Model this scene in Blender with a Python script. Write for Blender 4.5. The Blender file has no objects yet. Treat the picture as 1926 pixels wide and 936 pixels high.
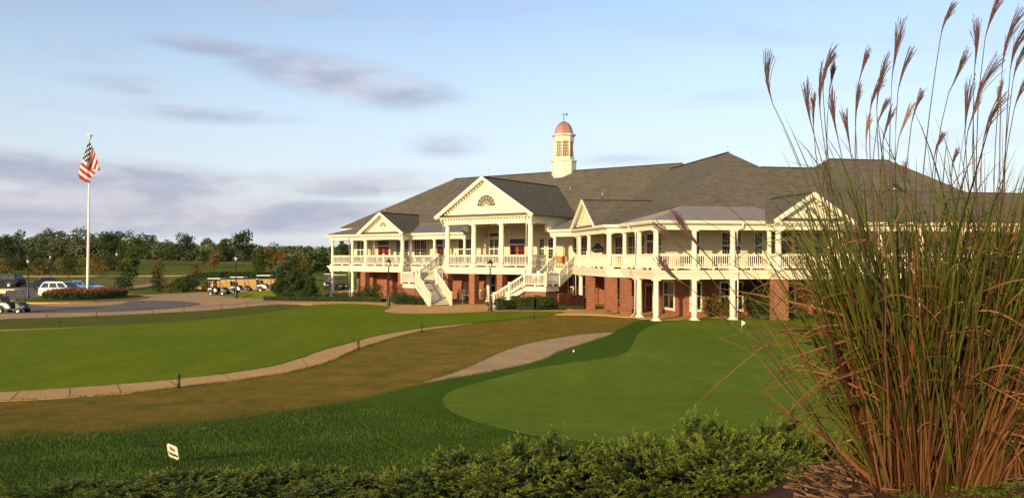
import bpy, math, random
import numpy as np
from mathutils import Vector, Matrix
from mathutils.geometry import delaunay_2d_cdt, tessellate_polygon

random.seed(7)
rng = np.random.default_rng(11)
S = bpy.context.scene
COL = S.collection

# ------------------------------------------------------------------ camera, world, sun, exposure
EYE = 4.38
FPX = 1570.0
cam = bpy.data.cameras.new("camera")
cam.sensor_width = 36.0
cam.lens = FPX / 1926 * 36.0
cam.shift_y = 17.0 / 1926
cam.clip_start = 0.1
cam.clip_end = 6000
camo = bpy.data.objects.new("camera", cam)
camo.location = (0, 0, EYE)
camo.rotation_euler = (math.pi / 2, 0, 0)
COL.objects.link(camo)
S.camera = camo

S.view_settings.view_transform = 'Standard'
S.view_settings.look = 'None'
S.view_settings.gamma = 1.0
S.view_settings.exposure = 0.2
S.view_settings.use_curve_mapping = False

SUN_EL = math.radians(15)
SUN_X, SUN_Y = -0.50, -0.866            # horizontal direction towards the sun
sun = bpy.data.lights.new("sun", 'SUN')
sun.energy = 4.9
sun.angle = math.radians(0.6)
sun.color = (1.0, 0.77, 0.42)
suno = bpy.data.objects.new("sun", sun)
COL.objects.link(suno)
sd = Vector((SUN_X * math.cos(SUN_EL), SUN_Y * math.cos(SUN_EL), math.sin(SUN_EL)))
suno.rotation_euler = sd.to_track_quat('Z', 'Y').to_euler()

W = bpy.data.worlds.new("World")
S.world = W
W.use_nodes = True
nt = W.node_tree
for n in list(nt.nodes):
    nt.nodes.remove(n)
def N(t, **k):
    n = nt.nodes.new(t)
    for a, b in k.items():
        setattr(n, a, b)
    return n
def mth(op, a, b=None, c=None, clamp=False):
    n = nt.nodes.new('ShaderNodeMath'); n.operation = op; n.use_clamp = clamp
    for i, v in enumerate((a, b, c)):
        if v is None: continue
        if isinstance(v, (int, float)): n.inputs[i].default_value = v
        else: nt.links.new(v, n.inputs[i])
    return n.outputs[0]
def smooth(x, a, b):
    n = nt.nodes.new('ShaderNodeMapRange'); n.interpolation_type = 'SMOOTHSTEP'
    nt.links.new(x, n.inputs['Value'])
    n.inputs['From Min'].default_value = a; n.inputs['From Max'].default_value = b
    return n.outputs['Result']
sky = N('ShaderNodeTexSky', sky_type='NISHITA', sun_disc=False)
sky.sun_elevation = SUN_EL
sky.sun_rotation = math.atan2(SUN_X, SUN_Y)
sky.air_density = 1.0
sky.dust_density = 0.7
sky.ozone_density = 1.0
tc = N('ShaderNodeTexCoord')
sep = N('ShaderNodeSeparateXYZ')
nt.links.new(tc.outputs['Generated'], sep.inputs[0])
az = mth('ARCTAN2', sep.outputs[0], sep.outputs[1])
el = mth('ARCSINE', sep.outputs[2])
comb = N('ShaderNodeCombineXYZ')
nt.links.new(mth('MULTIPLY', az, 2.2), comb.inputs[0])
nt.links.new(mth('MULTIPLY', el, 11.0), comb.inputs[1])
nz = N('ShaderNodeTexNoise', noise_dimensions='3D')
nz.inputs['Scale'].default_value = 1.3
nz.inputs['Detail'].default_value = 8
nz.inputs['Roughness'].default_value = 0.55
nz.inputs['Distortion'].default_value = 0.25
nt.links.new(comb.outputs[0], nz.inputs['Vector'])
comb2 = N('ShaderNodeCombineXYZ')
nt.links.new(mth('MULTIPLY', az, 7.0), comb2.inputs[0])
nt.links.new(mth('MULTIPLY', el, 24.0), comb2.inputs[1])
comb2.inputs[2].default_value = 4.0
nz2 = N('ShaderNodeTexNoise', noise_dimensions='3D')
nz2.inputs['Scale'].default_value = 1.2
nz2.inputs['Detail'].default_value = 7
nz2.inputs['Roughness'].default_value = 0.55
nt.links.new(comb2.outputs[0], nz2.inputs['Vector'])
def blob(a0, e0, ra, re, tilt=0.0):
    """soft elongated cloud centred at azimuth a0, elevation e0"""
    da = mth('DIVIDE', mth('SUBTRACT', az, a0), ra)
    de = mth('DIVIDE', mth('SUBTRACT', el, mth('ADD', mth('MULTIPLY', mth('SUBTRACT', az, a0), tilt), e0)), re)
    r2 = mth('ADD', mth('MULTIPLY', da, da), mth('MULTIPLY', de, de))
    return mth('SUBTRACT', 1.0, r2)
def PA(px, py):
    x = (px - 963) / FPX; z = (485 - py) / FPX
    return math.atan2(x, 1), math.atan2(z, math.hypot(x, 1))
def addc(lst):
    cur = None
    for (px, py, rx, ry, tilt, w) in lst:
        a, e = PA(px, py)
        b = mth('MULTIPLY', mth('MAXIMUM', blob(a, e, rx / FPX, ry / FPX, tilt), 0.0), w)
        cur = b if cur is None else mth('MAXIMUM', cur, b)
    return cur
# clouds standing in the sky in front of the camera
blobs = addc([(655, 152, 250, 52, -0.13, 1.0), (400, 88, 140, 24, -0.05, 0.75), (520, 8, 160, 26, 0, .6), (180, 96, 110, 26, 0, .3), (900, 20, 260, 24, .05, .3), (1350, 60, 300, 30, -.1, .3), (1500, 170, 260, 24, .05, .3), (1800, 260, 300, 26, 0, .35), (330, 215, 260, 20, 0, .5),
              (250, 158, 130, 20, 0, .35), (840, 275, 100, 30, 0, .5), (150, 335, 480, 50, -0.05, 1.15), (60, 392, 660, 52, 0, 1.25),
              (650, 345, 300, 32, 0.02, 1.0), (460, 405, 460, 40, 0, 1.15), (1180, 300, 160, 16, 0, .4)])
general = mth('MULTIPLY', smooth(nz.outputs['Fac'], 0.52, 0.78), smooth(el, 0.9, 0.02))
cl = mth('ADD', mth('MULTIPLY', blobs, mth('ADD', smooth(nz2.outputs['Fac'], 0.22, 0.78), 0.42)), mth('MULTIPLY', general, 0.6))
cl = smooth(cl, -0.10, 1.20)
# sun-warmed rim and lavender body
ccol = N('ShaderNodeMix', data_type='RGBA')
nt.links.new(smooth(nz2.outputs['Fac'], 0.35, 0.68), ccol.inputs['Factor'])
ccol.inputs[6].default_value = (0.54, 0.50, 0.57, 1)
ccol.inputs[7].default_value = (0.33, 0.36, 0.49, 1)
# pale band of vapour near the horizon on top of the clear sky
vap = N('ShaderNodeMix', data_type='RGBA')
nt.links.new(mth('MULTIPLY', smooth(el, 0.36, -0.05), 0.9), vap.inputs['Factor'])
skyg = N('ShaderNodeMix', data_type='RGBA', blend_type='MULTIPLY')
skyg.inputs['Factor'].default_value = 1.0
nt.links.new(sky.outputs[0], skyg.inputs[6])
skyg.inputs[7].default_value = (1.24, 1.21, 1.28, 1)
SKYS = 0.14
nt.links.new(skyg.outputs[2], vap.inputs[6])
vap.inputs[7].default_value = (0.60 / SKYS, 0.655 / SKYS, 0.745 / SKYS, 1)
mixc = N('ShaderNodeMix', data_type='RGBA')
nt.links.new(mth('MULTIPLY', cl, 0.80), mixc.inputs['Factor'])
nt.links.new(vap.outputs[2], mixc.inputs[6])
csc = N('ShaderNodeMix', data_type='RGBA', blend_type='MULTIPLY')
csc.inputs['Factor'].default_value = 1.0
nt.links.new(ccol.outputs[2], csc.inputs[6])
csc.inputs[7].default_value = (1 / SKYS, 1 / SKYS, 1 / SKYS, 1)
nt.links.new(csc.outputs[2], mixc.inputs[7])
bg = N('ShaderNodeBackground')
bg.inputs['Strength'].default_value = SKYS
nt.links.new(mixc.outputs[2], bg.inputs['Color'])
wo = N('ShaderNodeOutputWorld')
nt.links.new(bg.outputs[0], wo.inputs['Surface'])

# ------------------------------------------------------------------ materials
def rgb(c):
    return (c[0], c[1], c[2], 1.0)
class Mat:
    def __init__(s, name, color=(.5, .5, .5), rough=.6, metal=0.0, spec=0.5):
        s.m = bpy.data.materials.new(name); s.m.use_nodes = True
        s.t = s.m.node_tree; s.b = s.t.nodes['Principled BSDF']
        s.b.inputs['Base Color'].default_value = rgb(color)
        s.b.inputs['Roughness'].default_value = rough
        s.b.inputs['Metallic'].default_value = metal
        s.b.inputs['Specular IOR Level'].default_value = spec
    def n(s, t, **k):
        n = s.t.nodes.new(t)
        for a, b in k.items(): setattr(n, a, b)
        return n
    def l(s, a, b): s.t.links.new(a, b)
    def noise(s, scale, detail=4, rough=.5, coord='Object', stretch=None, dist=0.0):
        tc = s.n('ShaderNodeTexCoord')
        src = tc.outputs[coord]
        if coord == 'Geo':
            pass
        mp = s.n('ShaderNodeMapping')
        if stretch: mp.inputs['Scale'].default_value = stretch
        s.l(src, mp.inputs[0])
        nn = s.n('ShaderNodeTexNoise'); nn.inputs['Scale'].default_value = scale
        nn.inputs['Detail'].default_value = detail; nn.inputs['Roughness'].default_value = rough
        nn.inputs['Distortion'].default_value = dist
        s.l(mp.outputs[0], nn.inputs['Vector'])
        return nn.outputs['Fac']
    def ramp(s, fac, stops):
        r = s.n('ShaderNodeValToRGB')
        e = r.color_ramp.elements
        while len(e) < len(stops): e.new(.5)
        for i, (p, c) in enumerate(stops):
            e[i].position = p; e[i].color = rgb(c)
        s.l(fac, r.inputs[0]); return r.outputs[0]
    def mix(s, fac, a, b, mode='MIX'):
        m = s.n('ShaderNodeMix', data_type='RGBA', blend_type=mode)
        for v, k in ((fac, 'Factor'), (a, 6), (b, 7)):
            if isinstance(v, (int, float)): m.inputs[k].default_value = v
            elif isinstance(v, tuple): m.inputs[k].default_value = rgb(v)
            else: s.l(v, m.inputs[k])
        return m.outputs[2]
    def col(s, o): s.l(o, s.b.inputs['Base Color'])
    def bump(s, o, dist=.01, strength=.6):
        b = s.n('ShaderNodeBump'); b.inputs['Distance'].default_value = dist; b.inputs['Strength'].default_value = strength
        s.l(o, b.inputs['Height']); s.l(b.outputs[0], s.b.inputs['Normal'])
    def attr(s, name):
        a = s.n('ShaderNodeAttribute'); a.attribute_name = name; return a.outputs['Fac']
M = {}
def mk(key, *a, **k):
    m = Mat(key, *a, **k); M[key] = m.m; return m

def painted(key, c, rough=.45, var=.08):
    m = mk(key, c, rough)
    f = m.noise(1.6, 6, .6)
    f2 = m.noise(9.0, 4, .6, stretch=(1, 1, .15))
    a = m.mix(f, tuple(v * (1 - var) for v in c), tuple(min(1, v * (1 + var * .4)) for v in c))
    m.col(m.mix(f2, a, tuple(v * .93 for v in c)))
    return m
painted('white_paint', (.82, .76, .59), .5, .12)
painted('cream_wall', (.74, .64, .40), .6)
m = painted('siding', (.74, .64, .40), .6)
tcn = m.n('ShaderNodeTexCoord'); sp = m.n('ShaderNodeSeparateXYZ'); m.l(tcn.outputs['UV'], sp.inputs[0])
mo = m.n('ShaderNodeMath', operation='MULTIPLY'); mo.inputs[1].default_value = 1 / .14; m.l(sp.outputs[1], mo.inputs[0])
fr = m.n('ShaderNodeMath', operation='FRACT'); m.l(mo.outputs[0], fr.inputs[0])
iv = m.n('ShaderNodeMath', operation='SUBTRACT'); iv.inputs[0].default_value = 1; m.l(fr.outputs[0], iv.inputs[1])
m.bump(iv.outputs[0], .018, .9)
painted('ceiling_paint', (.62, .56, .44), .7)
def brick_mat(key, c1, c2, mortar, bw=.225, rh=.078, ms=.012, bumpd=.006):
    m = mk(key, c1, .85)
    tcn = m.n('ShaderNodeTexCoord')
    b = m.n('ShaderNodeTexBrick'); m.l(tcn.outputs['UV'], b.inputs['Vector'])
    b.inputs['Scale'].default_value = 1; b.inputs['Brick Width'].default_value = bw; b.inputs['Row Height'].default_value = rh
    b.inputs['Mortar Size'].default_value = ms; b.inputs['Mortar Smooth'].default_value = .2; b.inputs['Bias'].default_value = -.1
    b.inputs['Color1'].default_value = rgb(c1); b.inputs['Color2'].default_value = rgb(c2); b.inputs['Mortar'].default_value = rgb(mortar)
    f = m.noise(.9, 5, .6)
    m.col(m.mix(f, b.outputs['Color'], m.mix(1.0, b.outputs['Color'], (.72, .68, .66), 'MULTIPLY')))
    iv = m.n('ShaderNodeMath', operation='SUBTRACT'); iv.inputs[0].default_value = 1; m.l(b.outputs['Fac'], iv.inputs[1])
    m.bump(iv.outputs[0], bumpd, .8)
    return m
brick_mat('brick', (.36, .072, .022), (.17, .030, .012), (.38, .24, .14), .34, .125, .022, .012)
def shingle(key, c1, c2, c3):
    m = mk(key, c1, .95, spec=.15)
    tcn = m.n('ShaderNodeTexCoord')
    b = m.n('ShaderNodeTexBrick'); m.l(tcn.outputs['UV'], b.inputs['Vector'])
    b.inputs['Scale'].default_value = 1; b.inputs['Brick Width'].default_value = .62; b.inputs['Row Height'].default_value = .20
    b.inputs['Mortar Size'].default_value = .012; b.inputs['Mortar Smooth'].default_value = .6; b.inputs['Bias'].default_value = 0
    b.inputs['Color1'].default_value = rgb(c1); b.inputs['Color2'].default_value = rgb(c2); b.inputs['Mortar'].default_value = rgb(c3)
    f = m.noise(.35, 6, .65)
    f2 = m.noise(3.2, 4, .75)
    fr_ = m.ramp(f2, [(.38, (0, 0, 0)), (.66, (1, 1, 1))])
    a = m.mix(fr_, b.outputs['Color'], m.mix(1.0, b.outputs['Color'], (.78, .78, .79), 'MULTIPLY'))
    m.col(m.mix(f, a, m.mix(1.0, a, (.74, .74, .76), 'MULTIPLY')))
    m.bump(f2, .03, .5)
shingle('shingles', (.190, .158, .114), (.140, .117, .085), (.090, .077, .060))
m = mk('metal_roof', (.20, .185, .20), .5, metal=.05, spec=.3); f = m.noise(1.2, 5); m.col(m.mix(f, (.20, .175, .160), (.28, .245, .22)))
m = mk('copper', (.62, .30, .20), .42, metal=.55); f = m.noise(3, 5); m.col(m.mix(f, (.66, .33, .23), (.48, .24, .17)))
m = mk('glass_dark', (.014, .012, .011), .12, spec=.28)
m = mk('glass_amber', (.30, .19, .06), .12, spec=.8)
m = mk('car_glass', (.02, .022, .026), .05, spec=.9)
painted('door_red', (.36, .055, .014), .4, .2)
mk('black_metal', (.012, .012, .013), .42, spec=.6)
mk('chair_blue', (.014, .030, .085), .5)
mk('rubber', (.018, .018, .018), .8)
mk('lamp_glass', (.72, .68, .60), .15)
m = mk('chrome', (.62, .62, .64), .22, metal=1.0)
def carpaint(key, c, r=.25):
    m = mk(key, c, r, spec=.7); m.b.inputs['Coat Weight'].default_value = .6; m.b.inputs['Coat Roughness'].default_value = .06
carpaint('car_white', (.78, .76, .70)); carpaint('car_blue', (.10, .20, .36)); carpaint('car_slate', (.035, .05, .065)); carpaint('car_navy', (.006, .009, .014), .4)
carpaint('cart_white', (.78, .78, .76)); mk('cart_black', (.02, .022, .026), .45); mk('cart_seat', (.10, .075, .055), .6)
mk('cart_beige', (.62, .50, .30), .6)
mk('tail_red', (.35, .01, .01), .25); mk('head_lens', (.75, .75, .72), .12)
painted('rock_chair', (.62, .52, .40), .6); painted('wicker', (.50, .22, .06), .7, .3)
mk('skin', (.50, .28, .18), .6); mk('shirt_orange', (.72, .40, .16), .85); mk('trousers_dark', (.045, .028, .03), .9)
mk('pole_white', (.78, .74, .62), .3); mk('bronze', (.07, .06, .045), .5, metal=.4); mk('wood_post', (.12, .08, .05), .8)
mk('sign_plate', (.82, .70, .52), .5); mk('ink_black', (.01, .01, .01), .6); mk('sign_board', (.015, .02, .018), .4)
# masonry and paving
def ground_mat(key, stops, s1=.35, s2=6.0, bumpd=.01, rough=.95, fine=45, streak=0):
    m = mk(key, stops[0][1], rough, spec=.03)
    f = m.noise(s1, 7, .62, dist=.3)
    c = m.ramp(f, stops)
    if streak:
        fs = m.noise(streak, 4, .6, stretch=(1, .18, 1)); c = m.mix(fs, m.mix(1.0, c, (.74, .80, .75), 'MULTIPLY'), m.mix(1.0, c, (1.22, 1.16, 1.1), 'MULTIPLY'))
    f2 = m.noise(s2, 5, .7)
    f3 = m.noise(fine, 3, .7)
    c2 = m.mix(f2, m.mix(1.0, c, (.58, .62, .6), 'MULTIPLY'), m.mix(1.0, c, (1.34, 1.3, 1.3), 'MULTIPLY'))
    c3 = m.mix(f3, m.mix(1.0, c2, (.62, .62, .62), 'MULTIPLY'), m.mix(1.0, c2, (1.32, 1.32, 1.32), 'MULTIPLY'))
    m.col(c3)
    m.bump(f3, bumpd, 1.0)
    return m
ground_mat('paving_tan', [(.3, (.55, .315, .115)), (.7, (.66, .385, .15))], .5, 5, .004)
ground_mat('paving_far', [(.3, (.45, .285, .145)), (.7, (.54, .345, .18))], .3, 3, .004)
ground_mat('asphalt_grey', [(.3, (.17, .14, .118)), (.7, (.22, .18, .15))], .3, 4, .004)
ground_mat('cart_path_grey', [(.3, (.42, .27, .145)), (.7, (.56, .36, .18))], .6, 4, .006)
ground_mat('mulch', [(.3, (.07, .035, .022)), (.7, (.16, .085, .05))], 3, 18, .02, fine=70)
painted('retaining', (.50, .30, .10), .9, .3)
ground_mat('lawn', [(.25, (.140, .185, .006)), (.75, (.188, .226, .010))], .12, 1.6, .03, fine=14, streak=.7)
ground_mat('putting', [(.25, (.128, .182, .012)), (.75, (.168, .220, .020))], .16, 1.4, .01, fine=60, streak=.9)
ground_mat('far_grass', [(.32, (.085, .125, .010)), (.5, (.13, .145, .020)), (.7, (.22, .17, .05))], .03, .35, .05, fine=4)
ground_mat('verge', [(.3, (.085, .125, .010)), (.6, (.14, .135, .02)), (.8, (.27, .16, .06))], .3, 2.5, .03, fine=14)
ground_mat('fringe', [(.3, (.058, .108, .006)), (.75, (.085, .138, .010))], .2, 1.5, .03, fine=25)
# rough ground: brown dormant turf passing to dark green near the viewer
m = mk('rough_turf', (.1, .1, .03), .95, spec=.03)
f = m.noise(.75, 9, .75, dist=.6); f2 = m.noise(3.4, 7, .78); f3 = m.noise(38, 3, .7)
brown = m.ramp(f, [(.36, (.12, .130, .008)), (.48, (.23, .155, .020)), (.66, (.34, .185, .036))])
green = m.ramp(f, [(.28, (.12, .085, .022)), (.38, (.055, .090, .008)), (.7, (.065, .120, .010))])
g = m.attr('greenness')
ad = m.n('ShaderNodeMath', operation='MULTIPLY_ADD'); m.l(f2, ad.inputs[0]); ad.inputs[1].default_value = .9; m.l(g, ad.inputs[2])
mr = m.n('ShaderNodeMapRange'); m.l(ad.outputs[0], mr.inputs[0]); mr.inputs[1].default_value = .72; mr.inputs[2].default_value = 1.18
c = m.mix(mr.outputs[0], brown, green)
c = m.mix(f2, m.mix(1.0, c, (.52, .58, .56), 'MULTIPLY'), m.mix(1.0, c, (1.42, 1.36, 1.34), 'MULTIPLY'))
c = m.mix(f3, m.mix(1.0, c, (.65, .65, .65), 'MULTIPLY'), m.mix(1.0, c, (1.3, 1.3, 1.3), 'MULTIPLY'))
m.col(c); m.bump(f3, .03, 1.0)
def foliage(key, dark, light, rough=.75, trans=.25):
    m = mk(key, dark, rough, spec=.25)
    t = m.attr('tint')
    c = m.mix(t, dark, light)
    m.col(c)
    tr = m.n('ShaderNodeBsdfTranslucent'); m.l(c, tr.inputs[0])
    mx = m.n('ShaderNodeMixShader'); mx.inputs[0].default_value = trans
    out = m.t.nodes['Material Output']
    m.l(m.b.outputs[0], mx.inputs[1]); m.l(tr.outputs[0], mx.inputs[2]); m.l(mx.outputs[0], out.inputs[0])
foliage('leaf_green', (.028, .052, .010), (.115, .145, .024))
foliage('leaf_dark', (.018, .034, .012), (.075, .100, .024))
foliage('leaf_yellow', (.07, .065, .012), (.22, .150, .028))
foliage('leaf_orange', (.13, .055, .014), (.34, .145, .030))
foliage('leaf_red', (.05, .018, .010), (.16, .040, .020))
foliage('conifer', (.018, .042, .012), (.080, .125, .026))
foliage('wood_far', (.060, .085, .042), (.19, .195, .075))  # far crowns kept paler: haze put into the leaf colour
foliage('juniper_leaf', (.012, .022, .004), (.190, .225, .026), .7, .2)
foliage('grass_blade', (.032, .066, .006), (.105, .160, .018), .7, .3)
foliage('turf_blade', (.030, .045, .008), (.170, .110, .038), .8, .25)
foliage('reed_green', (.034, .046, .008), (.175, .180, .026), .5, .3)
foliage('reed_dry', (.060, .018, .007), (.33, .145, .050), .6, .2)
foliage('straw_litter', (.06, .028, .016), (.24, .125, .065), .8, .1)
foliage('reed_dark', (.020, .010, .005), (.10, .045, .015), .7, .1)
foliage('plume', (.085, .040, .045), (.25, .145, .125), .8, .3)
foliage('plume_pale', (.26, .16, .10), (.50, .35, .24), .8, .35)
painted('deck_brown', (.15, .085, .055), .7, .2)
mk('joint_sand', (.16, .10, .05), .95)
mk('bark', (.07, .05, .038), .9); mk('stem_dark', (.085, .045, .022), .7)
# ------------------------------------------------------------------ mesh helpers
OFF = {}
def tag(o, label=None, cat=None, group=None, kind=None):
    if label: o['label'] = label
    if cat: o['category'] = cat
    if group: o['group'] = group
    if kind: o['kind'] = kind
    return o
def empty(name, loc, label=None, cat=None, group=None, rz=0.0):
    o = bpy.data.objects.new(name, None); COL.objects.link(o)
    o.empty_display_size = .2
    o.location = loc; o.rotation_euler = (0, 0, rz)
    OFF[o] = Vector(loc)
    return tag(o, label, cat, group)
def auto_uv(me):
    uv = me.uv_layers.new(name='UVMap')
    nl = len(me.loops); npol = len(me.polygons)
    if not npol: return
    co = np.empty(len(me.vertices) * 3, dtype=np.float32); me.vertices.foreach_get('co', co); co = co.reshape(-1, 3)
    vi = np.empty(nl, dtype=np.int32); me.loops.foreach_get('vertex_index', vi)
    nor = np.empty(npol * 3, dtype=np.float32); me.polygons.foreach_get('normal', nor); nor = nor.reshape(-1, 3)
    tot = np.empty(npol, dtype=np.int32); me.polygons.foreach_get('loop_total', tot)
    ln = np.repeat(nor, tot, axis=0)
    t = np.stack([-ln[:, 1], ln[:, 0], np.zeros(nl)], 1)
    L = np.linalg.norm(t, axis=1); flat = L < .05
    t[flat] = (1, 0, 0); L[flat] = 1; t /= L[:, None]
    b = np.cross(ln, t)
    p = co[vi]
    uvs = np.stack([(p * t).sum(1), (p * b).sum(1)], 1).astype(np.float32)
    uv.data.foreach_set('uv', uvs.ravel())
class MB:
    def __init__(s): s.v = []; s.f = []; s.sm = []
    def add(s, vs, fs, sm=False):
        o = len(s.v); s.v += [tuple(p) for p in vs]
        for f in fs: s.f.append(tuple(i + o for i in f)); s.sm.append(sm)
        return s
    def hexa(s, p):   # 8 points: bottom 0-3 ccw, top 4-7
        return s.add(p, [(3, 2, 1, 0), (4, 5, 6, 7), (0, 1, 5, 4), (1, 2, 6, 5), (2, 3, 7, 6), (3, 0, 4, 7)])
    def box(s, x0, x1, y0, y1, z0, z1, F=None):
        p = [(x0, y0, z0), (x1, y0, z0), (x1, y1, z0), (x0, y1, z0), (x0, y0, z1), (x1, y0, z1), (x1, y1, z1), (x0, y1, z1)]
        if F: p = [F(*q) for q in p]
        return s.hexa(p)
    def beam(s, a, b, w, h, up=Vector((0, 0, 1))):
        a = Vector(a); b = Vector(b); d = (b - a).normalized()
        sd_ = d.cross(up)
        if sd_.length < 1e-4: sd_ = Vector((1, 0, 0))
        sd_.normalize(); u = sd_.cross(d).normalized()
        sd_ *= w / 2; u *= h / 2
        p = [a - sd_ - u, b - sd_ - u, b + sd_ - u, a + sd_ - u, a - sd_ + u, b - sd_ + u, b + sd_ + u, a + sd_ + u]
        o = len(s.v); s.add(p, [(0, 3, 2, 1), (4, 5, 6, 7), (0, 1, 5, 4), (1, 2, 6, 5), (2, 3, 7, 6), (3, 0, 4, 7)])
        return s
    def tube(s, pts, rs, n=8, cap=True):
        pts = [Vector(p) for p in pts]
        if not hasattr(rs, '__len__'): rs = [rs] * len(pts)
        vs = []; fs = []
        for i, p in enumerate(pts):
            d = (pts[min(i + 1, len(pts) - 1)] - pts[max(i - 1, 0)]).normalized()
            a = d.cross(Vector((0, 0, 1)))
            if a.length < .05: a = d.cross(Vector((1, 0, 0)))
            a.normalize(); b = d.cross(a)
            for k in range(n):
                t = 2 * math.pi * k / n
                vs.append(p + (a * math.cos(t) + b * math.sin(t)) * rs[i])
        for i in range(len(pts) - 1):
            for k in range(n):
                k2 = (k + 1) % n
                fs.append((i * n + k, i * n + k2, (i + 1) * n + k2, (i + 1) * n + k))
        s.add(vs, fs, True)
        if cap:
            o = len(s.v) - len(vs)
            s.f.append(tuple(o + k for k in range(n))[::-1]); s.sm.append(False)
            s.f.append(tuple(o + (len(pts) - 1) * n + k for k in range(n))); s.sm.append(False)
        return s
    def lathe(s, prof, c=(0, 0, 0), n=16, rot=0.0, sm=True):
        vs = []; fs = []
        for r, z in prof:
            for k in range(n):
                t = 2 * math.pi * k / n + rot
                vs.append((c[0] + r * math.cos(t), c[1] + r * math.sin(t), c[2] + z))
        for i in range(len(prof) - 1):
            for k in range(n):
                k2 = (k + 1) % n
                fs.append((i * n + k, i * n + k2, (i + 1) * n + k2, (i + 1) * n + k))
        s.add(vs, fs, sm)
        o = len(s.v) - len(vs)
        s.f.append(tuple(o + k for k in range(n))[::-1]); s.sm.append(False)
        s.f.append(tuple(o + (len(prof) - 1) * n + k for k in range(n))); s.sm.append(False)
        return s
    def prism(s, poly, z0, z1):
        """vertical prism on a (possibly concave) polygon of (x,y)"""
        A = sum(poly[i][0] * poly[(i + 1) % len(poly)][1] - poly[(i + 1) % len(poly)][0] * poly[i][1] for i in range(len(poly)))
        if A < 0: poly = poly[::-1]
        n = len(poly)
        vs = [(x, y, z0) for x, y in poly] + [(x, y, z1) for x, y in poly]
        tris = tessellate_polygon([[Vector((x, y, 0)) for x, y in poly]])
        fs = []
        for t in tris:
            a, b, c = t
            ar = (poly[b][0] - poly[a][0]) * (poly[c][1] - poly[a][1]) - (poly[c][0] - poly[a][0]) * (poly[b][1] - poly[a][1])
            if ar < 0: a, b, c = c, b, a
            fs.append((c, b, a)); fs.append((a + n, b + n, c + n))
        for i in range(n):
            j = (i + 1) % n; fs.append((i, j, j + n, i + n))
        return s.add(vs, fs)
    def build(s, name, mat, parent=None, label=None, kind=None, uv=True, link=True):
        off = OFF.get(parent, Vector((0, 0, 0))) if parent else Vector((0, 0, 0))
        me = bpy.data.meshes.new(name)
        vs = [(x - off.x, y - off.y, z - off.z) for x, y, z in s.v]
        me.from_pydata(vs, [], s.f)
        me.materials.append(M[mat])
        if any(s.sm): me.polygons.foreach_set('use_smooth', s.sm)
        me.update()
        if uv: auto_uv(me)
        o = bpy.data.objects.new(name, me)
        if parent: o.parent = parent
        OFF[o] = off
        if link: COL.objects.link(o)
        return tag(o, label, kind=kind)
def mesh_np(name, verts, faces, mat, parent=None, tint=None, kind=None, attrs=None):
    """verts (n,3) array, faces (m,k) array, tint per vertex"""
    off = OFF.get(parent, Vector((0, 0, 0))) if parent else Vector((0, 0, 0))
    me = bpy.data.meshes.new(name)
    v = np.asarray(verts, dtype=np.float32) - np.array(off, dtype=np.float32)
    f = np.asarray(faces, dtype=np.int32)
    me.vertices.add(len(v)); me.vertices.foreach_set('co', v.ravel())
    m_, k = f.shape
    me.loops.add(m_ * k); me.loops.foreach_set('vertex_index', f.ravel())
    me.polygons.add(m_); me.polygons.foreach_set('loop_start', np.arange(0, m_ * k, k, dtype=np.int32))
    me.materials.append(M[mat])
    if tint is not None:
        a = me.attributes.new('tint', 'FLOAT', 'POINT'); a.data.foreach_set('value', np.asarray(tint, dtype=np.float32))
    for nme, arr in (attrs or {}).items():
        a = me.attributes.new(nme, 'FLOAT', 'POINT'); a.data.foreach_set('value', np.asarray(arr, dtype=np.float32))
    me.update(calc_edges=True); me.validate()
    o = bpy.data.objects.new(name, me); COL.objects.link(o)
    if parent: o.parent = parent
    OFF[o] = off
    if kind: o['kind'] = kind
    return o
def children_of(o, pool):
    return [c for c in pool if c.parent == o]
def copy_tree(root, loc=None, rz=None, scale=None):
    pool = list(COL.objects)
    def rec(o, par):
        c = o.copy(); COL.objects.link(c)
        if par: c.parent = par
        for ch in children_of(o, pool): rec(ch, c)
        return c
    c = rec(root, None)
    for k in ('label', 'group'):
        pass
    if loc is not None: c.location = loc
    if rz is not None: c.rotation_euler = (0, 0, rz)
    if scale is not None: c.scale = (scale,) * 3 if not hasattr(scale, '__len__') else scale
    return c

# ------------------------------------------------------------------ terrain
PY = np.array([-60, 0, 3, 4.4, 6, 8, 10, 14, 18, 24, 29, 40, 2000.])
PZ = np.array([3.15, 3.1, 3.02, 2.90, 2.60, 2.05, 1.60, .98, .52, .14, 0, 0, 0])
_t = np.linspace(-60, 60, 2401); _p = np.interp(_t, PY, PZ)
_k = np.ones(25) / 25; _ps = np.convolve(np.pad(_p, 12, mode='edge'), _k, 'valid')
def sst(x, a, b):
    t = np.clip((x - a) / (b - a), 0, 1); return t * t * (3 - 2 * t)
def zt(x, y):
    x = np.asarray(x, dtype=float); y = np.asarray(y, dtype=float)
    z = np.interp(y, _t, _ps)
    z = z + .38 * np.exp(-((x - 8.5) / 9) ** 2 - ((y - 31) / 11) ** 2)
    z = z + .22 * np.exp(-((x - 3.5) / 5) ** 2 - ((y - 46) / 7) ** 2)
    z = z + .26 * sst(x, 1.3, 2.3) * sst(y, 2.5, 4.5) * (1 - sst(y, 5.4, 8.2))
    hill = np.interp(y, [0, 96, 112, 135, 165, 205, 260, 900], [0, 0, .45, 1.5, 3.0, 4.35, 4.7, 5.0])
    wob = (.5 * np.sin(x * .035 + 1.2) + .35 * np.sin(x * .021 + y * .03) + .2 * np.sin(x * .09 + y * .05)) * sst(y, 120, 200)
    w = 1 - sst(x, -16, 6)
    return z + (hill + wob) * w + .04 * np.sin(x * .7) * np.sin(y * .6) * (1 - sst(y, 20, 26)) * sst(y, 5, 9)
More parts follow.
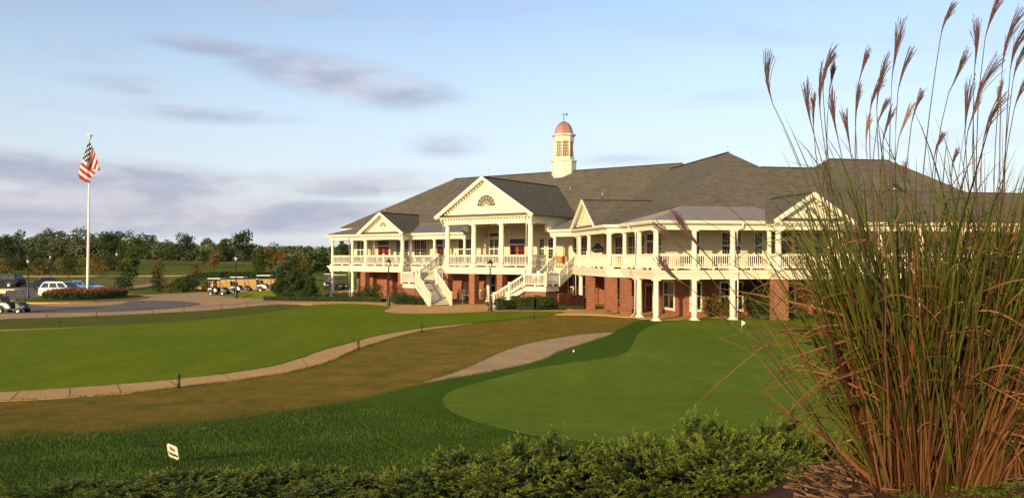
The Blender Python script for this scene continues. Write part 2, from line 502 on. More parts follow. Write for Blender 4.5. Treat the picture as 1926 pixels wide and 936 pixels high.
def at(px, py, ymin=2.5, ymax=500):
    dx = (px - 963) / FPX; dz = (485 - py) / FPX
    ys = np.geomspace(ymin, ymax, 1500)
    g = EYE + dz * ys - zt(dx * ys, ys)
    i = np.argmax(g <= 0)
    if g[i] > 0: return Vector((dx * ymax, ymax, float(zt(dx * ymax, ymax))))
    if i == 0: y = ys[0]
    else:
        a, b = ys[i - 1], ys[i]
        for _ in range(25):
            c = (a + b) / 2
            if EYE + dz * c - zt(dx * c, c) <= 0: b = c
            else: a = c
        y = b
    return Vector((dx * y, y, float(zt(dx * y, y))))
def onground(px, Y):
    x = (px - 963) / FPX * Y
    return Vector((x, Y, float(zt(x, Y))))
def P3(px, py, Y):
    return Vector(((px - 963) / FPX * Y, Y, EYE + (485 - py) / FPX * Y))

def densify(pts, step_rel=.03):
    out = []
    n = len(pts)
    for i in range(n):
        a = np.array(pts[i]); b = np.array(pts[(i + 1) % n])
        k = max(1, int(np.linalg.norm(b - a) / max(.4, .04 * abs(a[1] + b[1]) / 2)))
        for j in range(k): out.append(tuple(a + (b - a) * j / k))
    return out
def smooth_poly(pts, it=2):
    for _ in range(it):
        out = []
        n = len(pts)
        for i in range(n):
            a = np.array(pts[i]); b = np.array(pts[(i + 1) % n])
            out.append(tuple(a * .75 + b * .25)); out.append(tuple(a * .25 + b * .75))
        pts = out
    return pts
def sheet(name, poly, mat, dz, kind='structure', sm=2, skirt=.12, raise_fn=None):
    """a sheet of ground cover clipped to a plan outline and draped over the terrain"""
    poly = smooth_poly(poly, sm) if sm else poly
    poly = densify(poly)
    P = np.array(poly)
    x0, y0 = P.min(0); x1, y1 = P.max(0)
    pts = list(poly); n = len(pts)
    ys = [y0]
    while ys[-1] < y1: ys.append(ys[-1] + max(.6, ys[-1] * .035))
    for y in ys:
        st = max(.7, y * .04)
        xs = np.arange(x0, x1, st)
        # even-odd
        j = np.roll(P, -1, axis=0)
        c = (P[:, 1] > y) != (j[:, 1] > y)
        if not c.any(): continue
        xi = np.sort(P[c, 0] + (y - P[c, 1]) * (j[c, 0] - P[c, 0]) / (j[c, 1] - P[c, 1]))
        for x in xs:
            if np.searchsorted(xi, x) % 2 == 1 and np.abs(xi - x).min() > st * .3: pts.append((x, y))
    vs, es, fs, _, _, _ = delaunay_2d_cdt([Vector(p) for p in pts], [(i, (i + 1) % n) for i in range(n)], [], 1, 1e-4)
    V = np.array([(v.x, v.y) for v in vs])
    Z = zt(V[:, 0], V[:, 1]) + dz
    if raise_fn is not None: Z = Z + raise_fn(V[:, 0], V[:, 1])
    verts = [(V[i, 0], V[i, 1], Z[i]) for i in range(len(V))]
    faces = []
    for f in fs:
        f = list(f)
        if len(f) == 3:
            a, b, c = (V[k] for k in f)
            if (b[0] - a[0]) * (c[1] - a[1]) - (c[0] - a[0]) * (b[1] - a[1]) < 0: f = f[::-1]
        faces.append(tuple(f))
    # skirt
    from collections import Counter
    cnt = Counter()
    for f in faces:
        for a, b in zip(f, f[1:] + f[:1]): cnt[(a, b)] += 1
    for (a, b) in list(cnt):
        if (b, a) not in cnt:
            i = len(verts)
            verts.append((verts[a][0], verts[a][1], verts[a][2] - skirt)); verts.append((verts[b][0], verts[b][1], verts[b][2] - skirt))
            faces.append((b, a, i, i + 1))
    me = bpy.data.meshes.new(name); me.from_pydata(verts, [], faces); me.materials.append(M[mat]); me.update()
    for p in me.polygons: p.use_smooth = False
    o = bpy.data.objects.new(name, me); COL.objects.link(o); OFF[o] = Vector((0, 0, 0))
    o['kind'] = kind
    return o, P
def pix(pts): return [tuple(at(*p)[:2]) for p in pts]

# ------------------------------------------------------------------ ground sheets (outlines in metres)
# signed position: dark green rough near the viewer, brown dormant turf beyond
gl = np.array(pix([(-500, 850), (-150, 835), (0, 822), (62, 820), (208, 809), (353, 795), (457, 782), (540, 772), (623, 757), (681, 747), (800, 722), (860, 712)]))
def greenness(x, y):
    yy = np.interp(x, gl[:, 0], gl[:, 1])
    near = np.clip((yy - y) / 3.2 + .45, 0, 1)
    far = sst(y, 95, 110)                  # grassy slopes beyond the drive
    near = np.where(x > gl[-1, 0] - .3, np.clip((22 - y) / 2 + .4, 0, 1), near)
    return near
ys = np.concatenate([np.arange(-20, 2, 2.0), np.arange(2, 32, .45), np.arange(32, 75, 1.2), np.geomspace(75, 260, 50), np.geomspace(270, 2500, 16)])
xs = np.concatenate([-np.geomspace(1600, 62, 26), np.arange(-60, -16, 1.5), np.arange(-16, 16, .45), np.arange(16, 60, 1.5), np.geomspace(62, 1600, 24)])
X, Y = np.meshgrid(xs, ys)
Z = zt(X, Y)
V = np.stack([X.ravel(), Y.ravel(), Z.ravel()], 1)
nx, ny = len(xs), len(ys)
I = np.arange((ny - 1) * nx).reshape(ny - 1, nx)[:, :-1].ravel()
F = np.stack([I, I + 1, I + 1 + nx, I + nx], 1)
g = mesh_np('ground', V, F, 'rough_turf', attrs={'greenness': greenness(V[:, 0], V[:, 1])}, kind='structure')
g.data.polygons.foreach_set('use_smooth', [True] * len(g.data.polygons))

far_poly = [(-400, 97), (-60, 96), (-38, 99), (-20, 103), (-4, 125), (-2, 200), (-2, 420), (-400, 420)]
sheet('grass_hills', far_poly, 'far_grass', .03, sm=0)

# wide drive of tan paving, grey ring road, planted island
drive = pix([(-400, 606), (-60, 604), (60, 601), (180, 595.5), (300, 589.8), (407, 583.8), (513, 573.2), (573, 574.6), (640, 571), (700, 569), (712, 566),
             (560, 566.5), (512, 563.5), (470, 561), (430, 560), (412, 556.5), (440, 551.5), (420, 550), (380, 549), (330, 551.5), (262, 556), (240, 552), (220, 547), (180, 544.5), (100, 540), (60, 539), (-60, 536), (-400, 536)])
sheet('drive_paving', drive, 'paving_far', .035, sm=1)
ring = [(-27.5 + 21 * math.cos(t) * (1 if math.cos(t) < 0 else .93), 78.5 + 12.0 * math.sin(t)) for t in np.linspace(0, 2 * math.pi, 48, endpoint=False)]
ring = pix([(-400, 594), (0, 590.5), (120, 589.5), (230, 586.5), (320, 580.5), (372, 575), (380, 571), (345, 567), (290, 565.4), (240, 566), (235, 571), (200, 575), (140, 577.3), (90, 577), (62, 574.6), (50, 570.5), (10, 568.6), (-400, 568)])
sheet('ring_road', ring, 'asphalt_grey', .055, sm=1)
park = pix([(-400, 566.5), (20, 566), (60, 563.5), (92, 562.5), (130, 560.5), (240, 552), (225, 548), (190, 545), (150, 543), (100, 541.5), (60, 540), (0, 538), (-400, 538)])
sheet('car_park_asphalt', park, 'asphalt_grey', .055, sm=1)
isl_c = at(154, 563.5); isl_r = 5.3
island = [(isl_c.x + isl_r * 1.02 * math.cos(t), isl_c.y + isl_r * 1.5 * math.sin(t)) for t in np.linspace(0, 2 * math.pi, 40, endpoint=False)]
kerb_isl = [(isl_c.x + (isl_r + .35) * 1.02 * math.cos(t), isl_c.y + (isl_r * 1.5 + .35) * math.sin(t)) for t in np.linspace(0, 2 * math.pi, 40, endpoint=False)]
sheet('island_kerb', kerb_isl, 'paving_tan', .16, sm=0, skirt=.2)
sheet('island_grass', island, 'verge', .20, sm=0)
_mf = [(412, 557), (440, 559.3), (480, 560.4), (520, 561.6), (560, 562.4), (590, 562)]
mfront = pix(_mf)
def mound_raise(x, y):
    px = x / y * FPX + 963
    amp = np.interp(px, [405, 440, 470, 500, 545, 600], [0, .42, .72, .92, .92, .45])
    yf = np.interp(px, [q[0] for q in _mf], [q[1] for q in mfront])
    t = np.clip((y - yf) / (97.2 - yf), 0, 1)
    return amp * np.sin(math.pi * t ** .8)
mound = mfront + [tuple(onground(px, 97.2)[:2]) for px in (600, 560, 520, 480, 440, 412)]
sheet('grass_mound', mound, 'far_grass', .06, sm=0, raise_fn=mound_raise)
# walks and lawns
walk_far = pix([(-400, 628), (-100, 623), (0, 622.5), (170, 615.5), (320, 608.2), (430, 597.5), (500, 590.5), (556, 580.8), (590, 574.8), (575, 572.2), (513, 571.6), (600, 567.5), (700, 566.5), (760, 566),
                (860, 560), (900, 560), (925, 583), (1000, 584.5), (1100, 583), (1230, 590), (1250, 596), (1190, 598.2), (1120, 592.3), (1050, 591.8), (975, 592), (820, 594), (730, 591.5),
                (670, 577), (600, 583), (545, 590), (450, 600), (350, 609.5), (250, 617), (120, 623.2), (0, 629), (-400, 634)])
sheet('far_walk', walk_far, 'paving_tan', .05, sm=1)
verge = pix([(-400, 611), (-60, 608), (0, 601), (120, 598), (180, 595.5), (300, 590), (407, 583.8), (513.6, 573.2), (545, 573.2), (573, 575), (556, 580), (492, 590), (430, 597), (320, 607), (170, 614.3), (0, 621), (-400, 627)])
sheet('verge_grass', verge, 'verge', .065, sm=1)
lawn = pix([(-500, 640), (-200, 630), (0, 624), (120, 618.5), (250, 611.5), (350, 603.5), (440, 593), (510, 584.5), (560, 577.5), (600, 573.2), (650, 571.4), (702, 573.2), (733, 577.5), (736, 580.5), (722, 584), (727, 588.3), (760, 590.6), (800, 590.9),
            (866, 589), (932, 585.9), (1060, 586.2), (1063, 589), (1045, 592), (990, 597.5), (908, 606.3), (860, 611), (796, 617), (740, 626), (700, 633.6), (665, 643.5), (635, 651.5), (602, 660), (561, 675.5), (515, 689),
            (460, 698), (415, 704.7), (290, 718.2), (145, 729.5), (0, 739), (-200, 752), (-500, 772)])
sheet('lawn', lawn, 'lawn', .055, sm=1)
walk = pix([(-500, 771), (-200, 751.6), (0, 738.7), (145, 729.2), (290, 717.9), (415, 704.4), (460, 697.6), (515, 688.6), (561, 675), (602, 659.5), (635, 651), (665, 643), (700, 633), (740, 625.6), (796, 616.5), (860, 610.6), (915, 605.2),
            (866, 612.7), (791, 622.8), (745, 634), (706, 645.5), (676, 655), (652, 665), (631, 676), (606, 684.5), (581, 691), (540, 701), (457, 714), (336, 728.5), (249, 739), (95, 750), (0, 755), (-200, 768), (-500, 790)])
sheet('garden_walk', walk, 'paving_tan', .03, sm=0)
cpath = pix([(790, 719), (837, 707.5), (878, 693), (907, 678.4), (949, 659.7), (990, 647), (1053, 635), (1115, 627.5), (1150, 625.2), (1160, 626), (1142, 633), (1094, 648), (1053, 660.5), (1024, 676.5), (990, 685.5), (928, 698), (866, 708.5), (824, 715.5)])
sheet('cart_path', cpath, 'cart_path_grey', .03, sm=1)
fringe = pix([(1285, 598.6), (1200, 600.5), (1160, 620), (1150, 631), (1100, 648), (1058, 661.5), (1028, 677.5), (992, 687), (930, 699.5), (868, 710), (800, 722), (720, 742), (660, 760), (680, 800), (760, 850), (900, 900), (1500, 930), (2300, 920), (2300, 598), (1640, 596.5), (1400, 596.8)])
sheet('fringe_grass', fringe, 'fringe', .035, sm=1)
green = pix([(1320, 598.5), (1285, 601), (1252, 606), (1222, 613), (1205, 624), (1194, 639), (1188, 655), (1172, 669), (1140, 675), (1095, 680.5), (1011, 693), (928, 713.7), (866, 730), (838, 743), (831, 755), (838, 767), (854, 778), (887, 792.6), (949, 809), (1032, 823.8), (1157, 838), (1300, 846), (1480, 848), (1750, 842), (2250, 828), (2250, 598.5), (1700, 597.4), (1450, 597.6)])
sheet('putting_green', green, 'putting', .045, sm=1)
# low terrace slab in front of and beneath the house
terr = pix([(1085, 584), (1165, 592.5), (1195, 598), (1235, 603.8), (1290, 602), (1330, 599.5)]) + [(24, 61), (44, 66), (48, 80), (10, 100), (-18, 112), (-26, 96), (-22, 94), (-16, 88.5), (-6, 84), (1, 79.5)]
sheet('terrace_paving', terr, 'paving_tan', .045, sm=0)
# bark mulch under the ornamental grass
mul = pix([(1490, 905), (1520, 878), (1560, 862), (1620, 855), (1700, 852), (1800, 852), (1990, 860), (2200, 900), (2100, 1050), (1500, 1050)])
sheet('mulch_bed', mul, 'mulch', .055, sm=1)
# expansion joints across the walk nearest the viewer, as thin dark strips
mb = MB()
for (a, b) in [((36, 737), (20, 752.5)), ((131, 731), (131, 746.5)), ((220, 724), (228, 740)), ((318, 715.5), (334, 728.5)), ((566, 674), (580, 690)), ((417, 704), (440, 716.5))]:
    p = at(*a); q = at(*b)
    mb.beam(p + Vector((0, 0, .024)), q + Vector((0, 0, .024)), .025, .022)
mb.build('walk_joint', 'joint_sand', kind='structure')
hp = pix([(-60, 520.2), (60, 520.6), (200, 520.2), (330, 519.8), (410, 518.6), (410, 517.6), (330, 518.6), (200, 519.0), (60, 519.2), (-60, 518.8)])
sheet('hill_path', hp, 'paving_far', .10, sm=0)
hp = pix([(205, 546.5), (235, 540.5), (268, 536.8), (300, 533.5), (345, 526.5), (362, 519.5), (378, 519.5), (372, 524.5), (350, 531.5), (310, 536.3), (270, 540.3), (240, 545), (225, 548)])
sheet('hill_path', hp, 'paving_far', .10, sm=1)
# ------------------------------------------------------------------ clubhouse
class Frame:
    def __init__(s, ox, oy, ang):
        a = math.radians(ang)
        s.o = (ox, oy); s.u = (math.cos(a), math.sin(a)); s.v = (-math.sin(a), math.cos(a))
    def __call__(s, x, y, z): return (s.o[0] + x * s.u[0] + y * s.v[0], s.o[1] + x * s.u[1] + y * s.v[1], z)
    def xy(s, x, y): return s(x, y, 0)[:2]
    def loc(s, p): dx = p[0] - s.o[0]; dy = p[1] - s.o[1]; return (dx * s.u[0] + dy * s.u[1], dx * s.v[0] + dy * s.v[1])
    def at(s, px, y):
        """coordinate along the wall line y where the sight line of column px meets it"""
        k = (px - 963) / FPX
        bx = s.o[0] + y * s.v[0]; by = s.o[1] + y * s.v[1]
        return (k * by - bx) / (s.u[0] - k * s.u[1])
A = Frame(-20.5, 95.2, -34.5)
B = Frame(9.98, 57.8, 10.5)
_c = B.xy(-.92, 20.1)
C = Frame(_c[0], _c[1], -79.5)          # faces left; x = 20.1 - b
ZB0, ZB1, ZD = 2.90, 3.36, 3.55         # beam, crown, deck
ZE0, ZE1, ZG = 6.34, 6.80, 6.97         # entablature, gutter
ROOTP = Vector((0.0, 78.0, 0.0))
house = empty('clubhouse', ROOTP, 'large cream two-storey clubhouse with wraparound porches, brown shingled roofs and copper-domed cupola', 'building')

DA, DB = 3.3, 3.8                        # porch depths
DR = -1.3                                # front of the right-hand connecting porch
GL0, GL1, GLD = 6.48, 11.8, -1.23        # left gable portico
PT0, PT1, PTD = 20.1, 29.65, -4.0        # tall central portico
GR0, GR1, GRD = 8.46, 13.2, -1.21        # right gable portico
# intersection of the connecting porch front with the angled porch line
def isect(F, y, G, gx):
    # G line x=gx
    p = F.xy(0, y); q = G.xy(gx, 0)
    a = F.u; b = G.v
    det = a[0] * (-b[1]) + b[0] * a[1]
    rx, ry = q[0] - p[0], q[1] - p[1]
    t = (rx * (-b[1]) + b[0] * ry) / det
    return (p[0] + t * a[0], p[1] + t * a[1])
corner = isect(A, DR, B, -.92)
corner0 = isect(A, 0, B, -.92)
WALLX = 3.4                               # left-facing wall line of wing B
wcorner = isect(A, DA, B, WALLX)
line_front = [A.xy(0, DA), A.xy(0, 0), A.xy(GL0, 0), A.xy(GL0, GLD), A.xy(GL1, GLD), A.xy(GL1, 0), A.xy(PT0, 0), A.xy(PT0, PTD), A.xy(PT1, PTD), A.xy(PT1, DR), corner,
              B.xy(-.92, 7.9), B.xy(0, 6.96), B.xy(0, 0), B.xy(GR0, 0), B.xy(GR0, GRD), B.xy(GR1, GRD), B.xy(GR1, 0), B.xy(46, 0)]
wall_line = [A.xy(-.4, 20), A.xy(-.4, DA), wcorner, B.xy(WALLX, DB), B.xy(46, DB)]
wall_line_r = wall_line[::-1]

def offset_line(pts, d):
    """offset an open polyline to its left (towards the viewer is negative here)"""
    out = []
    n = len(pts)
    for i, p in enumerate(pts):
        ds = []
        if i > 0: ds.append(np.array(p) - np.array(pts[i - 1]))
        if i < n - 1: ds.append(np.array(pts[i + 1]) - np.array(p))
        ds = [q / np.linalg.norm(q) for q in ds]
        ns = [np.array((-q[1], q[0])) for q in ds]
        if len(ns) == 1: m_ = ns[0]; k = 1
        else:
            m_ = ns[0] + ns[1]; m_ /= np.linalg.norm(m_); k = 1 / max(.3, m_.dot(ns[0]))
        out.append(tuple(np.array(p) + m_ * d * k))
    return out
def band(mb, pts, d0, d1, z0, z1):
    """solid strip between two offsets of a polyline"""
    a = offset_line(pts, d0); b = offset_line(pts, d1)
    for i in range(len(pts) - 1):
        q = [a[i], a[i + 1], b[i + 1], b[i]]
        mb.hexa([(x, y, z0) for x, y in q] + [(x, y, z1) for x, y in q])
def part(mb, name, mat, parent=None, **k): return mb.build(name, mat, parent or house, **k)

# deck and beams (right of the line = outside, so positive offset = inside)
mb = MB(); band(mb, line_front, -.20, .30, ZB0, ZB1 - .12); band(mb, line_front, -.26, .28, ZB0 + .20, ZB1 - .10)
part(mb, 'deck_beam', 'white_paint')
mb = MB(); band(mb, line_front, -.34, .26, ZB1 - .10, ZB1 + .03); band(mb, line_front, -.42, .24, ZB1 + .03, ZD - .03)
part(mb, 'deck_cornice', 'white_paint')
mb = MB(); mb.prism(offset_line(line_front, .22) + [B.xy(46, 12), A.xy(30, 18), A.xy(0, 18)], ZB1 - .05, ZD)
part(mb, 'deck_floor', 'deck_brown')
# soffit of lower storey
# upper entablature: left wing, right
left_line = [A.xy(0, DA), A.xy(0, 0), A.xy(GL0, 0), A.xy(GL0, GLD), A.xy(GL1, GLD), A.xy(GL1, 0), A.xy(19.1, 0), A.xy(19.1, DA)]
right_line = [A.xy(30.35, DA), A.xy(30.35, DR), corner, B.xy(-.92, 7.9), B.xy(0, 6.96), B.xy(0, 0), B.xy(GR0, 0), B.xy(GR0, GRD), B.xy(GR1, GRD), B.xy(GR1, 0), B.xy(46, 0)]
for ln in (left_line, right_line):
    mb = MB(); band(mb, ln, -.19, .19, ZE0, ZE1 - .08); band(mb, ln, -.23, .18, ZE0 + .24, ZE1 - .06)
    part(mb, 'entablature', 'white_paint')
gut_left = [A.xy(0, DA + 1), A.xy(0, 0), A.xy(GL0, 0), A.xy(GL0, GLD), A.xy(GL1, GLD), A.xy(GL1, 0), A.xy(19.3, 0)]
gut_right = [A.xy(30.1, DR), corner, B.xy(-.92, 7.9), B.xy(0, 6.96), B.xy(0, 0), B.xy(GR0, 0), B.xy(GR0, GRD), B.xy(GR1, GRD), B.xy(GR1, 0), B.xy(46, 0)]
for ln in (gut_left, gut_right):
    mb = MB(); band(mb, ln, -.52, .1, ZE1 - .04, ZE1 + .05); band(mb, ln, -.60, -.40, ZE1 + .05, ZG); band(mb, ln, -.40, .1, ZE1 + .05, ZG - .03)
    part(mb, 'gutter', 'white_paint')
# porch ceilings
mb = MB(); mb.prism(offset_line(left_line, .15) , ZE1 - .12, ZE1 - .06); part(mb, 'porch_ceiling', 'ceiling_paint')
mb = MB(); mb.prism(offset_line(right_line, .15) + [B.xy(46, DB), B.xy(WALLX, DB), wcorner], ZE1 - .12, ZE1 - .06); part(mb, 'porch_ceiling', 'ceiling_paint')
# tall portico
pl = [A.xy(PT0, DA), A.xy(PT0, PTD), A.xy(PT1, PTD), A.xy(PT1, DA)]
mb = MB(); band(mb, pl, -.24, .24, 7.55, 7.98); band(mb, pl, -.30, .22, 7.80, 8.02); part(mb, 'entablature', 'white_paint')
mb = MB(); band(mb, pl[0:4], -.62, .1, 8.10, 8.18); band(mb, pl, -.75, -.5, 8.18, 8.30); band(mb, pl, -.5, .1, 8.18, 8.27); part(mb, 'gutter', 'white_paint')
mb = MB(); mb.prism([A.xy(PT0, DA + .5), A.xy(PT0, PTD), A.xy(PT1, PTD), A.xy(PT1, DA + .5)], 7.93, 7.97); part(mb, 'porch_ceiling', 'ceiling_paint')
# dentils under the portico cornices
def dentils(pts, off, z0, z1, step=.34, w=.14, d=.2):
    mb = MB()
    ln = offset_line(pts, off)
    for a, b in zip(ln[:-1], ln[1:]):
        a = np.array(a); b = np.array(b); L = np.linalg.norm(b - a); u = (b - a) / L; nv = np.array((-u[1], u[0]))
        for i in range(int(L / step)):
            c = a + u * (i + .5) * L / int(L / step)
            q = [c - u * w / 2, c + u * w / 2, c + u * w / 2 + nv * d, c - u * w / 2 + nv * d]
            mb.hexa([(x, y, z0) for x, y in q] + [(x, y, z1) for x, y in q])
    return mb
part(dentils(pl, -.52, 7.99, 8.09), 'dentil_course', 'white_paint', kind='stuff')
part(dentils([A.xy(GL0, 0), A.xy(GL0, GLD), A.xy(GL1, GLD), A.xy(GL1, 0)], -.44, ZE1 - .15, ZE1 - .05, .32, .13, .18), 'dentil_course', 'white_paint', kind='stuff')
part(dentils([B.xy(GR0, 0), B.xy(GR0, GRD), B.xy(GR1, GRD), B.xy(GR1, 0)], -.44, ZE1 - .15, ZE1 - .05, .32, .13, .18), 'dentil_course', 'white_paint', kind='stuff')

# walls
mb = MB(); mb.prism(wall_line + [B.xy(46, 28), A.xy(20, 24)], ZD + .004, ZE1 - .13)
part(mb, 'upper_wall', 'siding')
mb = MB(); mb.prism([A.xy(-.4, DA + .004), A.xy(33.6, DA + .004), A.xy(33.6, 10), A.xy(-.4, 10)], ZE1 - .05, 7.85)
mb.prism([B.xy(WALLX + .004, DB + .004), B.xy(46, DB + .004), B.xy(46, 12), B.xy(WALLX + .004, 20)], ZE1 - .05, 7.95)
part(mb, 'eave_wall', 'cream_wall')
mb = MB(); mb.prism([A.xy(.6, 20), A.xy(.6, DA), wcorner, B.xy(WALLX, DB), B.xy(46, DB), B.xy(46, 28), A.xy(20, 24)], -.3, ZB1 - .06)
part(mb, 'lower_wall', 'brick')
# back wall of the tall portico above the ordinary wall
mb = MB(); mb.box(PT0 - .2, PT1 + .7, DA - .004, DA + .3, ZE1 - .2, 7.93, A)
mb.box(PT1 + .25, PT1 + .5, DR + .6, DA - .01, ZE1 - .1, 8.09, A); mb.box(PT0 - .9, PT0 - .7, .2, DA - .01, ZE1 - .1, 8.09, A)
part(mb, 'portico_wall', 'siding')
mb = MB(); mb.box(PT1 - .15, PT1 + .51, DR - .1, DR + .6, ZE1 + .02, 8.09, A); part(mb, 'pilaster', 'white_paint')
mb = MB(); mb.box(PT0 - .91, PT0 - .3, -.35, .3, ZE1 + .18, 7.55, A); part(mb, 'pilaster', 'white_paint')
mb = MB(); mb.box(PT0 + 1.6, PT0 + 1.72, DA - .06, DA - .006, ZD + .01, 7.5, A); mb.box(PT0 + 2.15, PT0 + 2.27, DA - .06, DA - .006, ZD + .01, 7.5, A)
mb.box(PT0, PT1, DA - .05, DA - .006, 6.5, 6.62, A)
part(mb, 'wall_trim', 'white_paint')

# columns
def col_mb(r, z0, z1, plinth=True, n=18):
    mb = MB(); h = z1 - z0
    R = r * 1.36
    mb.box(-R, R, -R, R, 0, .09)
    mb.lathe([(r * 1.34, .09), (r * 1.38, .13), (r * 1.32, .18), (r * 1.12, .2), (r * 1.12, .225), (r * 1.04, .24)], n=n)
    prof = [(r * 1.02, .235)]
    for i in range(1, 9):
        t = i / 8; prof.append((r * (1.02 - .15 * t ** 1.7), .235 + (h - .235 - .235) * t))
    mb.lathe(prof, n=n)
    mb.lathe([(r * .9, h - .26), (r * .98, h - .245), (r * .98, h - .22), (r * .88, h - .21), (r * .88, h - .15), (r * 1.16, h - .085)], n=n)
    mb.box(-r * 1.22, r * 1.22, -r * 1.22, r * 1.22, h - .085, h)
    return mb
_cc = {}
def column(F, x, y, r, z0, z1):
    key = (round(r, 3), round(z0, 2), round(z1, 2))
    p = F(x, y, z0)
    a = math.atan2(F.u[1], F.u[0])
    if key not in _cc:
        mb = col_mb(r, z0, z1)
        me_o = mb.build('column', 'white_paint', None, link=False)
        _cc[key] = me_o.data
    o = bpy.data.objects.new('column', _cc[key]); o.parent = house
    o.location = Vector(p) - ROOTP; o.rotation_euler = (0, 0, a); COL.objects.link(o)
    return o
for x, y, r in [(.02, .02, .15), (3.2, .02, .15), (GL0, .02, .15), (GL0, GLD, .22), (GL1, GLD, .22), (GL1, .02, .15), (15.1, .02, .15), (19.05, .02, .15)]:
    column(A, x, y, r, ZD, ZE0)
for x in (PT0, 23.27, 26.46, PT1): column(A, x, PTD, .25, ZD, 7.55)
column(A, 30.55, DR, .15, ZD, ZE0)
cq = [corner] 
for b_ in (16.8, 13.7, 7.95): column(B, -.92, b_, .165 if b_ > 8 else .22, ZD, ZE0)
for x, y, r in [(0, 6.9, .17), (0, 3.5, .2), (0, 0, .2), (2.81, 0, .19), (5.67, 0, .19), (GR0, .02, .17), (GR0 + .03, GRD, .22), (GR1, GRD, .22), (GR1, .02, .17), (17.2, 0, .19), (20.6, 0, .19), (24, 0, .19)]:
    column(B, x, y, r, ZD, ZE0)
# lower columns
for x in (.02, 3.2): column(A, x, .05, .17, 0, ZB0)
column(B, -.80, 16.8, .2, 0, ZB0)
for x, y in [(0, 3.5), (0, 0), (2.81, 0), (5.67, 0), (17.2, 0), (20.6, 0), (24, 0)]: column(B, x, y, .21, 0, ZB0)
column(A, 21.6, .6, .2, 0, ZB0)
# inner pillars on the upper wall of the angled porch
mb = MB(); mb.box(33.0, 33.35, DA - .35, DA - .01, ZD + .01, ZE1 - .13, A)
part(mb, 'pilaster', 'cream_wall')
# brick piers
def pier(F, x, y, w=.34, d=.34):
    mb = MB(); mb.box(x - w, x + w, y - d, y + d, -.25, ZB0 + .01, F); part(mb, 'brick_pier', 'brick')
for x in (GL0 - .1, GL1): pier(A, x, GLD)
for x in (PT0, 23.27, 26.46, PT1): pier(A, x, PTD, .32, .36)
pier(B, -.92, 13.4); pier(B, -.82, 7.85, .4, .4); pier(B, 0, 6.7, .36, .36); pier(B, GR0 + .15, GRD + .1, .5, .4); pier(B, GR1, GRD + .1, .4, .4)
for x, y in ((GL0, 2.9), (3.4, 3.0), (GL1 - 1.6, 3.0), (22.4, 2.7), (25.8, 2.8)): pier(A, x, y, .4, .36)
pier(B, 2.4, 10.4, .35, .35)

# railings
def railing(p, q, parent, name='railing', post0=False, h=1.12, step=.155, low=.14, bal=.045):
    p = Vector(p); q = Vector(q)
    L = (Vector((q.x, q.y, 0)) - Vector((p.x, p.y, 0))).length
    mb = MB()
    Z = Vector((0, 0, 1))
    mb.beam(p + Z * (h - .035), q + Z * (h - .035), .14, .07)
    mb.beam(p + Z * (h - .11), q + Z * (h - .11), .07, .085)
    mb.beam(p + Z * (low + .05), q + Z * (low + .05), .085, .10)
    n = max(1, int(L / step))
    d = (q - p).normalized(); dh = Vector((d.x, d.y, 0)).normalized(); s_ = Vector((-dh.y, dh.x, 0))
    for i in range(n):
        c = p + (q - p) * ((i + .5) / n)
        b = bal / 2
        e = [c - dh * b - s_ * b, c + dh * b - s_ * b, c + dh * b + s_ * b, c - dh * b + s_ * b]
        zl = low + .09; zh = h - .14
        mb.hexa([v + Z * zl for v in e] + [v + Z * zh for v in e])
        b2 = b * 1.35
        e2 = [c - dh * b2 - s_ * b2, c + dh * b2 - s_ * b2, c + dh * b2 + s_ * b2, c - dh * b2 + s_ * b2]
        mb.hexa([v + Z * (zl + .12) for v in e2] + [v + Z * (zl + .24) for v in e2])
    nb = int(L / 2.2)
    for i in range(nb):
        c = p + (q - p) * ((i + 1) / (nb + 1)); mb.beam(c + Z * .0, c + Z * (low + .02), .12, .12, Vector((dh.x, dh.y, 0)))
    return mb.build(name, 'white_paint', parent)
def newel(p, parent, h=1.28, w=.2, a=0.0):
    mb = MB(); c, s_ = math.cos(a), math.sin(a)
    def F(x, y, z): return (p[0] + x * c - y * s_, p[1] + x * s_ + y * c, p[2] + z)
    mb.box(-w / 2, w / 2, -w / 2, w / 2, 0, h - .06, F); mb.box(-w * .68, w * .68, -w * .68, w * .68, h - .06, h - .02, F)
    mb.box(-w * .5, w * .5, -w * .5, w * .5, h - .02, h + .02, F)
    return mb.build('newel_post', 'white_paint', parent)
def rail2(F, x0, y0, x1, y1): railing(F(x0, y0, ZD), F(x1, y1, ZD), house)
rail2(A, 0, 3.1, 0, .2); rail2(A, .15, 0, 3.05, 0); rail2(A, 3.35, 0, GL0 - .15, 0); rail2(A, GL0, -.1, GL0, GLD + .2)
rail2(A, GL0 + .22, GLD, 9.05, GLD); rail2(A, 9.25, GLD, GL1 - .22, GLD); rail2(A, GL1, GLD + .2, GL1, -.1); rail2(A, GL1 + .2, 0, 14.95, 0); rail2(A, 15.25, 0, 16.65, 0)
newel(A(9.15, GLD, ZD), house, a=math.radians(-34.5))
for a_, b_ in ((PT0, 23.27), (23.27, 26.46), (26.46, PT1)): rail2(A, a_ + .28, PTD, b_ - .28, PTD)
rail2(A, PT1, PTD + .3, PT1, DR - .1); rail2(A, PT0, PTD + .3, PT0, -1.6)
cl_ = A.loc(corner)
rail2(A, 32.85, DR, cl_[0] - .1, DR)
bc = B.loc(corner)
rail2(B, -.92, bc[1], -.92, 16.95); rail2(B, -.92, 16.6, -.92, 13.9); rail2(B, -.92, 13.5, -.92, 10.9); rail2(B, -.92, 10.7, -.92, 8.2)
newel(B(-.92, 10.8, ZD), house, h=1.2, a=math.radians(10.5))
rail2(B, -.75, 7.8, -.12, 7.1); rail2(B, 0, 6.7, 0, 3.75); rail2(B, 0, 3.25, 0, .25)
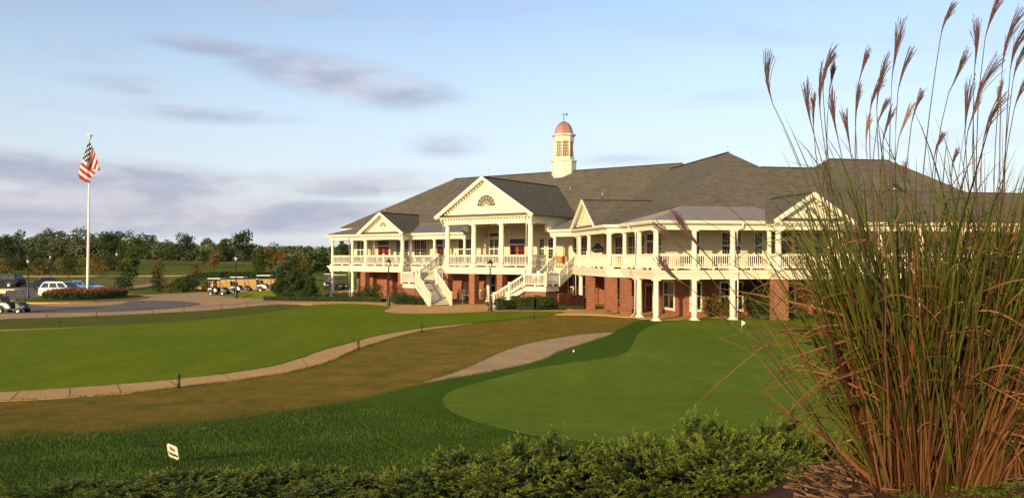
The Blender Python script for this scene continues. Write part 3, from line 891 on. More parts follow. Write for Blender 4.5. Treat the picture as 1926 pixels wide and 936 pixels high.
rail2(B, .25, 0, 2.6, 0); rail2(B, 3.0, 0, 5.45, 0); rail2(B, 5.9, 0, GR0 - .2, 0); rail2(B, GR0, -.15, GR0, GRD + .2); rail2(B, GR0 + .28, GRD, GR1 - .25, GRD)
rail2(B, GR1, GRD + .2, GR1, -.15); rail2(B, GR1 + .2, 0, 17, 0); rail2(B, 17.4, 0, 20.4, 0); rail2(B, 20.8, 0, 23.8, 0)

# windows and doors
_wc = {}
def window_mesh(w, h, cols, rows, mull, trim):
    fr = MB()
    t = trim
    fr.box(-w / 2 - t, w / 2 + t, -.07, .02, -t, 0); fr.box(-w / 2 - t, w / 2 + t, -.07, .02, h, h + t * 1.3)
    fr.box(-w / 2 - t, -w / 2, -.07, .02, 0, h); fr.box(w / 2, w / 2 + t, -.07, .02, 0, h)
    fr.box(-w / 2 - t - .04, w / 2 + t + .04, -.12, .02, -t - .05, -t)
    gl_ = MB(); gl_.box(-w / 2, w / 2, -.022, .015, 0, h)
    mu = MB()
    mu.box(-w / 2, w / 2, -.045, -.024, h * .48, h * .53)
    for i in range(1, cols): mu.box(-w / 2 + w * i / cols - .007, -w / 2 + w * i / cols + .007, -.036, -.0235, 0, h)
    for i in range(1, rows):
        if abs(i / rows - .5) < .01: continue
        mu.box(-w / 2, w / 2, -.0355, -.0236, h * i / rows - .007, h * i / rows + .007)
    if mull: mu.box(-.045, .045, -.06, -.0232, 0, h)
    return fr, gl_, mu
def window(F, x, y, z, w=.95, h=1.75, cols=3, rows=6, mull=False, trim=.12, mat='glass_dark', parent=None, name='window'):
    key = (w, h, cols, rows, mull, trim, mat)
    if key not in _wc:
        fr, g_, mu = window_mesh(w, h, cols, rows, mull, trim)
        _wc[key] = [q.build(n_, m_, None, link=False).data for q, n_, m_ in ((fr, 'frame', 'white_paint'), (g_, 'pane', mat), (mu, 'muntins', 'white_paint'))]
    a = math.atan2(F.u[1], F.u[0]); par = parent or house
    o = bpy.data.objects.new(name, _wc[key][0]); o.parent = par
    o.location = Vector(F(x, y - .003, z)) - OFF[par]; o.rotation_euler = (0, 0, a); COL.objects.link(o)
    for n_, d_ in (('pane', _wc[key][1]), ('muntins', _wc[key][2])):
        c = bpy.data.objects.new(n_, d_); c.parent = o; COL.objects.link(c)
    return o
def door(F, x, y, z, w=1.7, h=2.15, double=True, transom=True):
    a = math.atan2(F.u[1], F.u[0])
    fr = MB(); t = .13; H = h + (.62 if transom else 0)
    fr.box(-w / 2 - t, -w / 2, -.08, .02, 0, H); fr.box(w / 2, w / 2 + t, -.08, .02, 0, H); fr.box(-w / 2 - t, w / 2 + t, -.08, .02, H, H + .16)
    if transom: fr.box(-w / 2, w / 2, -.075, .02, h, h + .12)
    root = fr.build('door', 'white_paint', None)
    root.parent = house; root.location = Vector(F(x, y - .003, z)) - ROOTP; root.rotation_euler = (0, 0, a)
    OFF[root] = Vector((0, 0, 0))
    n = 2 if double else 1
    for i in range(n):
        x0 = -w / 2 + w * i / n + .01; x1 = -w / 2 + w * (i + 1) / n - .01
        lf = MB(); s_ = .13
        lf.box(x0, x0 + s_, -.05, .01, 0, h); lf.box(x1 - s_, x1, -.05, .01, 0, h); lf.box(x0 + s_, x1 - s_, -.05, .01, 0, .42); lf.box(x0 + s_, x1 - s_, -.05, .01, h - s_, h)
        for k in range(1, 4): lf.box(x0 + s_, x1 - s_, -.044, -.02, .42 + (h - .55) * k / 4 - .015, .42 + (h - .55) * k / 4 + .015)
        cx = (x0 + x1) / 2; lf.box(cx - .015, cx + .015, -.042, -.02, .42, h - s_)
        l_ = lf.build('door_leaf', 'door_red', root)
        pn = MB(); pn.box(x0 + s_, x1 - s_, -.02, .0, .42, h - s_); pn.build('pane', 'glass_dark', root)
    if transom:
        pn = MB(); pn.box(-w / 2, w / 2, -.03, .01, h + .12, H); pn.build('pane', 'glass_dark', root)
    return root
WZ = ZD + .78; WH = 1.95
def wA(px0, px1, **k):
    x0, x1 = A.at(px0, DA), A.at(px1, DA); window(A, (x0 + x1) / 2, DA, WZ, w=round(x1 - x0 - .16, 2), h=WH, **k)
wA(671.5, 685.5, cols=4, mull=True); wA(745, 753.5); wA(760, 769); wA(779, 803.5, cols=6, mull=True); wA(862, 888, cols=6, mull=True)
wA(921, 938.5, cols=4, mull=True); wA(1014.5, 1025, cols=3); wA(1031, 1048.5, cols=4); wA(1078, 1086, cols=3); wA(1093, 1105, cols=3)
door(A, (A.at(711, DA) + A.at(733, DA)) / 2, DA, ZD, w=1.7); door(A, A.at(829, DA), DA, ZD, w=1.1, double=False); door(A, A.at(973.5, DA), DA, ZD, w=1.85)
window(A, A.at(930, DA), DA, ZD + 2.95, w=1.1, h=.42, cols=1, rows=1, trim=.06)
BL = C   # left-facing wall line of wing B in frame C is y = WALLX + .92
yl = WALLX + .92
def wC(px0, px1, z=WZ, h=WH, **k):
    x0, x1 = C.at(px0, yl), C.at(px1, yl); window(C, (x0 + x1) / 2, yl, z, w=round(x1 - x0 - .2, 2), h=h, **k)
wC(1158, 1172, cols=4, mull=True); wC(1183, 1198, cols=4, mull=True); wC(1207, 1214); wC(1237, 1246)
door(C, C.at(1224, yl), yl, ZD, w=1.5)
def wB(px0, px1, z=WZ, h=WH, **k):
    x0, x1 = B.at(px0, DB), B.at(px1, DB); window(B, (x0 + x1) / 2, DB, z, w=round(x1 - x0 - .16, 2), h=h, **k)
wB(1299, 1316.5); wB(1356, 1373.5); wB(1382, 1394.5); wB(1418, 1434.5); wB(1492, 1508.5); wB(1531, 1548); wB(1640, 1656); wB(1700, 1716); wB(1760, 1776)
door(B, B.at(1467, DB), DB, ZD, w=1.9)
# lower storey openings
LZ = .55; LH = 1.95
wB(1298, 1319, z=LZ, h=LH, cols=2, rows=2, trim=.13); wB(1354, 1372, z=LZ, h=LH, cols=2, rows=2, trim=.13); wB(1381, 1397, z=LZ, h=LH, cols=2, rows=2, trim=.13); wB(1528, 1547, z=LZ, h=LH, cols=2, rows=2, trim=.13)
wC(1249, 1269, z=LZ, h=LH, cols=2, rows=2, trim=.14); wC(1158, 1168, z=LZ, h=LH, cols=2, rows=2, trim=.14)
door(C, C.at(1222, yl), yl, .03, w=1.5, h=2.1, transom=False)
door(B, B.at(1482, DB), DB, .03, w=1.0, h=2.2, double=False, transom=False)
for px0, px1 in ((917, 932), (1070, 1078), (1094, 1104)):
    x0, x1 = A.at(px0, DA), A.at(px1, DA); window(A, (x0 + x1) / 2, DA, .6, w=round(x1 - x0, 2), h=1.95, cols=2, rows=2, trim=.08)
# dark hanging sign board with carved arched top on the angled wall
sb = MB()
sx = A.at(1125, DA - .3)
pts = [(-.62, 0), (.62, 0), (.62, .42), (.40, .52), (.18, .80), (-.18, .80), (-.40, .52), (-.62, .42)]
n0 = len(pts)
vs = [A(sx + x, DA - .36, 4.95 + z) for x, z in pts] + [A(sx + x, DA - .30, 4.95 + z) for x, z in pts]
sb.add(vs, [tuple(range(n0))[::1], tuple(range(n0, 2 * n0))[::-1]] + [(i, i + n0, (i + 1) % n0 + n0, (i + 1) % n0) for i in range(n0)])
sbo = sb.build('wall_sign', 'sign_board', house)
sl = MB()
for i, (a_, b_) in enumerate(((-.45, -.30), (-.26, -.14), (-.10, .02), (.06, .20), (.24, .34), (.38, .48))): sl.box(sx + a_, sx + b_, DA - .372, DA - .362, 5.13, 5.21 + (.04 if i in (0, 4) else 0), A)
sl.build('lettering', 'sign_plate', sbo)
# ------------------------------------------------------------------ roofs
def hip_roof(F, x0, x1, y0, y1, ze, xa, xb, yr, zr, name='roof', th=.14, yr2=None):
    mb = MB()
    yr2 = yr if yr2 is None else yr2
    e = [F(x0, y0, ze), F(x1, y0, ze), F(x1, y1, ze), F(x0, y1, ze)]
    r = [F(xa, yr, zr), F(xb, yr2, zr)]
    b = [(p[0], p[1], p[2] - th) for p in e]
    if yr2 == yr:
        fs = [(0, 1, 5, 4), (1, 2, 5), (2, 3, 4, 5), (3, 0, 4)]
    else:   # ridge running along y
        fs = [(0, 1, 4), (1, 2, 5, 4), (2, 3, 5), (3, 0, 4, 5)]
    mb.add(e + r + b, fs + [(0, 6, 7, 1), (1, 7, 8, 2), (2, 8, 9, 3), (3, 9, 6, 0), (9, 8, 7, 6)])
    return part(mb, name, 'shingles')
def eave_trim(F, pts, z):
    ln = [F.xy(*p) for p in pts]
    mb = MB(); band(mb, ln, -.02, .16, z - .34, z - .13); band(mb, ln, .16, .5, z - .30, z - .24)
    part(mb, 'fascia', 'white_paint')
AE = 7.95
hip_roof(A, -1.3, 47, 2.5, 21.5, AE, 8.3, 37.4, 12, 13.9, name='main_roof')
eave_trim(A, [(-1.25, 21), (-1.25, 2.55), (33.4, 2.55)], AE)
hip_roof(B, 3, 17, 3, 30, 8.1, 10, 10, 10, 13.15, name='hip_roof', yr2=23)
hip_roof(B, 4, 31, 3.02, 13.4, 8.09, 9.2, 25.8, 8.2, 11.78, name='long_roof')
hip_roof(B, 12.3, 31.1, 3.04, 16.2, 8.08, 18.9, 24.6, 9.6, 12.75, name='upper_roof')
hip_roof(B, 13.6, 52, -.5, 11.5, 6.99, 15.8, 50, 5.4, 9.72, name='front_roof')
eave_trim(B, [(3.05, 20), (3.05, 3.05), (14.2, 3.05)], 8.1)
# small dormer peeping over the front roof
mb = MB()
dx = B.at(1653, 7.0); 
mb.add([B(dx - 1.4, 5.6, 9.35), B(dx + 1.2, 5.6, 9.35), B(dx + .1, 5.6, 10.35), B(dx - 1.4, 9, 9.35), B(dx + 1.2, 9, 9.35), B(dx + .1, 9, 10.35)], [(0, 1, 2), (0, 2, 5, 3), (1, 4, 5, 2), (3, 5, 4), (0, 3, 4, 1)])
part(mb, 'dormer_gable', 'white_paint')
mb = MB(); mb.beam(B(dx + .1, 5.2, 10.42), B(dx - 1.6, 5.2, 9.36), .5, .07); mb.beam(B(dx + .1, 5.2, 10.42), B(dx + 1.5, 5.2, 9.3), .5, .07); part(mb, 'dormer_roof', 'shingles')

# standing seam metal porch roofs
def metal(Fm, P0, P1, P2, P3, parent_name='porch_roof', step=.45):
    """quad: eave P0->P1, top P3->P2; with seams running up the slope"""
    P = [Vector(Fm(*p)) if Fm else Vector(p) for p in (P0, P1, P2, P3)]
    mb = MB(); th = Vector((0, 0, -.06))
    tri = (P[2] - P[3]).length < .02
    if tri: mb.add([P[0], P[1], P[2]] + [p + th for p in (P[0], P[1], P[2])], [(0, 1, 2), (5, 4, 3), (0, 3, 4, 1), (1, 4, 5, 2), (2, 5, 3, 0)])
    else: mb.hexa([p + th for p in P] + P)
    ro = part(mb, parent_name, 'metal_roof')
    e = P[1] - P[0]; L = e.length; u = e / L
    up = (P[2] - P[0]) - u * (P[2] - P[0]).dot(u); up.normalize()
    sm_ = MB()
    n = int(L / step)
    nrm = u.cross(up)
    if nrm.z < 0: nrm = -nrm
    a3 = (P[3] - P[0]); a2 = (P[2] - P[0])
    u3, h3 = a3.dot(u), a3.dot(up); u2, h2 = a2.dot(u), a2.dot(up)
    for i in range(n + 1):
        s_ = L * i / n
        # height where the vertical line meets the outline
        H = h3
        if s_ < u3: H = h3 * s_ / max(u3, 1e-6)
        if s_ > u2: H = h2 * (L - s_) / max(L - u2, 1e-6)
        if H < .15: continue
        a = P[0] + u * s_; b = a + up * H
        sm_.beam(a + nrm * .02, b + nrm * .02, .04, .055, nrm)
    sm_.build('standing_seams', 'metal_roof', ro, kind='stuff')
    # ridge flashing along the top
    if not tri:
        fl = MB(); fl.beam(P[3] + nrm * .03, P[2] + nrm * .03, .1, .05, nrm); fl.build('ridge_cap', 'metal_roof', ro)
    return ro
ze = ZG + .01; zt_ = 8.03
metal(A, (-.55, -.55, ze), (19.35, -.55, ze), (19.35, 2.75, zt_ + .06), (2.4, 2.75, zt_ + .06))
metal(A, (-.55, 4.5, ze), (-.55, -.55, ze), (2.4, 2.75, zt_ + .06), (2.4, 4.5, zt_ + .06))
kx = A.loc(corner)[0]
metal(A, (30.1, DR - .55, ze), (kx + .9, DR - .55, ze), (kx + 2.0, 2.75, zt_ + .25), (30.1, 2.75, zt_ + .25))
metal(B, (-.55, -.55, ze), (14.0, -.55, ze), (8.95, 3.0, 8.12), (3.0, 3.0, 8.12))
metal(B, (-.55, 6.7, ze), (-.55, -.55, ze), (3.0, 3.0, 8.12), (3.0, 3.0, 8.12))
# shingled skirt tying the angled porch to the hip roof
mb = MB()
SK = [B(4.75, 13.8, 9.30), B(-1.45, 10.15, ze), B(-1.45, 7.68, ze), B(-.53, 6.68, ze), B(3.0, 3.0, 8.12), B(-1.45, 20, ze)]
mb.add(SK + [(x, y, z - .12) for x, y, z in SK], [(0, 1, 2), (0, 2, 3), (0, 3, 4), (8, 7, 6), (9, 8, 6), (10, 9, 6), (2, 1, 7, 8), (3, 2, 8, 9), (4, 3, 9, 10)])
part(mb, 'skirt_roof', 'shingles')

# gables
def fan_window(F, x, y, z, r, parent, h=1.0, spokes=6, rings=2):
    n = 20
    fr = MB()
    for i in range(n):
        t0, t1 = math.pi * i / n, math.pi * (i + 1) / n
        def q(t, rr, yy): return F(x + rr * math.cos(t), y + yy, z + rr * h * math.sin(t))
        fr.hexa([q(t0, r, -.05), q(t1, r, -.05), q(t1, r, .0), q(t0, r, .0), q(t0, r + .08, -.05), q(t1, r + .08, -.05), q(t1, r + .08, 0), q(t0, r + .08, 0)])
    fr.box(x - r - .12, x + r + .12, y - .07, y, z - .09, z, F)
    w_ = fr.build('fan_window', 'white_paint', parent)
    gl_ = MB()
    arc = [F(x + r * math.cos(math.pi * i / n), y - .015, z + r * h * math.sin(math.pi * i / n)) for i in range(n + 1)]
    gl_.add([F(x, y - .015, z)] + arc, [(0, i + 2, i + 1) if False else (0, i + 1, i + 2) for i in range(n)])
    g2 = MB()
    arcb = [F(x + r * math.cos(math.pi * i / n), y - .002, z + r * h * math.sin(math.pi * i / n)) for i in range(n + 1)]
    gl_.add(arc + arcb, [(i, i + 1, i + n + 2, i + n + 1) for i in range(n)])
    gl_.build('pane', 'glass_fan', w_)
    mu = MB()
    for k in range(1, spokes):
        t = math.pi * k / spokes
        mu.beam(F(x, y - .03, z), F(x + r * math.cos(t), y - .03, z + r * h * math.sin(t)), .018, .03, Vector((0, 0, 1)) if k != spokes / 2 else Vector(F.u + (0,)))
    for ri in range(1, rings + 1):
        rr = r * ri / (rings + .55)
        for i in range(10):
            t0, t1 = math.pi * i / 10, math.pi * (i + 1) / 10
            mu.beam(F(x + rr * math.cos(t0), y - .03, z + rr * h * math.sin(t0)), F(x + rr * math.cos(t1), y - .03, z + rr * h * math.sin(t1)), .018, .02)
    mu.build('muntins', 'white_paint', w_)
m = mk('glass_fan', (.085, .072, .045), .5, spec=.2)
def gable(F, xc, half, yf, yb, ze, zr, fan=None, brackets=True, closed=True):
    """pitched roof with ridge running back from a pediment that faces the viewer"""
    g = MB(); th = .16
    sl = (zr - ze) / half
    L = [F(xc - half, yf, ze), F(xc, yf, zr), F(xc, yb, zr), F(xc - half, yb, ze)]
    R = [F(xc, yf, zr), F(xc + half, yf, ze), F(xc + half, yb, ze), F(xc, yb, zr)]
    dn = lambda p: (p[0], p[1], p[2] - th)
    g.add(L + [dn(p) for p in L], [(0, 1, 2, 3)[::1], (7, 6, 5, 4), (0, 4, 5, 1), (3, 2, 6, 7), (0, 3, 7, 4)])
    g.add(R + [dn(p) for p in R], [(0, 1, 2, 3)[::1], (7, 6, 5, 4), (0, 4, 5, 1), (3, 2, 6, 7), (1, 5, 6, 2)])
    # under-fill so that the slabs read as a solid roof from every side
    ro = part(g, 'gable_roof', 'shingles')
    rk = MB()
    yr = yf - .03
    for sgn in (-1, 1):
        a = Vector(F(xc, yr, zr - .06)); b = Vector(F(xc + sgn * half, yr, ze - .06))
        up = Vector((0, 0, 1))
        rk.beam(a, b, .10, .20); rk.beam(Vector(F(xc, yf + .05, zr - .20)), Vector(F(xc + sgn * half * .98, yf + .05, ze - .17)), .16, .16)
    # closing soffit under the rake
    for sgn in (-1, 1):
        p0 = F(xc, yf + .02, zr - .2); p1 = F(xc + sgn * (half - .1), yf + .02, ze - .12); p2 = F(xc + sgn * (half - .1), yf + .55, ze - .12); p3 = F(xc, yf + .55, zr - .2)
        o_ = [p0, p1, p2, p3]
        rk.hexa([(p[0], p[1], p[2] - .05) for p in o_] + o_)
    rk.build('rake_trim', 'white_paint', ro)
    ty = yf + .52
    tp = MB()
    ins = .28
    tz = ze - .02
    tri = [(xc - half + ins, tz), (xc + half - ins, tz), (xc, tz + (half - ins) * sl)]
    a_ = [F(x, ty, z) for x, z in tri]; b_ = [F(x, ty + .15, z) for x, z in tri]
    tp.add(a_ + b_, [(0, 1, 2), (5, 4, 3), (0, 3, 4, 1), (1, 4, 5, 2), (2, 5, 3, 0)])
    ty_o = part(tp, 'pediment', 'cream_smooth')
    lg = MB(); o_ = [F(xc - half + .05, yf + .0, ze + .01), F(xc + half - .05, yf + .0, ze + .01), F(xc + half - .3, ty, ze + .20), F(xc - half + .3, ty, ze + .20)]
    lg.hexa([(p[0], p[1], p[2] - .06) for p in o_] + o_)
    lg.build('ledge_flashing', 'shingles', ty_o)
    if fan: fan_window(F, xc + fan[0], ty - .002, fan[1], fan[2], ty_o, spokes=fan[3], rings=fan[4])
    if brackets:
        bk = MB()
        n = int(math.hypot(half, zr - ze) / .36)
        for sgn in (-1, 1):
            for i in range(1, n):
                f = i / n
                x = xc + sgn * half * (1 - f) * .97; z = ze + (zr - ze) * f
                hz = z - .38
                if hz < ze + .15: continue
                u_ = .09
                bk.box(x - u_, x + u_, ty - .26, ty - .004, hz - .05, hz + .08, F)
        bk.build('rake_brackets', 'white_paint', ty_o, kind='stuff')
    return ro
painted('cream_smooth', (.82, .74, .52), .5, .08)
gable(A, 24.78, 5.65, PTD - .80, 9.5, 8.28, 11.9, fan=(.15, 9.2, 1.03, 8, 2))
gable(A, 9.1, 3.3, GLD - .62, 5.2, ZG, 9.2, fan=(.05, 7.72, .46, 6, 1))
gable(C, 6.3, 3.75, -.62, 6.2, ZG, 9.32)
gable(B, 10.85, 3.0, GRD - .62, 6.3, ZG, 8.92, fan=(.05, 7.45, .46, 8, 1))
# lightning rods and ridge cap
for (F, x, y, z, h) in ((A, 24.78, -3.6, 11.85, .9), (A, 27.0, 7.5, 10.9, 1.2), (C, 6.3, 1.2, 9.25, 1.1), (A, 9.1, -1.0, 9.15, .6), (B, 10, 10.05, 13.1, .6)):
    mb = MB(); p = Vector(F(x, y, z)); mb.tube([p, p + Vector((0, 0, h))], [.018, .012], 6); part(mb, 'lightning_rod', 'chrome')
def ridge(F, a, b):
    mb = MB(); p = Vector(F(*a)); q = Vector(F(*b)); mb.beam(p, q, .26, .05); part(mb, 'ridge_cap', 'shingle_dark' if abs(a[2] - b[2]) < .5 else 'shingles')
shingle('shingle_dark', (.06, .05, .04), (.045, .038, .032), (.03, .027, .025))
ridge(A, (8.3, 12, 13.92), (37.4, 12, 13.92)); ridge(B, (10, 10, 13.17), (10, 23, 13.17)); ridge(B, (12.0, 8.2, 11.8), (17.2, 8.2, 11.8)); ridge(B, (18.9, 9.6, 12.77), (24.6, 9.6, 12.77)); ridge(B, (15.8, 5.4, 9.74), (50, 5.4, 9.74))
ridge(A, (24.78, -4.7, 11.91), (24.78, 8.5, 11.91)); ridge(A, (9.1, -1.8, 9.21), (9.1, 4.4, 9.21)); ridge(C, (6.3, -.55, 9.33), (6.3, 5.6, 9.33)); ridge(B, (10.85, -1.75, 8.93), (10.85, 4.1, 8.93))

# ------------------------------------------------------------------ cupola
cp = Vector(A(23.55, 12, 0))
o8 = math.radians(-34.5 + 22.5)
def oct_(prof, n=8, sm=False, rot=o8):
    mb = MB(); mb.lathe(prof, (cp.x, cp.y, 0), n=n, rot=rot, sm=sm); return mb
cu = part(oct_([(1.36, 12.6), (1.36, 14.85), (1.46, 14.90), (1.46, 15.02), (1.34, 15.06)]), 'cupola', 'cream_smooth')
R = 1.10
ln = oct_([(1.14, 15.05), (1.14, 15.42)]); ln.build('lantern_base', 'cream_smooth', cu)
ln = oct_([(.93, 15.42), (.93, 17.1)]); ln.build('lantern_core', 'glass_amber', cu)
for k in range(8):
    t = o8 + k * math.pi / 4
    mb = MB(); mb.tube([(cp.x + 1.02 * math.cos(t), cp.y + 1.02 * math.sin(t), 15.42), (cp.x + 1.02 * math.cos(t), cp.y + 1.02 * math.sin(t), 17.1)], .105, 6); mb.build('corner_post', 'cream_smooth', cu)
    t2 = t + math.pi / 8
    Fk = Frame(cp.x + .955 * math.cos(t2), cp.y + .955 * math.sin(t2), math.degrees(t2) + 90)
    mb = MB()
    for i in (-.13, .13): mb.box(i - .014, i + .014, -.03, .0, 15.42, 17.1, Fk)
    for j in range(1, 5): mb.box(-.33, .33, -.032, .001, 15.42 + 1.68 * j / 5 - .014, 15.42 + 1.68 * j / 5 + .014, Fk)
    mb.build('window_grille', 'white_paint', cu)
ln = oct_([(1.14, 17.1), (1.14, 17.62), (1.26, 17.70), (1.38, 17.78), (1.38, 17.88), (1.1, 17.95)]); ln.build('lantern_cornice', 'cream_smooth', cu)
dm = oct_([(1.06, 17.93), (1.05, 18.02), (.98, 18.35), (.86, 18.70), (.68, 19.0), (.45, 19.22), (.2, 19.34), (.04, 19.38)], n=8); dm.build('dome', 'copper', cu)
vn = MB(); vn.tube([(cp.x, cp.y, 19.3), (cp.x, cp.y, 20.3)], .035, 6); vn.lathe([(.0, -.07), (.07, 0), (.0, .07)], (cp.x, cp.y, 19.75), 8)
vn.beam((cp.x - .35, cp.y, 20.12), (cp.x + .35, cp.y, 20.12), .03, .03); vn.beam((cp.x, cp.y - .3, 19.95), (cp.x, cp.y + .3, 19.95), .03, .03)
vn.add([(cp.x + .2, cp.y - .01, 20.05), (cp.x + .42, cp.y - .01, 20.0), (cp.x + .36, cp.y - .01, 20.38), (cp.x + .2, cp.y + .01, 20.05), (cp.x + .42, cp.y + .01, 20.0), (cp.x + .36, cp.y + .01, 20.38)], [(0, 1, 2), (5, 4, 3), (0, 3, 4, 1), (1, 4, 5, 2), (2, 5, 3, 0)])
vn.build('weathervane', 'black_metal', cu)

# ------------------------------------------------------------------ downspouts
def spout(pts):
    mb = MB(); mb.tube([Vector(p) for p in pts], .05, 6); part(mb, 'downspout', 'white_paint')
spout([A(PT0 - .42, PTD - .55, 8.15), A(PT0 - .42, PTD - .55, 7.95), A(PT0 - .40, PTD - .18, 7.6), A(PT0 - .40, PTD - .18, 3.6), A(PT0 - .5, PTD - .42, 3.45), A(PT0 - .4, PTD - .30, 2.8), A(PT0 - .4, PTD - .2, .1)])
spout([A(PT1 - .36, PTD - .6, 8.15), A(PT1 - .36, PTD - .6, 7.95), A(PT1 - .34, PTD - .2, 7.6), A(PT1 - .34, PTD - .2, 3.6), A(PT1 - .34, PTD - .48, 3.4), A(PT1 - .34, PTD - .34, 2.6)])
spout([A(2.95, -.55, 6.85), A(2.95, -.25, 6.4), A(2.95, -.2, 3.65), A(2.95, -.45, 3.5), A(2.95, -.25, 2.8), A(2.95, -.2, .3), A(2.8, -.5, .1)])
spout([B(-.55, 4.5, 6.85), B(-.5, 4.2, 6.5), B(-.22, 3.75, 6.25), B(-.22, 3.75, 4.0), B(-.48, 4.1, 3.6), B(-.48, 4.1, 3.0), B(-.25, 3.75, 2.75), B(-.25, 3.75, .35), B(-.5, 3.85, .1)])
spout([B(6.2, -.55, 6.85), B(6.2, -.5, 6.55), B(5.92, -.22, 6.3), B(5.92, -.22, 3.6), B(5.92, -.42, 3.4), B(5.92, -.28, 2.8), B(5.92, -.25, .1)])
spout([A(32.5, DR - .5, 6.85), A(32.5, DR - .45, 6.5), A(kx + .25, DR - .15, 6.2), A(kx + .25, DR - .15, 3.6), A(kx + .2, DR - .4, 3.45), A(kx + .2, DR - .3, 2.9), A(kx + .2, DR - .25, 1.0)])

# ------------------------------------------------------------------ staircases
def flight(st, a, b, z0, z1, width, n, low_post=True, sw=None):
    """a: top-centre (x,y), b: bottom-centre; steps, stringers and balustrades"""
    a = np.array(a); b = np.array(b); d = b - a; L = np.linalg.norm(d); d = d / L; c = np.array((-d[1], d[0]))
    for i in range(n):
        f0 = i / n; f1 = (i + 1) / n
        zt0 = z1 - (z1 - z0) * (i + .0) / n - (z1 - z0) / n * .0
        zz = z1 - (z1 - z0) * (i + 1) / (n + 1)
        p = a + d * L * f0; q = a + d * (L * f1 + .03)
        w = width / 2
        mb = MB(); e = [p - c * w, q - c * w, q + c * w, p + c * w]
        mb.hexa([(x, y, zz - .045) for x, y in e] + [(x, y, zz) for x, y in e])
        mb.build('tread', 'tread_paint', st)
        mb = MB(); e = [p - c * w, p + d * .025 - c * w, p + d * .025 + c * w, p + c * w]
        rz = (z1 - z0) / (n + 1)
        mb.hexa([(x, y, zz - .0) for x, y in e] + [(x, y, zz + rz * .45) for x, y in e]); mb.build('riser', 'white_paint', st)
    for sgn in (-1, 1):
        p = a + c * sgn * (width / 2 + .04); q = b + c * sgn * (width / 2 + .04)
        mb = MB(); mb.beam((p[0], p[1], z1 - .28), (q[0], q[1], z0 + .02), .06, .30); mb.build('stringer', 'white_paint', st)
        mid = (p + q) / 2; zm = (z0 + z1) / 2
        railing((p[0], p[1], z1), (mid[0], mid[1], zm + .05), st, low=.16, h=1.1)
        railing((mid[0], mid[1], zm + .05), (q[0], q[1], z0 + .12), st, low=.16, h=1.1)
        an = math.atan2(d[1], d[0])
        newel((mid[0], mid[1], zm - .1), st, h=1.38, w=.17, a=an); newel((q[0], q[1], max(z0 - .02, 0)), st, h=1.3, w=.2, a=an)
painted('tread_paint', (.40, .34, .27), .7, .2)
ZL = 1.95
# left staircase: upper flight comes straight out, lower flight swings towards the terrace
sl_root = empty('porch_staircase', A(17.8, -4.5, 0), 'white wooden staircase left of the tall portico, its lower flight coming forward to the terrace', 'staircase', 'staircases down from the upper porch')
a0 = A.xy(17.75, DR + 1.3); a1 = A.xy(17.75, -4.15)
flight(sl_root, A.xy(17.75, -1.3), a1, ZL, ZD, 2.0, 9)
d1 = np.array((.47, -.883)); c1 = np.array((.883, .47))
bl = np.array((-7.46, 75.55))
bot = bl + c1 * 1.05; top = bot - d1 * 3.25
flight(sl_root, top, bot, 0, ZL, 2.0, 11)
tl = top - c1 * 1.05; tr = top + c1 * 1.05
lp = [A.xy(16.35, -6.35), tuple(tl), tuple(tr), A.xy(18.85, -4.1), A.xy(16.35, -4.1)]
mb = MB(); mb.prism(lp, ZL - .05, ZL); mb.build('landing_floor', 'tread_paint', sl_root)
mb = MB(); mb.prism([tuple(np.array(p) + (np.array(sum(np.array(q) for q in lp)) / 5 - np.array(p)) * .02) for p in lp], ZL - .42, ZL - .055); mb.build('landing_beam', 'white_paint', sl_root)
mb = MB(); mb.prism([tuple(np.array(p) + (np.array(sum(np.array(q) for q in lp)) / 5 - np.array(p)) * .07) for p in lp], -.2, ZL - .425); mb.build('brick_base', 'brick', sl_root)
mb = MB(); w_ = .9
e0 = tl + c1 * .15; e1 = tl + c1 * .15 + d1 * 2.9; e2 = tr - c1 * .15 + d1 * 2.9; e3 = tr - c1 * .15
mb.add([(e0[0], e0[1], -.1), (e1[0], e1[1], -.1), (e2[0], e2[1], -.1), (e3[0], e3[1], -.1), (e0[0], e0[1], ZL - .5), (e3[0], e3[1], ZL - .5)], [(3, 2, 1, 0), (0, 1, 4), (2, 3, 5), (1, 2, 5, 4), (0, 4, 5, 3)])
mb.build('brick_base', 'brick', sl_root)
def lrail(st, p, q): railing((p[0], p[1], ZL), (q[0], q[1], ZL), st, h=1.1)
lrail(sl_root, lp[0], lp[1]); lrail(sl_root, lp[4], lp[0])
for p in (lp[0], lp[1], lp[2]): newel((p[0], p[1], ZL - .02), sl_root, a=math.radians(-34.5))
# deck return between the stair head and the portico, with newels
for x in (16.68, 18.82): newel(A(x, -1.3, ZD - .02), sl_root, a=math.radians(-34.5))
mb = MB(); mb.box(16.6, 18.95, -1.42, -.2, ZD - .25, ZD + .004, A); mb.build('stair_head', 'white_paint', sl_root)
railing(A(16.68, -.2, ZD), A(16.68, -1.3, ZD), sl_root); railing(A(18.82, -.2, ZD), A(18.82, -1.3, ZD), sl_root)
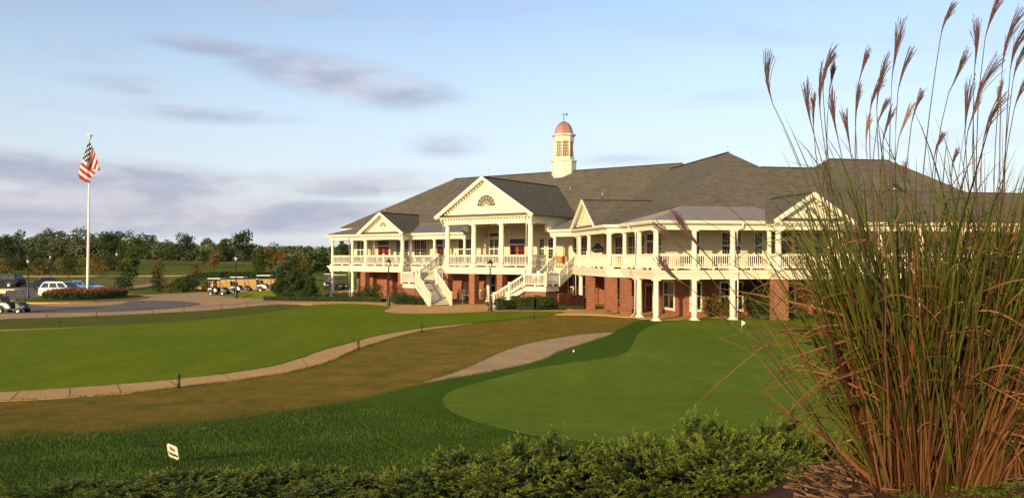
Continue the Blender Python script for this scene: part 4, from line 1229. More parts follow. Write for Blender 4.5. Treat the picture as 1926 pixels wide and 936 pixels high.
# right staircase: lower flight runs along the front of the house
sr_root = empty('porch_staircase', A(31.6, -5, 0), 'white wooden staircase right of the tall portico, turning down to the left behind a hedge', 'staircase', 'staircases down from the upper porch')
flight(sr_root, A.xy(31.65, DR - .05), A.xy(31.65, -4.05), ZL, ZD, 2.0, 9)
lx0, lx1, ly0, ly1 = 30.55, 32.75, -6.3, -4.1
mb = MB(); mb.box(lx0, lx1, ly0, ly1, ZL - .05, ZL, A); mb.build('landing_floor', 'tread_paint', sr_root)
mb = MB(); mb.box(lx0 + .03, lx1 - .03, ly0 + .03, ly1 - .03, ZL - .46, ZL - .055, A); mb.build('landing_beam', 'white_paint', sr_root)
mb = MB(); mb.box(lx0 + .12, lx1 - .12, ly0 + .12, ly1 - .12, -.2, ZL - .465, A)
mb.add([A(lx0 + .1, ly0 + .2, -.2), A(lx0 + .1, ly1 - .2, -.2), A(lx0 - 2.8, ly1 - .2, -.2), A(lx0 - 2.8, ly0 + .2, -.2), A(lx0 + .1, ly0 + .2, ZL - .5), A(lx0 + .1, ly1 - .2, ZL - .5)], [(0, 1, 2, 3), (0, 3, 4), (1, 5, 2), (2, 5, 4, 3)])
mb.build('brick_base', 'brick', sr_root)
flight(sr_root, A.xy(lx0, (ly0 + ly1) / 2), A.xy(lx0 - 3.3, (ly0 + ly1) / 2), 0, ZL, 2.0, 11)
lrail(sr_root, A.xy(lx0, ly0), A.xy(lx1, ly0)); lrail(sr_root, A.xy(lx1, ly0), A.xy(lx1, ly1))
for p in ((lx0, ly0), (lx1, ly0), (lx1, ly1), (lx0, ly1)): newel(A(p[0], p[1], ZL - .02), sr_root, a=math.radians(-34.5))
for x in (30.6, 32.7): newel(A(x, DR - .05, ZD - .02), sr_root, a=math.radians(-34.5))
# ------------------------------------------------------------------ street furniture
def make_lamp():
    r = empty('lamp_post', (0, 0, 0), None, 'lamp post', 'black lamp posts around the clubhouse')
    mb = MB(); mb.lathe([(.22, 0), (.22, .1), (.17, .16), (.15, .5), (.11, .62), (.085, .7), (.07, .8), (.055, 3.55), (.075, 3.6), (.05, 3.66), (.05, 3.72), (.13, 3.78)], n=12); mb.build('post', 'black_metal', r)
    mb = MB(); mb.lathe([(.12, 3.78), (.2, 4.1)], n=6, sm=False); mb.build('lamp_globe', 'lamp_glass', r)
    mb = MB()
    for k in range(6):
        t = k * math.pi / 3; mb.tube([(.125 * math.cos(t), .125 * math.sin(t), 3.78), (.207 * math.cos(t), .207 * math.sin(t), 4.1)], .012, 4)
    mb.build('cage', 'black_metal', r)
    mb = MB(); mb.lathe([(.25, 4.09), (.25, 4.13), (.2, 4.2), (.11, 4.28), (.08, 4.3), (.05, 4.42), (.02, 4.46), (.035, 4.5), (.0, 4.55)], n=10, sm=False); mb.build('lamp_cap', 'black_metal', r)
    return r
lampspec = [(53, 88.5, 1.02, 'black lamp post by the drive edge between the golf cart and the white car'), (95, 112, 1.02, 'black lamp post beyond the grey sedan'), (220, 118, 1.06, 'black lamp post on the grass slope right of the flagpole'),
            (444, 91, 1.09, 'black lamp post on the grass mound in front of the parked golf carts'), (731, 75.3, .98, 'black lamp post on the terrace left of the left staircase'), (922, 68.2, .965, 'black lamp post beside the hedge in front of the tall portico'), (668 / 4.68, 142, .8, 'small distant lamp post on the hillside just left of the flagpole')]
lamp0 = None
for px, Yd, sc, lab in lampspec:
    p = onground(px, Yd)
    if lamp0 is None: o = lamp0 = make_lamp(); o.location = p
    else: o = copy_tree(lamp0, p)
    o.scale = (sc, sc, sc); o['label'] = lab
# bollards
def make_bollard():
    r = empty('bollard_light', (0, 0, 0), None, 'bollard', 'dark bollard lights beside the walks')
    mb = MB(); mb.lathe([(.055, 0), (.055, .33)], n=12); mb.build('shaft', 'bronze', r)
    mb = MB(); mb.lathe([(.04, .33), (.04, .41)], n=10); mb.build('lens', 'black_metal', r)
    mb = MB(); 
    for z in (.345, .37, .395): mb.lathe([(.058, z), (.058, z + .01)], n=12)
    mb.lathe([(.06, .41), (.06, .455), (.045, .475), (.0, .48)], n=12); mb.build('cap', 'bronze', r)
    return r
bspec = [((336, 729), 1.0, 'dark bollard light standing on the near walk, closest to the viewer'), ((674, 658), 1.0, 'dark bollard light at the bend of the garden walk'), ((793, 625), 1.05, 'dark bollard light where the garden walk narrows towards the house'),
         ((1004, 598), 1.05, 'dark bollard light at the far tip of the lawn below the hedge'), ((110, 616), .95, 'dark bollard light on the verge in front of the planted island'), ((377, 600), .95, 'dark bollard light in the middle of the far verge'), ((521, 585.5), 1.1, 'dark bollard light at the right tip of the far verge')]
b0 = None
for (q, sc, lab) in bspec:
    p = at(*q)
    if b0 is None: o = b0 = make_bollard(); o.location = p
    else: o = copy_tree(b0, p)
    o.scale = (sc,) * 3; o['label'] = lab
# rope fence along the drive
rf = empty('rope_fence', at(300, 592), 'low rope fence on thin dark posts along the near edge of the drive', 'fence')
fp = []
for i, q in enumerate([(-60, 599), (-5, 598.3), (88, 597.2), (181, 594.5), (287, 590.5), (346, 586.8), (416.5, 583), (466, 578), (505, 573.8)]):
    p = at(*q); fp.append(p)
    mb = MB(); mb.tube([p, p + Vector((0, 0, .5))], [.035, .03], 6); mb.lathe([(.03, 0), (.042, .01), (.042, .03), (.0, .05)], p + Vector((0, 0, .5)), 6); mb.build('post', 'wood_post', rf)
for a, b in zip(fp[:-1], fp[1:]):
    pts = [a.lerp(b, t / 8) + Vector((0, 0, .47 - .10 * 4 * (t / 8) * (1 - t / 8))) for t in range(9)]
    mb = MB(); mb.tube(pts, .014, 4); mb.build('rope', 'wood_post', rf)

# flagpole and flag
fc = Vector((isl_c.x, isl_c.y + 1.2, 0)); fc = onground(165, isl_c.y + 1.0); fY = fc.y
def fpz(py): return EYE + (485 - py) / FPX * fY
fr_ = empty('flagpole', fc, 'tall white flagpole rising from the red flower bed on the island', 'flagpole')
mb = MB(); mb.tube([fc, fc + Vector((0, 0, 2)), Vector((fc.x + .22, fc.y, fpz(268)))], [.16, .15, .07], 12); mb.build('pole', 'pole_white', fr_)
tp_ = Vector((fc.x + .22, fc.y, fpz(268)))
mb = MB(); mb.lathe([(.05, 0), (.05, .28), (.12, .34), (.14, .62), (.17, .66), (.30, .69), (.28, .76), (.12, .88), (.03, .92), (.0, 1.0)], tp_, 12); mb.build('finial', 'pole_white', fr_)
m = mk('flag_cloth', (.8, .1, .1), .85)
uvn = m.n('ShaderNodeTexCoord'); sx_ = m.n('ShaderNodeSeparateXYZ'); m.l(uvn.outputs['UV'], sx_.inputs[0])
def fm(op, a, b=None):
    n_ = m.n('ShaderNodeMath', operation=op)
    for i, v in enumerate((a, b)):
        if v is None: continue
        if isinstance(v, (int, float)): n_.inputs[i].default_value = v
        else: m.l(v, n_.inputs[i])
    return n_.outputs[0]
U, Vv = sx_.outputs[0], sx_.outputs[1]
stripe = fm('LESS_THAN', fm('MODULO', fm('MULTIPLY', Vv, 13.0), 2.0), 1.0)     # odd stripes red from the top (v measured downwards)
canton = fm('MULTIPLY', fm('LESS_THAN', U, .40), fm('LESS_THAN', Vv, 7 / 13))
# 50 stars as small dots in staggered rows
def dots(ou, ov):
    a = fm('SUBTRACT', fm('FRACT', fm('ADD', fm('MULTIPLY', U, 6 / .40), ou)), .5)
    b = fm('SUBTRACT', fm('FRACT', fm('ADD', fm('MULTIPLY', Vv, 5 / (7 / 13)), ov)), .5)
    return fm('LESS_THAN', fm('ADD', fm('MULTIPLY', a, a), fm('MULTIPLY', b, b)), .05)
st_ = fm('MAXIMUM', dots(0, 0), dots(.5, .5))
c_ = m.mix(stripe, (.78, .72, .68), (.50, .025, .03))
c_ = m.mix(canton, c_, (.018, .03, .085))
c_ = m.mix(fm('MULTIPLY', canton, st_), c_, (.75, .75, .75))
m.col(c_)
tr = m.n('ShaderNodeBsdfTranslucent'); m.l(c_, tr.inputs[0]); mx = m.n('ShaderNodeMixShader'); mx.inputs[0].default_value = .3
m.l(m.b.outputs[0], mx.inputs[1]); m.l(tr.outputs[0], mx.inputs[2]); m.l(mx.outputs[0], m.t.nodes['Material Output'].inputs[0])
# limp cloth: the fly end swings left below the canton and folds back right behind it
sc_ = fY / FPX
# limp cloth hanging from the hoist: a front leaf falling left, a second leaf folded back on the right
nb_, na_ = 64, 64
Eb = [(0, 148.5, 327), (.18, 153, 334), (.42, 165, 342), (.62, 173, 334), (.80, 181, 324), (1, 187.5, 318)]
TOPX, TOPY = 170.0, 263.0
vs = []; uvs = []
for i in range(na_ + 1):
    for k in range(nb_ + 1):
        a_ = i / na_; b_ = k / nb_
        ex = np.interp(b_, [e[0] for e in Eb], [e[1] for e in Eb]); ey = np.interp(b_, [e[0] for e in Eb], [e[2] for e in Eb])
        x = TOPX + (b_ - .5) * 2.0 + a_ * (ex - TOPX) + math.sin(a_ * 3.1) * 1.2 * (b_ - .45); y = TOPY + a_ * (ey - TOPY)
        xf = 165 + (314 - y) * (10 / 36.0)
        right = x > xf and y > 276 and y < 314 + (x - 165) * .22
        if right: U_ = .8; V_ = 7.0 / 13 + (x - xf) / 62.0 + (y - 276) * .0015
        else:
            dd = (y - 264) * .80 - (x - 170) * .60
            U_ = .1 + .28 * min(1, max(0, (x - 150) / 26)); V_ = dd / 65.5
            if V_ > 7 / 13: U_ = .8
        V_ = min(.999, max(0.001, V_))
        dep = (.16 if right else -.10) + .11 * math.sin(b_ * 11 + a_ * 2) * a_ + .05 * math.sin(b_ * 23 + 1) * a_
        vs.append((tp_.x + (x - TOPX + 2.2) * sc_, tp_.y - .25 + dep, tp_.z - (y - 266) * sc_)); uvs.append((U_, V_))
fs = [(i * (nb_ + 1) + k, (i + 1) * (nb_ + 1) + k, (i + 1) * (nb_ + 1) + k + 1, i * (nb_ + 1) + k + 1) for i in range(na_) for k in range(nb_)]
me = bpy.data.meshes.new('flag'); me.from_pydata(vs, [], fs); me.materials.append(M['flag_cloth'])
ul = me.uv_layers.new(name='UVMap')
for lp_ in me.loops: ul.data[lp_.index].uv = uvs[lp_.vertex_index]
for p in me.polygons: p.use_smooth = True
fo = bpy.data.objects.new('flag', me); COL.objects.link(fo)
sol = fo.modifiers.new('thickness', 'SOLIDIFY'); sol.thickness = .006
tag(fo, 'limp red and white striped flag with a starred blue corner hanging from the flagpole', 'flag')

# ------------------------------------------------------------------ vehicles
def wheel(parent, x, y, r, w, rim='chrome'):
    a = empty if False else None
    mb = MB(); n = 20; s_ = 1 if y > 0 else -1
    def ring(rad, yy): return [(x + rad * math.cos(2 * math.pi * k / n), yy, r + rad * math.sin(2 * math.pi * k / n)) for k in range(n)]
    prof = [(r * .62, y + s_ * w * .5), (r * .93, y + s_ * w * .5), (r, y + s_ * w * .36), (r, y - s_ * w * .36), (r * .93, y - s_ * w * .5), (r * .3, y - s_ * w * .5)]
    vs = []; fs = []
    for rad, yy in prof: vs += ring(rad, yy)
    for i in range(len(prof) - 1):
        for k in range(n): fs.append((i * n + k, i * n + (k + 1) % n, (i + 1) * n + (k + 1) % n, (i + 1) * n + k))
    mb.add(vs, fs, True); t = mb.build('wheel', 'rubber', parent)
    mb = MB(); yy = y + s_ * w * .44
    mb.add(ring(r * .62, yy) + [(x, yy - s_ * .03, r)], [(k, (k + 1) % n, n) for k in range(n)])
    for k in range(5):
        th = 2 * math.pi * k / 5; mb.beam((x, yy + s_ * .012, r), (x + r * .58 * math.cos(th), yy + s_ * .012, r + r * .58 * math.sin(th)), .02, r * .17, Vector((0, 1, 0)).cross(Vector((math.cos(th), 0, math.sin(th)))))
    mb.build('rim', rim, t)
def car(name, label, cat, paint, prof, belt, roofl, W, wheels, r, loc, rz, group=None, rack=False):
    """prof: lower body outline (x,z) from rear bumper over the bonnet to front; roofl: greenhouse outline"""
    root = empty(name, (0, 0, 0), label, cat, group)
    # body: cross-sections across the width with tumblehome
    def loft(outline, ws, nm, mat, smooth_=True):
        mb = MB(); n = len(outline); vs = []
        for wy, inset in ws:
            cx = sum(p[0] for p in outline) / n; cz = sum(p[1] for p in outline) / n
            for x, z in outline: vs.append((cx + (x - cx) * (1 - inset), wy, cz + (z - cz) * (1 - inset * .8)))
        fs = []
        for i in range(len(ws) - 1):
            for k in range(n): fs.append((i * n + k, (i + 1) * n + k, (i + 1) * n + (k + 1) % n, i * n + (k + 1) % n))
        fs.append(tuple(range(n))); fs.append(tuple((len(ws) - 1) * n + k for k in range(n))[::-1])
        mb.add(vs, fs, False); return mb.build(nm, mat, root)
    h = W / 2
    loft(prof, [(-h, .03), (-h * .94, .0), (0, -.012), (h * .94, .0), (h, .03)], 'body', paint)
    # greenhouse: tapered shell in paint, glass slightly proud between pillars
    gh = MB(); (xr, zb), (xrt, zt1), (xft, zt2), (xf, zb2) = roofl
    b_ = h * .93; t_ = h * .74
    gh.add([(xr, -b_, zb), (xf, -b_, zb2), (xf, b_, zb2), (xr, b_, zb), (xrt, -t_, zt1), (xft, -t_, zt2), (xft, t_, zt2), (xrt, t_, zt1)],
           [(3, 2, 1, 0), (4, 5, 6, 7), (0, 1, 5, 4), (1, 2, 6, 5), (2, 3, 7, 6), (3, 0, 4, 7)])
    gh.build('cabin', paint, root)
    rp = MB(); rp.box(xrt + .1, xft - .1, -t_ * .9, t_ * .9, min(zt1, zt2) + .0, max(zt1, zt2) + .035); rp.build('roof_panel', paint, root)
    def quad(nm, P, out, pad=(.08, .08)):
        P = [Vector(p) for p in P]; c = sum(P, Vector()) / 4; Q = [p + (c - p) * pad[0] for p in P]; o_ = Vector(out).normalized() * .012
        g_ = MB(); g_.hexa([q - o_ * .5 for q in Q] + [q + o_ for q in Q]); g_.build(nm, 'car_glass', root)
    quad('windscreen', [(xf, -b_, zb2), (xf, b_, zb2), (xft, t_, zt2), (xft, -t_, zt2)], (1, 0, 1), (.12, .1))
    quad('rear_window', [(xr, b_, zb), (xr, -b_, zb), (xrt, -t_, zt1), (xrt, t_, zt1)], (-1, 0, .6), (.14, .1))
    for s_ in (-1, 1):
        def sp(f, g):   # f along, g up
            lo = xr + (xf - xr) * f; hi = xrt + (xft - xrt) * f
            z0 = zb + (zb2 - zb) * f; z1_ = zt1 + (zt2 - zt1) * f
            return (lo + (hi - lo) * g, s_ * (b_ + (t_ - b_) * g), z0 + (z1_ - z0) * g)
        cuts = [.05, .30, .34, .62, .66, .95] if rack else [.10, .30, .33, .60, .63, .93]
        for i in range(0, 6, 2):
            quad('side_window', [sp(cuts[i], .08), sp(cuts[i + 1], .08), sp(cuts[i + 1], .86), sp(cuts[i], .86)], (0, s_, .25), (.0, .0))
        mr_ = MB(); mr_.box(xf - .35, xf - .2, s_ * (h + .02) - .08, s_ * (h + .02) + .08, zb2 + .02, zb2 + .16); mr_.build('mirror', paint, root)
        hd = MB(); fx = max(p[0] for p in prof); hd.box(fx - .16, fx + .012, s_ * h * .78 - .17, s_ * h * .78 + .14, .60, .74); hd.build('headlight', 'head_lens', root)
        tx = min(p[0] for p in prof); tl_ = MB(); tl_.box(tx - .012, tx + .14, s_ * h * .82 - .14, s_ * h * .82 + .12, .72, .98 if rack else .88); tl_.build('tail_light', 'tail_red', root)
        for wx in wheels:
            wheel(root, wx, s_ * (h - .10), r, .22)
            ar = MB(); ar.add([(wx + (r + .06) * math.cos(t), s_ * (h + .004), r + (r + .06) * math.sin(t)) for t in np.linspace(-.35, math.pi + .35, 14)] + [(wx + (r + .06) * math.cos(t), s_ * (h - .12), r + (r + .06) * math.sin(t)) for t in np.linspace(-.35, math.pi + .35, 14)],
                              [(i, i + 1, i + 15, i + 14) for i in range(13)] + [tuple(range(14))])
            ar.build('wheel_arch', 'rubber', root)
    bm_ = MB(); x0 = min(p[0] for p in prof); x1 = max(p[0] for p in prof)
    bm_.box(x0 - .03, x0 + .2, -h * .92, h * .92, .36, .52); bm_.box(x1 - .2, x1 + .03, -h * .92, h * .92, .34, .50); bm_.build('bumper', 'cart_black' if not rack else paint, root)
    for s_ in (-1, 1):
        if rack:
            rk = MB(); rk.beam((xrt + .2, s_ * t_ * .86, zt1 + .09), (xft - .2, s_ * t_ * .86, zt2 + .09), .04, .04)
            for x in (xrt + .2, (xrt + xft) / 2, xft - .2): rk.box(x - .04, x + .04, s_ * t_ * .86 - .02, s_ * t_ * .86 + .02, zt1 + .0, zt1 + .09)
            rk.build('roof_rail', 'cart_black', root)
    if rack:
        rk = MB(); rk.beam((xrt + .6, -t_ * .85, zt1 + .12), (xrt + .6, t_ * .85, zt1 + .12), .06, .05); rk.beam((xft - .5, -t_ * .85, zt1 + .12), (xft - .5, t_ * .85, zt1 + .12), .06, .05); rk.build('cross_bar', 'cart_black', root)
    root.location = loc; root.rotation_euler = (0, 0, math.radians(rz))
    return root
suv = [(-2.30, .38), (-2.34, .62), (-2.28, .95), (-2.2, 1.05), (.95, 1.04), (1.3, 1.0), (2.05, .90), (2.25, .78), (2.34, .55), (2.3, .34), (1.9, .28), (-2.0, .28)]
sedan = [(-2.35, .36), (-2.40, .60), (-2.36, .88), (-1.75, .96), (.85, .95), (1.2, .92), (2.05, .78), (2.30, .66), (2.36, .48), (2.3, .30), (1.9, .24), (-2.0, .24)]
GC = 'cars parked beside the drive'
def gpos(px, py): return at(px, py)
car('parked_car', 'white estate car with roof rack parked behind the flower bed', 'car', 'car_white', suv, 1.05, [(-2.22, 1.03), (-1.85, 1.62), (.25, 1.64), (1.05, 1.03)], 1.84, (-1.35, 1.38), .35, onground(122, 90) + Vector((0, 0, .055)), -8, GC, rack=True).scale = (1.07, 1.07, 1.07)
car('parked_car', 'light blue sedan parked behind the flagpole', 'car', 'car_blue', sedan, .95, [(-1.75, .94), (-1.05, 1.38), (.15, 1.40), (1.0, .94)], 1.78, (-1.4, 1.42), .32, onground(158, 99) + Vector((0, 0, .055)), -12, GC).scale = (1.1, 1.1, 1.1)
car('parked_car', 'dark slate sedan seen from behind beyond the white estate car', 'car', 'car_slate', sedan, .95, [(-1.75, .94), (-1.05, 1.38), (.15, 1.40), (1.0, .94)], 1.78, (-1.4, 1.42), .32, onground(96, 107) + Vector((0, 0, .055)), 33, GC).scale = (1.1, 1.1, 1.1)
car('parked_car', 'black off-road car parked furthest left', 'car', 'car_navy', suv, 1.05, [(-2.2, 1.03), (-1.95, 1.70), (.25, 1.72), (1.0, 1.03)], 1.9, (-1.35, 1.38), .38, onground(6, 112) + Vector((0, 0, .055)), 176, GC, rack=True).scale = (1.08, 1.05, .98)

def make_cart(label, body='cart_white', roof='cart_white', bags=True, cover=False):
    root = empty('golf_cart', (0, 0, 0), label, 'golf cart', 'golf carts around the drive')
    mb = MB(); mb.box(-1.15, 1.0, -.52, .52, .26, .36)
    mb.build('chassis', 'cart_black', root)
    mb = MB()   # rear body
    for s_ in (-1, 1):
        pr = [(-.98, .56), (-.92, .74), (-.35, .80), (.04, .70), (.22, .42), (.0, .36), (-.24, .46), (-.34, .60), (-.58, .66)]
        y0, y1 = s_ * .40, s_ * .60
        vs = [(x, y0, z) for x, z in pr] + [(x, y1, z) for x, z in pr]; n = len(pr)
        fs = [(i, (i + 1) % n, (i + 1) % n + n, i + n) for i in range(n)]
        tris = tessellate_polygon([[Vector((x, z, 0)) for x, z in pr]])
        fs += [tuple(t) for t in tris] + [tuple(k + n for k in t)[::-1] for t in tris]
        mb = MB(); mb.add(vs, fs); mb.build('rear_fender', body, root)
    mb = MB(); mb.box(-1.14, -.05, -.42, .42, .36, .77); mb.build('rear_body', 'cart_black', root)
    mb = MB()   # front cowl
    mb.add([(.70, -.56, .34), (1.22, -.46, .34), (1.22, .46, .34), (.70, .56, .34), (.62, -.50, .86), (.86, -.42, .80), (.86, .42, .80), (.62, .50, .86), (1.16, -.40, .56), (1.16, .40, .56)],
           [(3, 2, 1, 0), (4, 5, 6, 7), (0, 1, 8, 5, 4), (2, 3, 7, 6, 9), (5, 8, 9, 6), (1, 2, 9, 8), (0, 4, 7, 3)])
    mb.build('front_cowl', 'cart_black' if body == 'cart_white' else body, root)
    mb = MB(); mb.box(-.62, -.08, -.52, .52, .74, .86); mb.add([], []); mb.build('seat', 'cart_seat', root)
    mb = MB(); mb.hexa([(-.66, -.52, .86), (-.54, -.52, .86), (-.54, .52, .86), (-.66, .52, .86), (-.78, -.5, 1.26), (-.68, -.5, 1.26), (-.68, .5, 1.26), (-.78, .5, 1.26)]); mb.build('backrest', 'cart_seat', root)
    mb = MB(); mb.box(-1.05, .62, -.6, .6, 1.80, 1.84); mb.box(-.98, .55, -.53, .53, 1.84, 1.88); mb.build('canopy', roof, root)
    for s_ in (-1, 1):
        mb = MB(); mb.tube([(.80, s_ * .5, .84), (.50, s_ * .54, 1.80)], .02, 6); mb.build('canopy_post', 'cart_black', root)
        mb = MB(); mb.tube([(-.85, s_ * .5, .78), (-.92, s_ * .54, 1.80)], .02, 6); mb.build('canopy_post', 'cart_black', root)
    mb = MB(); mb.tube([(.62, .25, .82), (.36, .25, 1.06)], .02, 6)
    mb.tube([(.36 + .06 * math.cos(t) , .25 + .17 * math.sin(t), 1.06 + .10 * math.cos(t)) for t in np.linspace(0, 2 * math.pi, 13)], .015, 6); mb.build('steering_wheel', 'cart_black', root)
    mb = MB(); mb.beam((.80, -.5, .86), (.80, .5, .86), .02, .02); mb.beam((.655, -.52, 1.32), (.655, .52, 1.32), .02, .03); mb.build('windscreen_bar', 'chrome', root)
    for x, y in ((-.58, .5), (-.58, -.5), (.92, .5), (.92, -.5)): wheel(root, x, y, .22, .2)
    for s_ in (-1, 1):
        mb = MB(); mb.box(1.12, 1.20, s_ * .33 - .08, s_ * .33 + .08, .46, .56); mb.build('headlight', 'head_lens', root)
    if bags:
        for s_ in (-1, 1):
            mb = MB(); mb.tube([(-.98, s_ * .22, .55), (-1.08, s_ * .22, 1.32)], [.12, .14], 10)
            bo = mb.build('golf_bag', 'cart_black' if s_ < 0 else 'cart_beige', root)
            mb = MB()
            for k in range(5): mb.tube([(-1.06 + .03 * math.cos(k * 1.3), s_ * .22 + .06 * math.sin(k * 1.3), 1.3), (-1.10 + .05 * math.cos(k * 1.3), s_ * .22 + .09 * math.sin(k * 1.3), 1.52)], [.008, .03], 5)
            mb.build('club_heads', 'chrome', bo)
    if cover:
        mb = MB(); mb.box(-1.02, .05, -.58, .58, 1.76, 1.795); mb.hexa([(-1.35, -.56, 1.35), (-1.3, -.56, 1.30), (-1.3, .56, 1.30), (-1.35, .56, 1.35), (-1.06, -.57, 1.80), (-1.0, -.57, 1.76), (-1.0, .57, 1.76), (-1.06, .57, 1.80)])
        mb.box(-1.0, -.1, -.6, -.585, 1.55, 1.8); mb.build('rain_cover', 'cart_beige', root)
    return root
cart = make_cart('white and black golf cart with a beige canopy driving in at the left edge', roof='cart_beige', cover=True); cart.location = onground(23, 66.0) + Vector((0, 0, .055)); cart.rotation_euler = (0, 0, math.radians(-6)); cart.scale = (1.0, 1.0, 1.0)
c1_ = make_cart('golf cart with white canopy beside the standing person'); c1_.location = onground(411, 97.5) + Vector((0, 0, .04)); c1_.rotation_euler = (0, 0, math.radians(-15)); c1_.scale = (1.04,) * 3
c2_ = copy_tree(c1_, onground(453, 99.5) + Vector((0, 0, .1)), math.radians(-8)); c2_['label'] = 'golf cart with white canopy behind the lamp post in front of the tan wall'
c3_ = copy_tree(c1_, onground(502, 100.5) + Vector((0, 0, .25)), math.radians(-4)); c3_['label'] = 'golf cart with white canopy nearest the evergreen trees'
c4_ = copy_tree(c1_, onground(619, 108) + Vector((0, 0, .0)), math.radians(-70)); c4_['label'] = 'golf cart seen end-on beyond the left corner column of the porch'
c4_.location.z = float(zt(c4_.location.x, c4_.location.y)) + .05
c5_ = make_cart('dark golf cart with black body parked under the left end of the porch', body='cart_black', roof='cart_white', bags=False); c5_.location = onground(640, 106) + Vector((0, 0, .05)); c5_.rotation_euler = (0, 0, math.radians(-60)); c5_.scale = (1.04,) * 3
# tan retaining wall with the hedge above
rw = MB()
w0 = onground(515, 103.5); w1 = onground(420, 103.0); w2 = onground(392, 106); w3 = onground(352, 110)
def wallseg(a, b, z0a, z1a, z0b, z1b, t=.35):
    d = (b - a).normalized(); s_ = Vector((-d.y, d.x, 0)) * t
    rw.hexa([(a.x, a.y, z0a), (b.x, b.y, z0b), (b.x + s_.x, b.y + s_.y, z0b), (a.x + s_.x, a.y + s_.y, z0a), (a.x, a.y, z1a), (b.x, b.y, z1b), (b.x + s_.x, b.y + s_.y, z1b), (a.x + s_.x, a.y + s_.y, z1a)])
def zz(py, Y): return EYE + (485 - py) / FPX * Y
wallseg(w1, w0, -.3, zz(525.5, 103), -.3, zz(524.5, 103.5))
wallseg(w2, w1, -.3, zz(534, 106), -.3, zz(525.5, 103)); wallseg(w3, w2, -.3, zz(543, 110), -.3, zz(534, 106))
w4 = onground(528, 98.5); wallseg(w0, w4, -.3, zz(524.5, 103.5), -.3, zz(552, 98.5))
rwo = rw.build('retaining_wall', 'retaining', None); tag(rwo, 'tan rendered retaining wall behind the parked golf carts', 'wall')
# ------------------------------------------------------------------ seats
def rocking_chair(label, loc, rz, sc=1.0):
    r = empty('rocking_chair', (0, 0, 0), label, 'rocking chair', 'rocking chairs under the portico')
    for s_ in (-1, 1):
        mb = MB(); pts = [(x, s_ * .27, .02 + .10 * (x / .5) ** 2) for x in np.linspace(-.55, .5, 9)]; mb.tube(pts, .022, 6); mb.build('rocker', 'rock_chair', r)
        mb = MB(); mb.tube([(.25, s_ * .27, .06), (.25, s_ * .27, .66)], .022, 6); mb.build('leg', 'rock_chair', r)
        mb = MB(); mb.tube([(-.22, s_ * .27, .05), (-.25, s_ * .26, .45), (-.48, s_ * .25, 1.18)], .022, 6); mb.build('leg', 'rock_chair', r)
        mb = MB(); mb.beam((-.34, s_ * .28, .66), (.33, s_ * .28, .67), .08, .025); mb.build('armrest', 'rock_chair', r)
    mb = MB(); mb.box(-.26, .28, -.27, .27, .41, .44); mb.build('seat', 'rock_chair', r)
    mb = MB(); mb.beam((-.47, -.26, 1.14), (-.47, .26, 1.14), .03, .10); mb.beam((-.30, -.26, .60), (-.30, .26, .60), .03, .06); mb.build('back_rail', 'rock_chair', r)
    for k in range(6):
        y = -.19 + k * .076; mb = MB(); mb.beam((-.30, y, .60), (-.465, y, 1.12), .012, .04, Vector((1, 0, 0))); mb.build('slat', 'rock_chair', r)
    r.location = loc; r.rotation_euler = (0, 0, math.radians(rz)); r.scale = (sc,) * 3
    return r
def onA(x, d, z=.05): return Vector(A(x, d, z))
for px, d, rz, lab in ((873, -3.4, -60, 'pale rocking chair left of the middle brick pier, beside the staircase'), (903, -2.6, -110, 'rocking chair just right of the middle brick pier'), (913, -2.2, -75, 'rocking chair in front of the dark window behind the lamp post'), (883, -1.0, -60, 'rocking chair half hidden behind the middle brick pier')):
    rocking_chair(lab, onA(A.at(px, d), d), rz, 1.08)
def wicker_chair(label, loc, rz):
    r = empty('wicker_chair', (0, 0, 0), label, 'chair', 'round-backed wicker chairs on the porch')
    mb = MB(); mb.lathe([(.30, .34), (.34, .38), (.33, .46), (.28, .48)], n=16); mb.build('seat', 'wicker', r)
    mb = MB()
    n = 14; vs = []
    for j in range(6):
        for i in range(n + 1):
            t = math.pi * (.5 + 1.0 * i / n); h = .46 + (j / 5) * (.50 * math.sin(math.pi * i / n) ** .6 + .08)
            vs.append(((.33 + .04 * j / 5) * math.cos(t), (.33 + .04 * j / 5) * math.sin(t), h))
    k = len(vs); vs += [(x * .9, y * .9, z) for x, y, z in vs]
    fs = [(j * (n + 1) + i, j * (n + 1) + i + 1, (j + 1) * (n + 1) + i + 1, (j + 1) * (n + 1) + i) for j in range(5) for i in range(n)]
    fs += [tuple(q + k for q in f)[::-1] for f in fs] + [(5 * (n + 1) + i, 5 * (n + 1) + i + 1, 5 * (n + 1) + i + 1 + k, 5 * (n + 1) + i + k) for i in range(n)]
    mb.add(vs, fs, True); mb.build('backrest', 'wicker', r)
    for t in (.8, 2.3, 3.9, 5.5):
        mb = MB(); mb.tube([(.26 * math.cos(t), .26 * math.sin(t), 0), (.25 * math.cos(t), .25 * math.sin(t), .36)], .025, 6); mb.build('leg', 'wicker', r)
    r.location = loc; r.rotation_euler = (0, 0, math.radians(rz)); return r
wicker_chair('orange wicker chair on the porch nearer the stair head', Vector(A(A.at(1054, .8), .8, ZD)), 60)
wicker_chair('orange wicker chair on the porch further right behind the stair rail', Vector(A(A.at(1064, .8), .8, ZD)), 60)

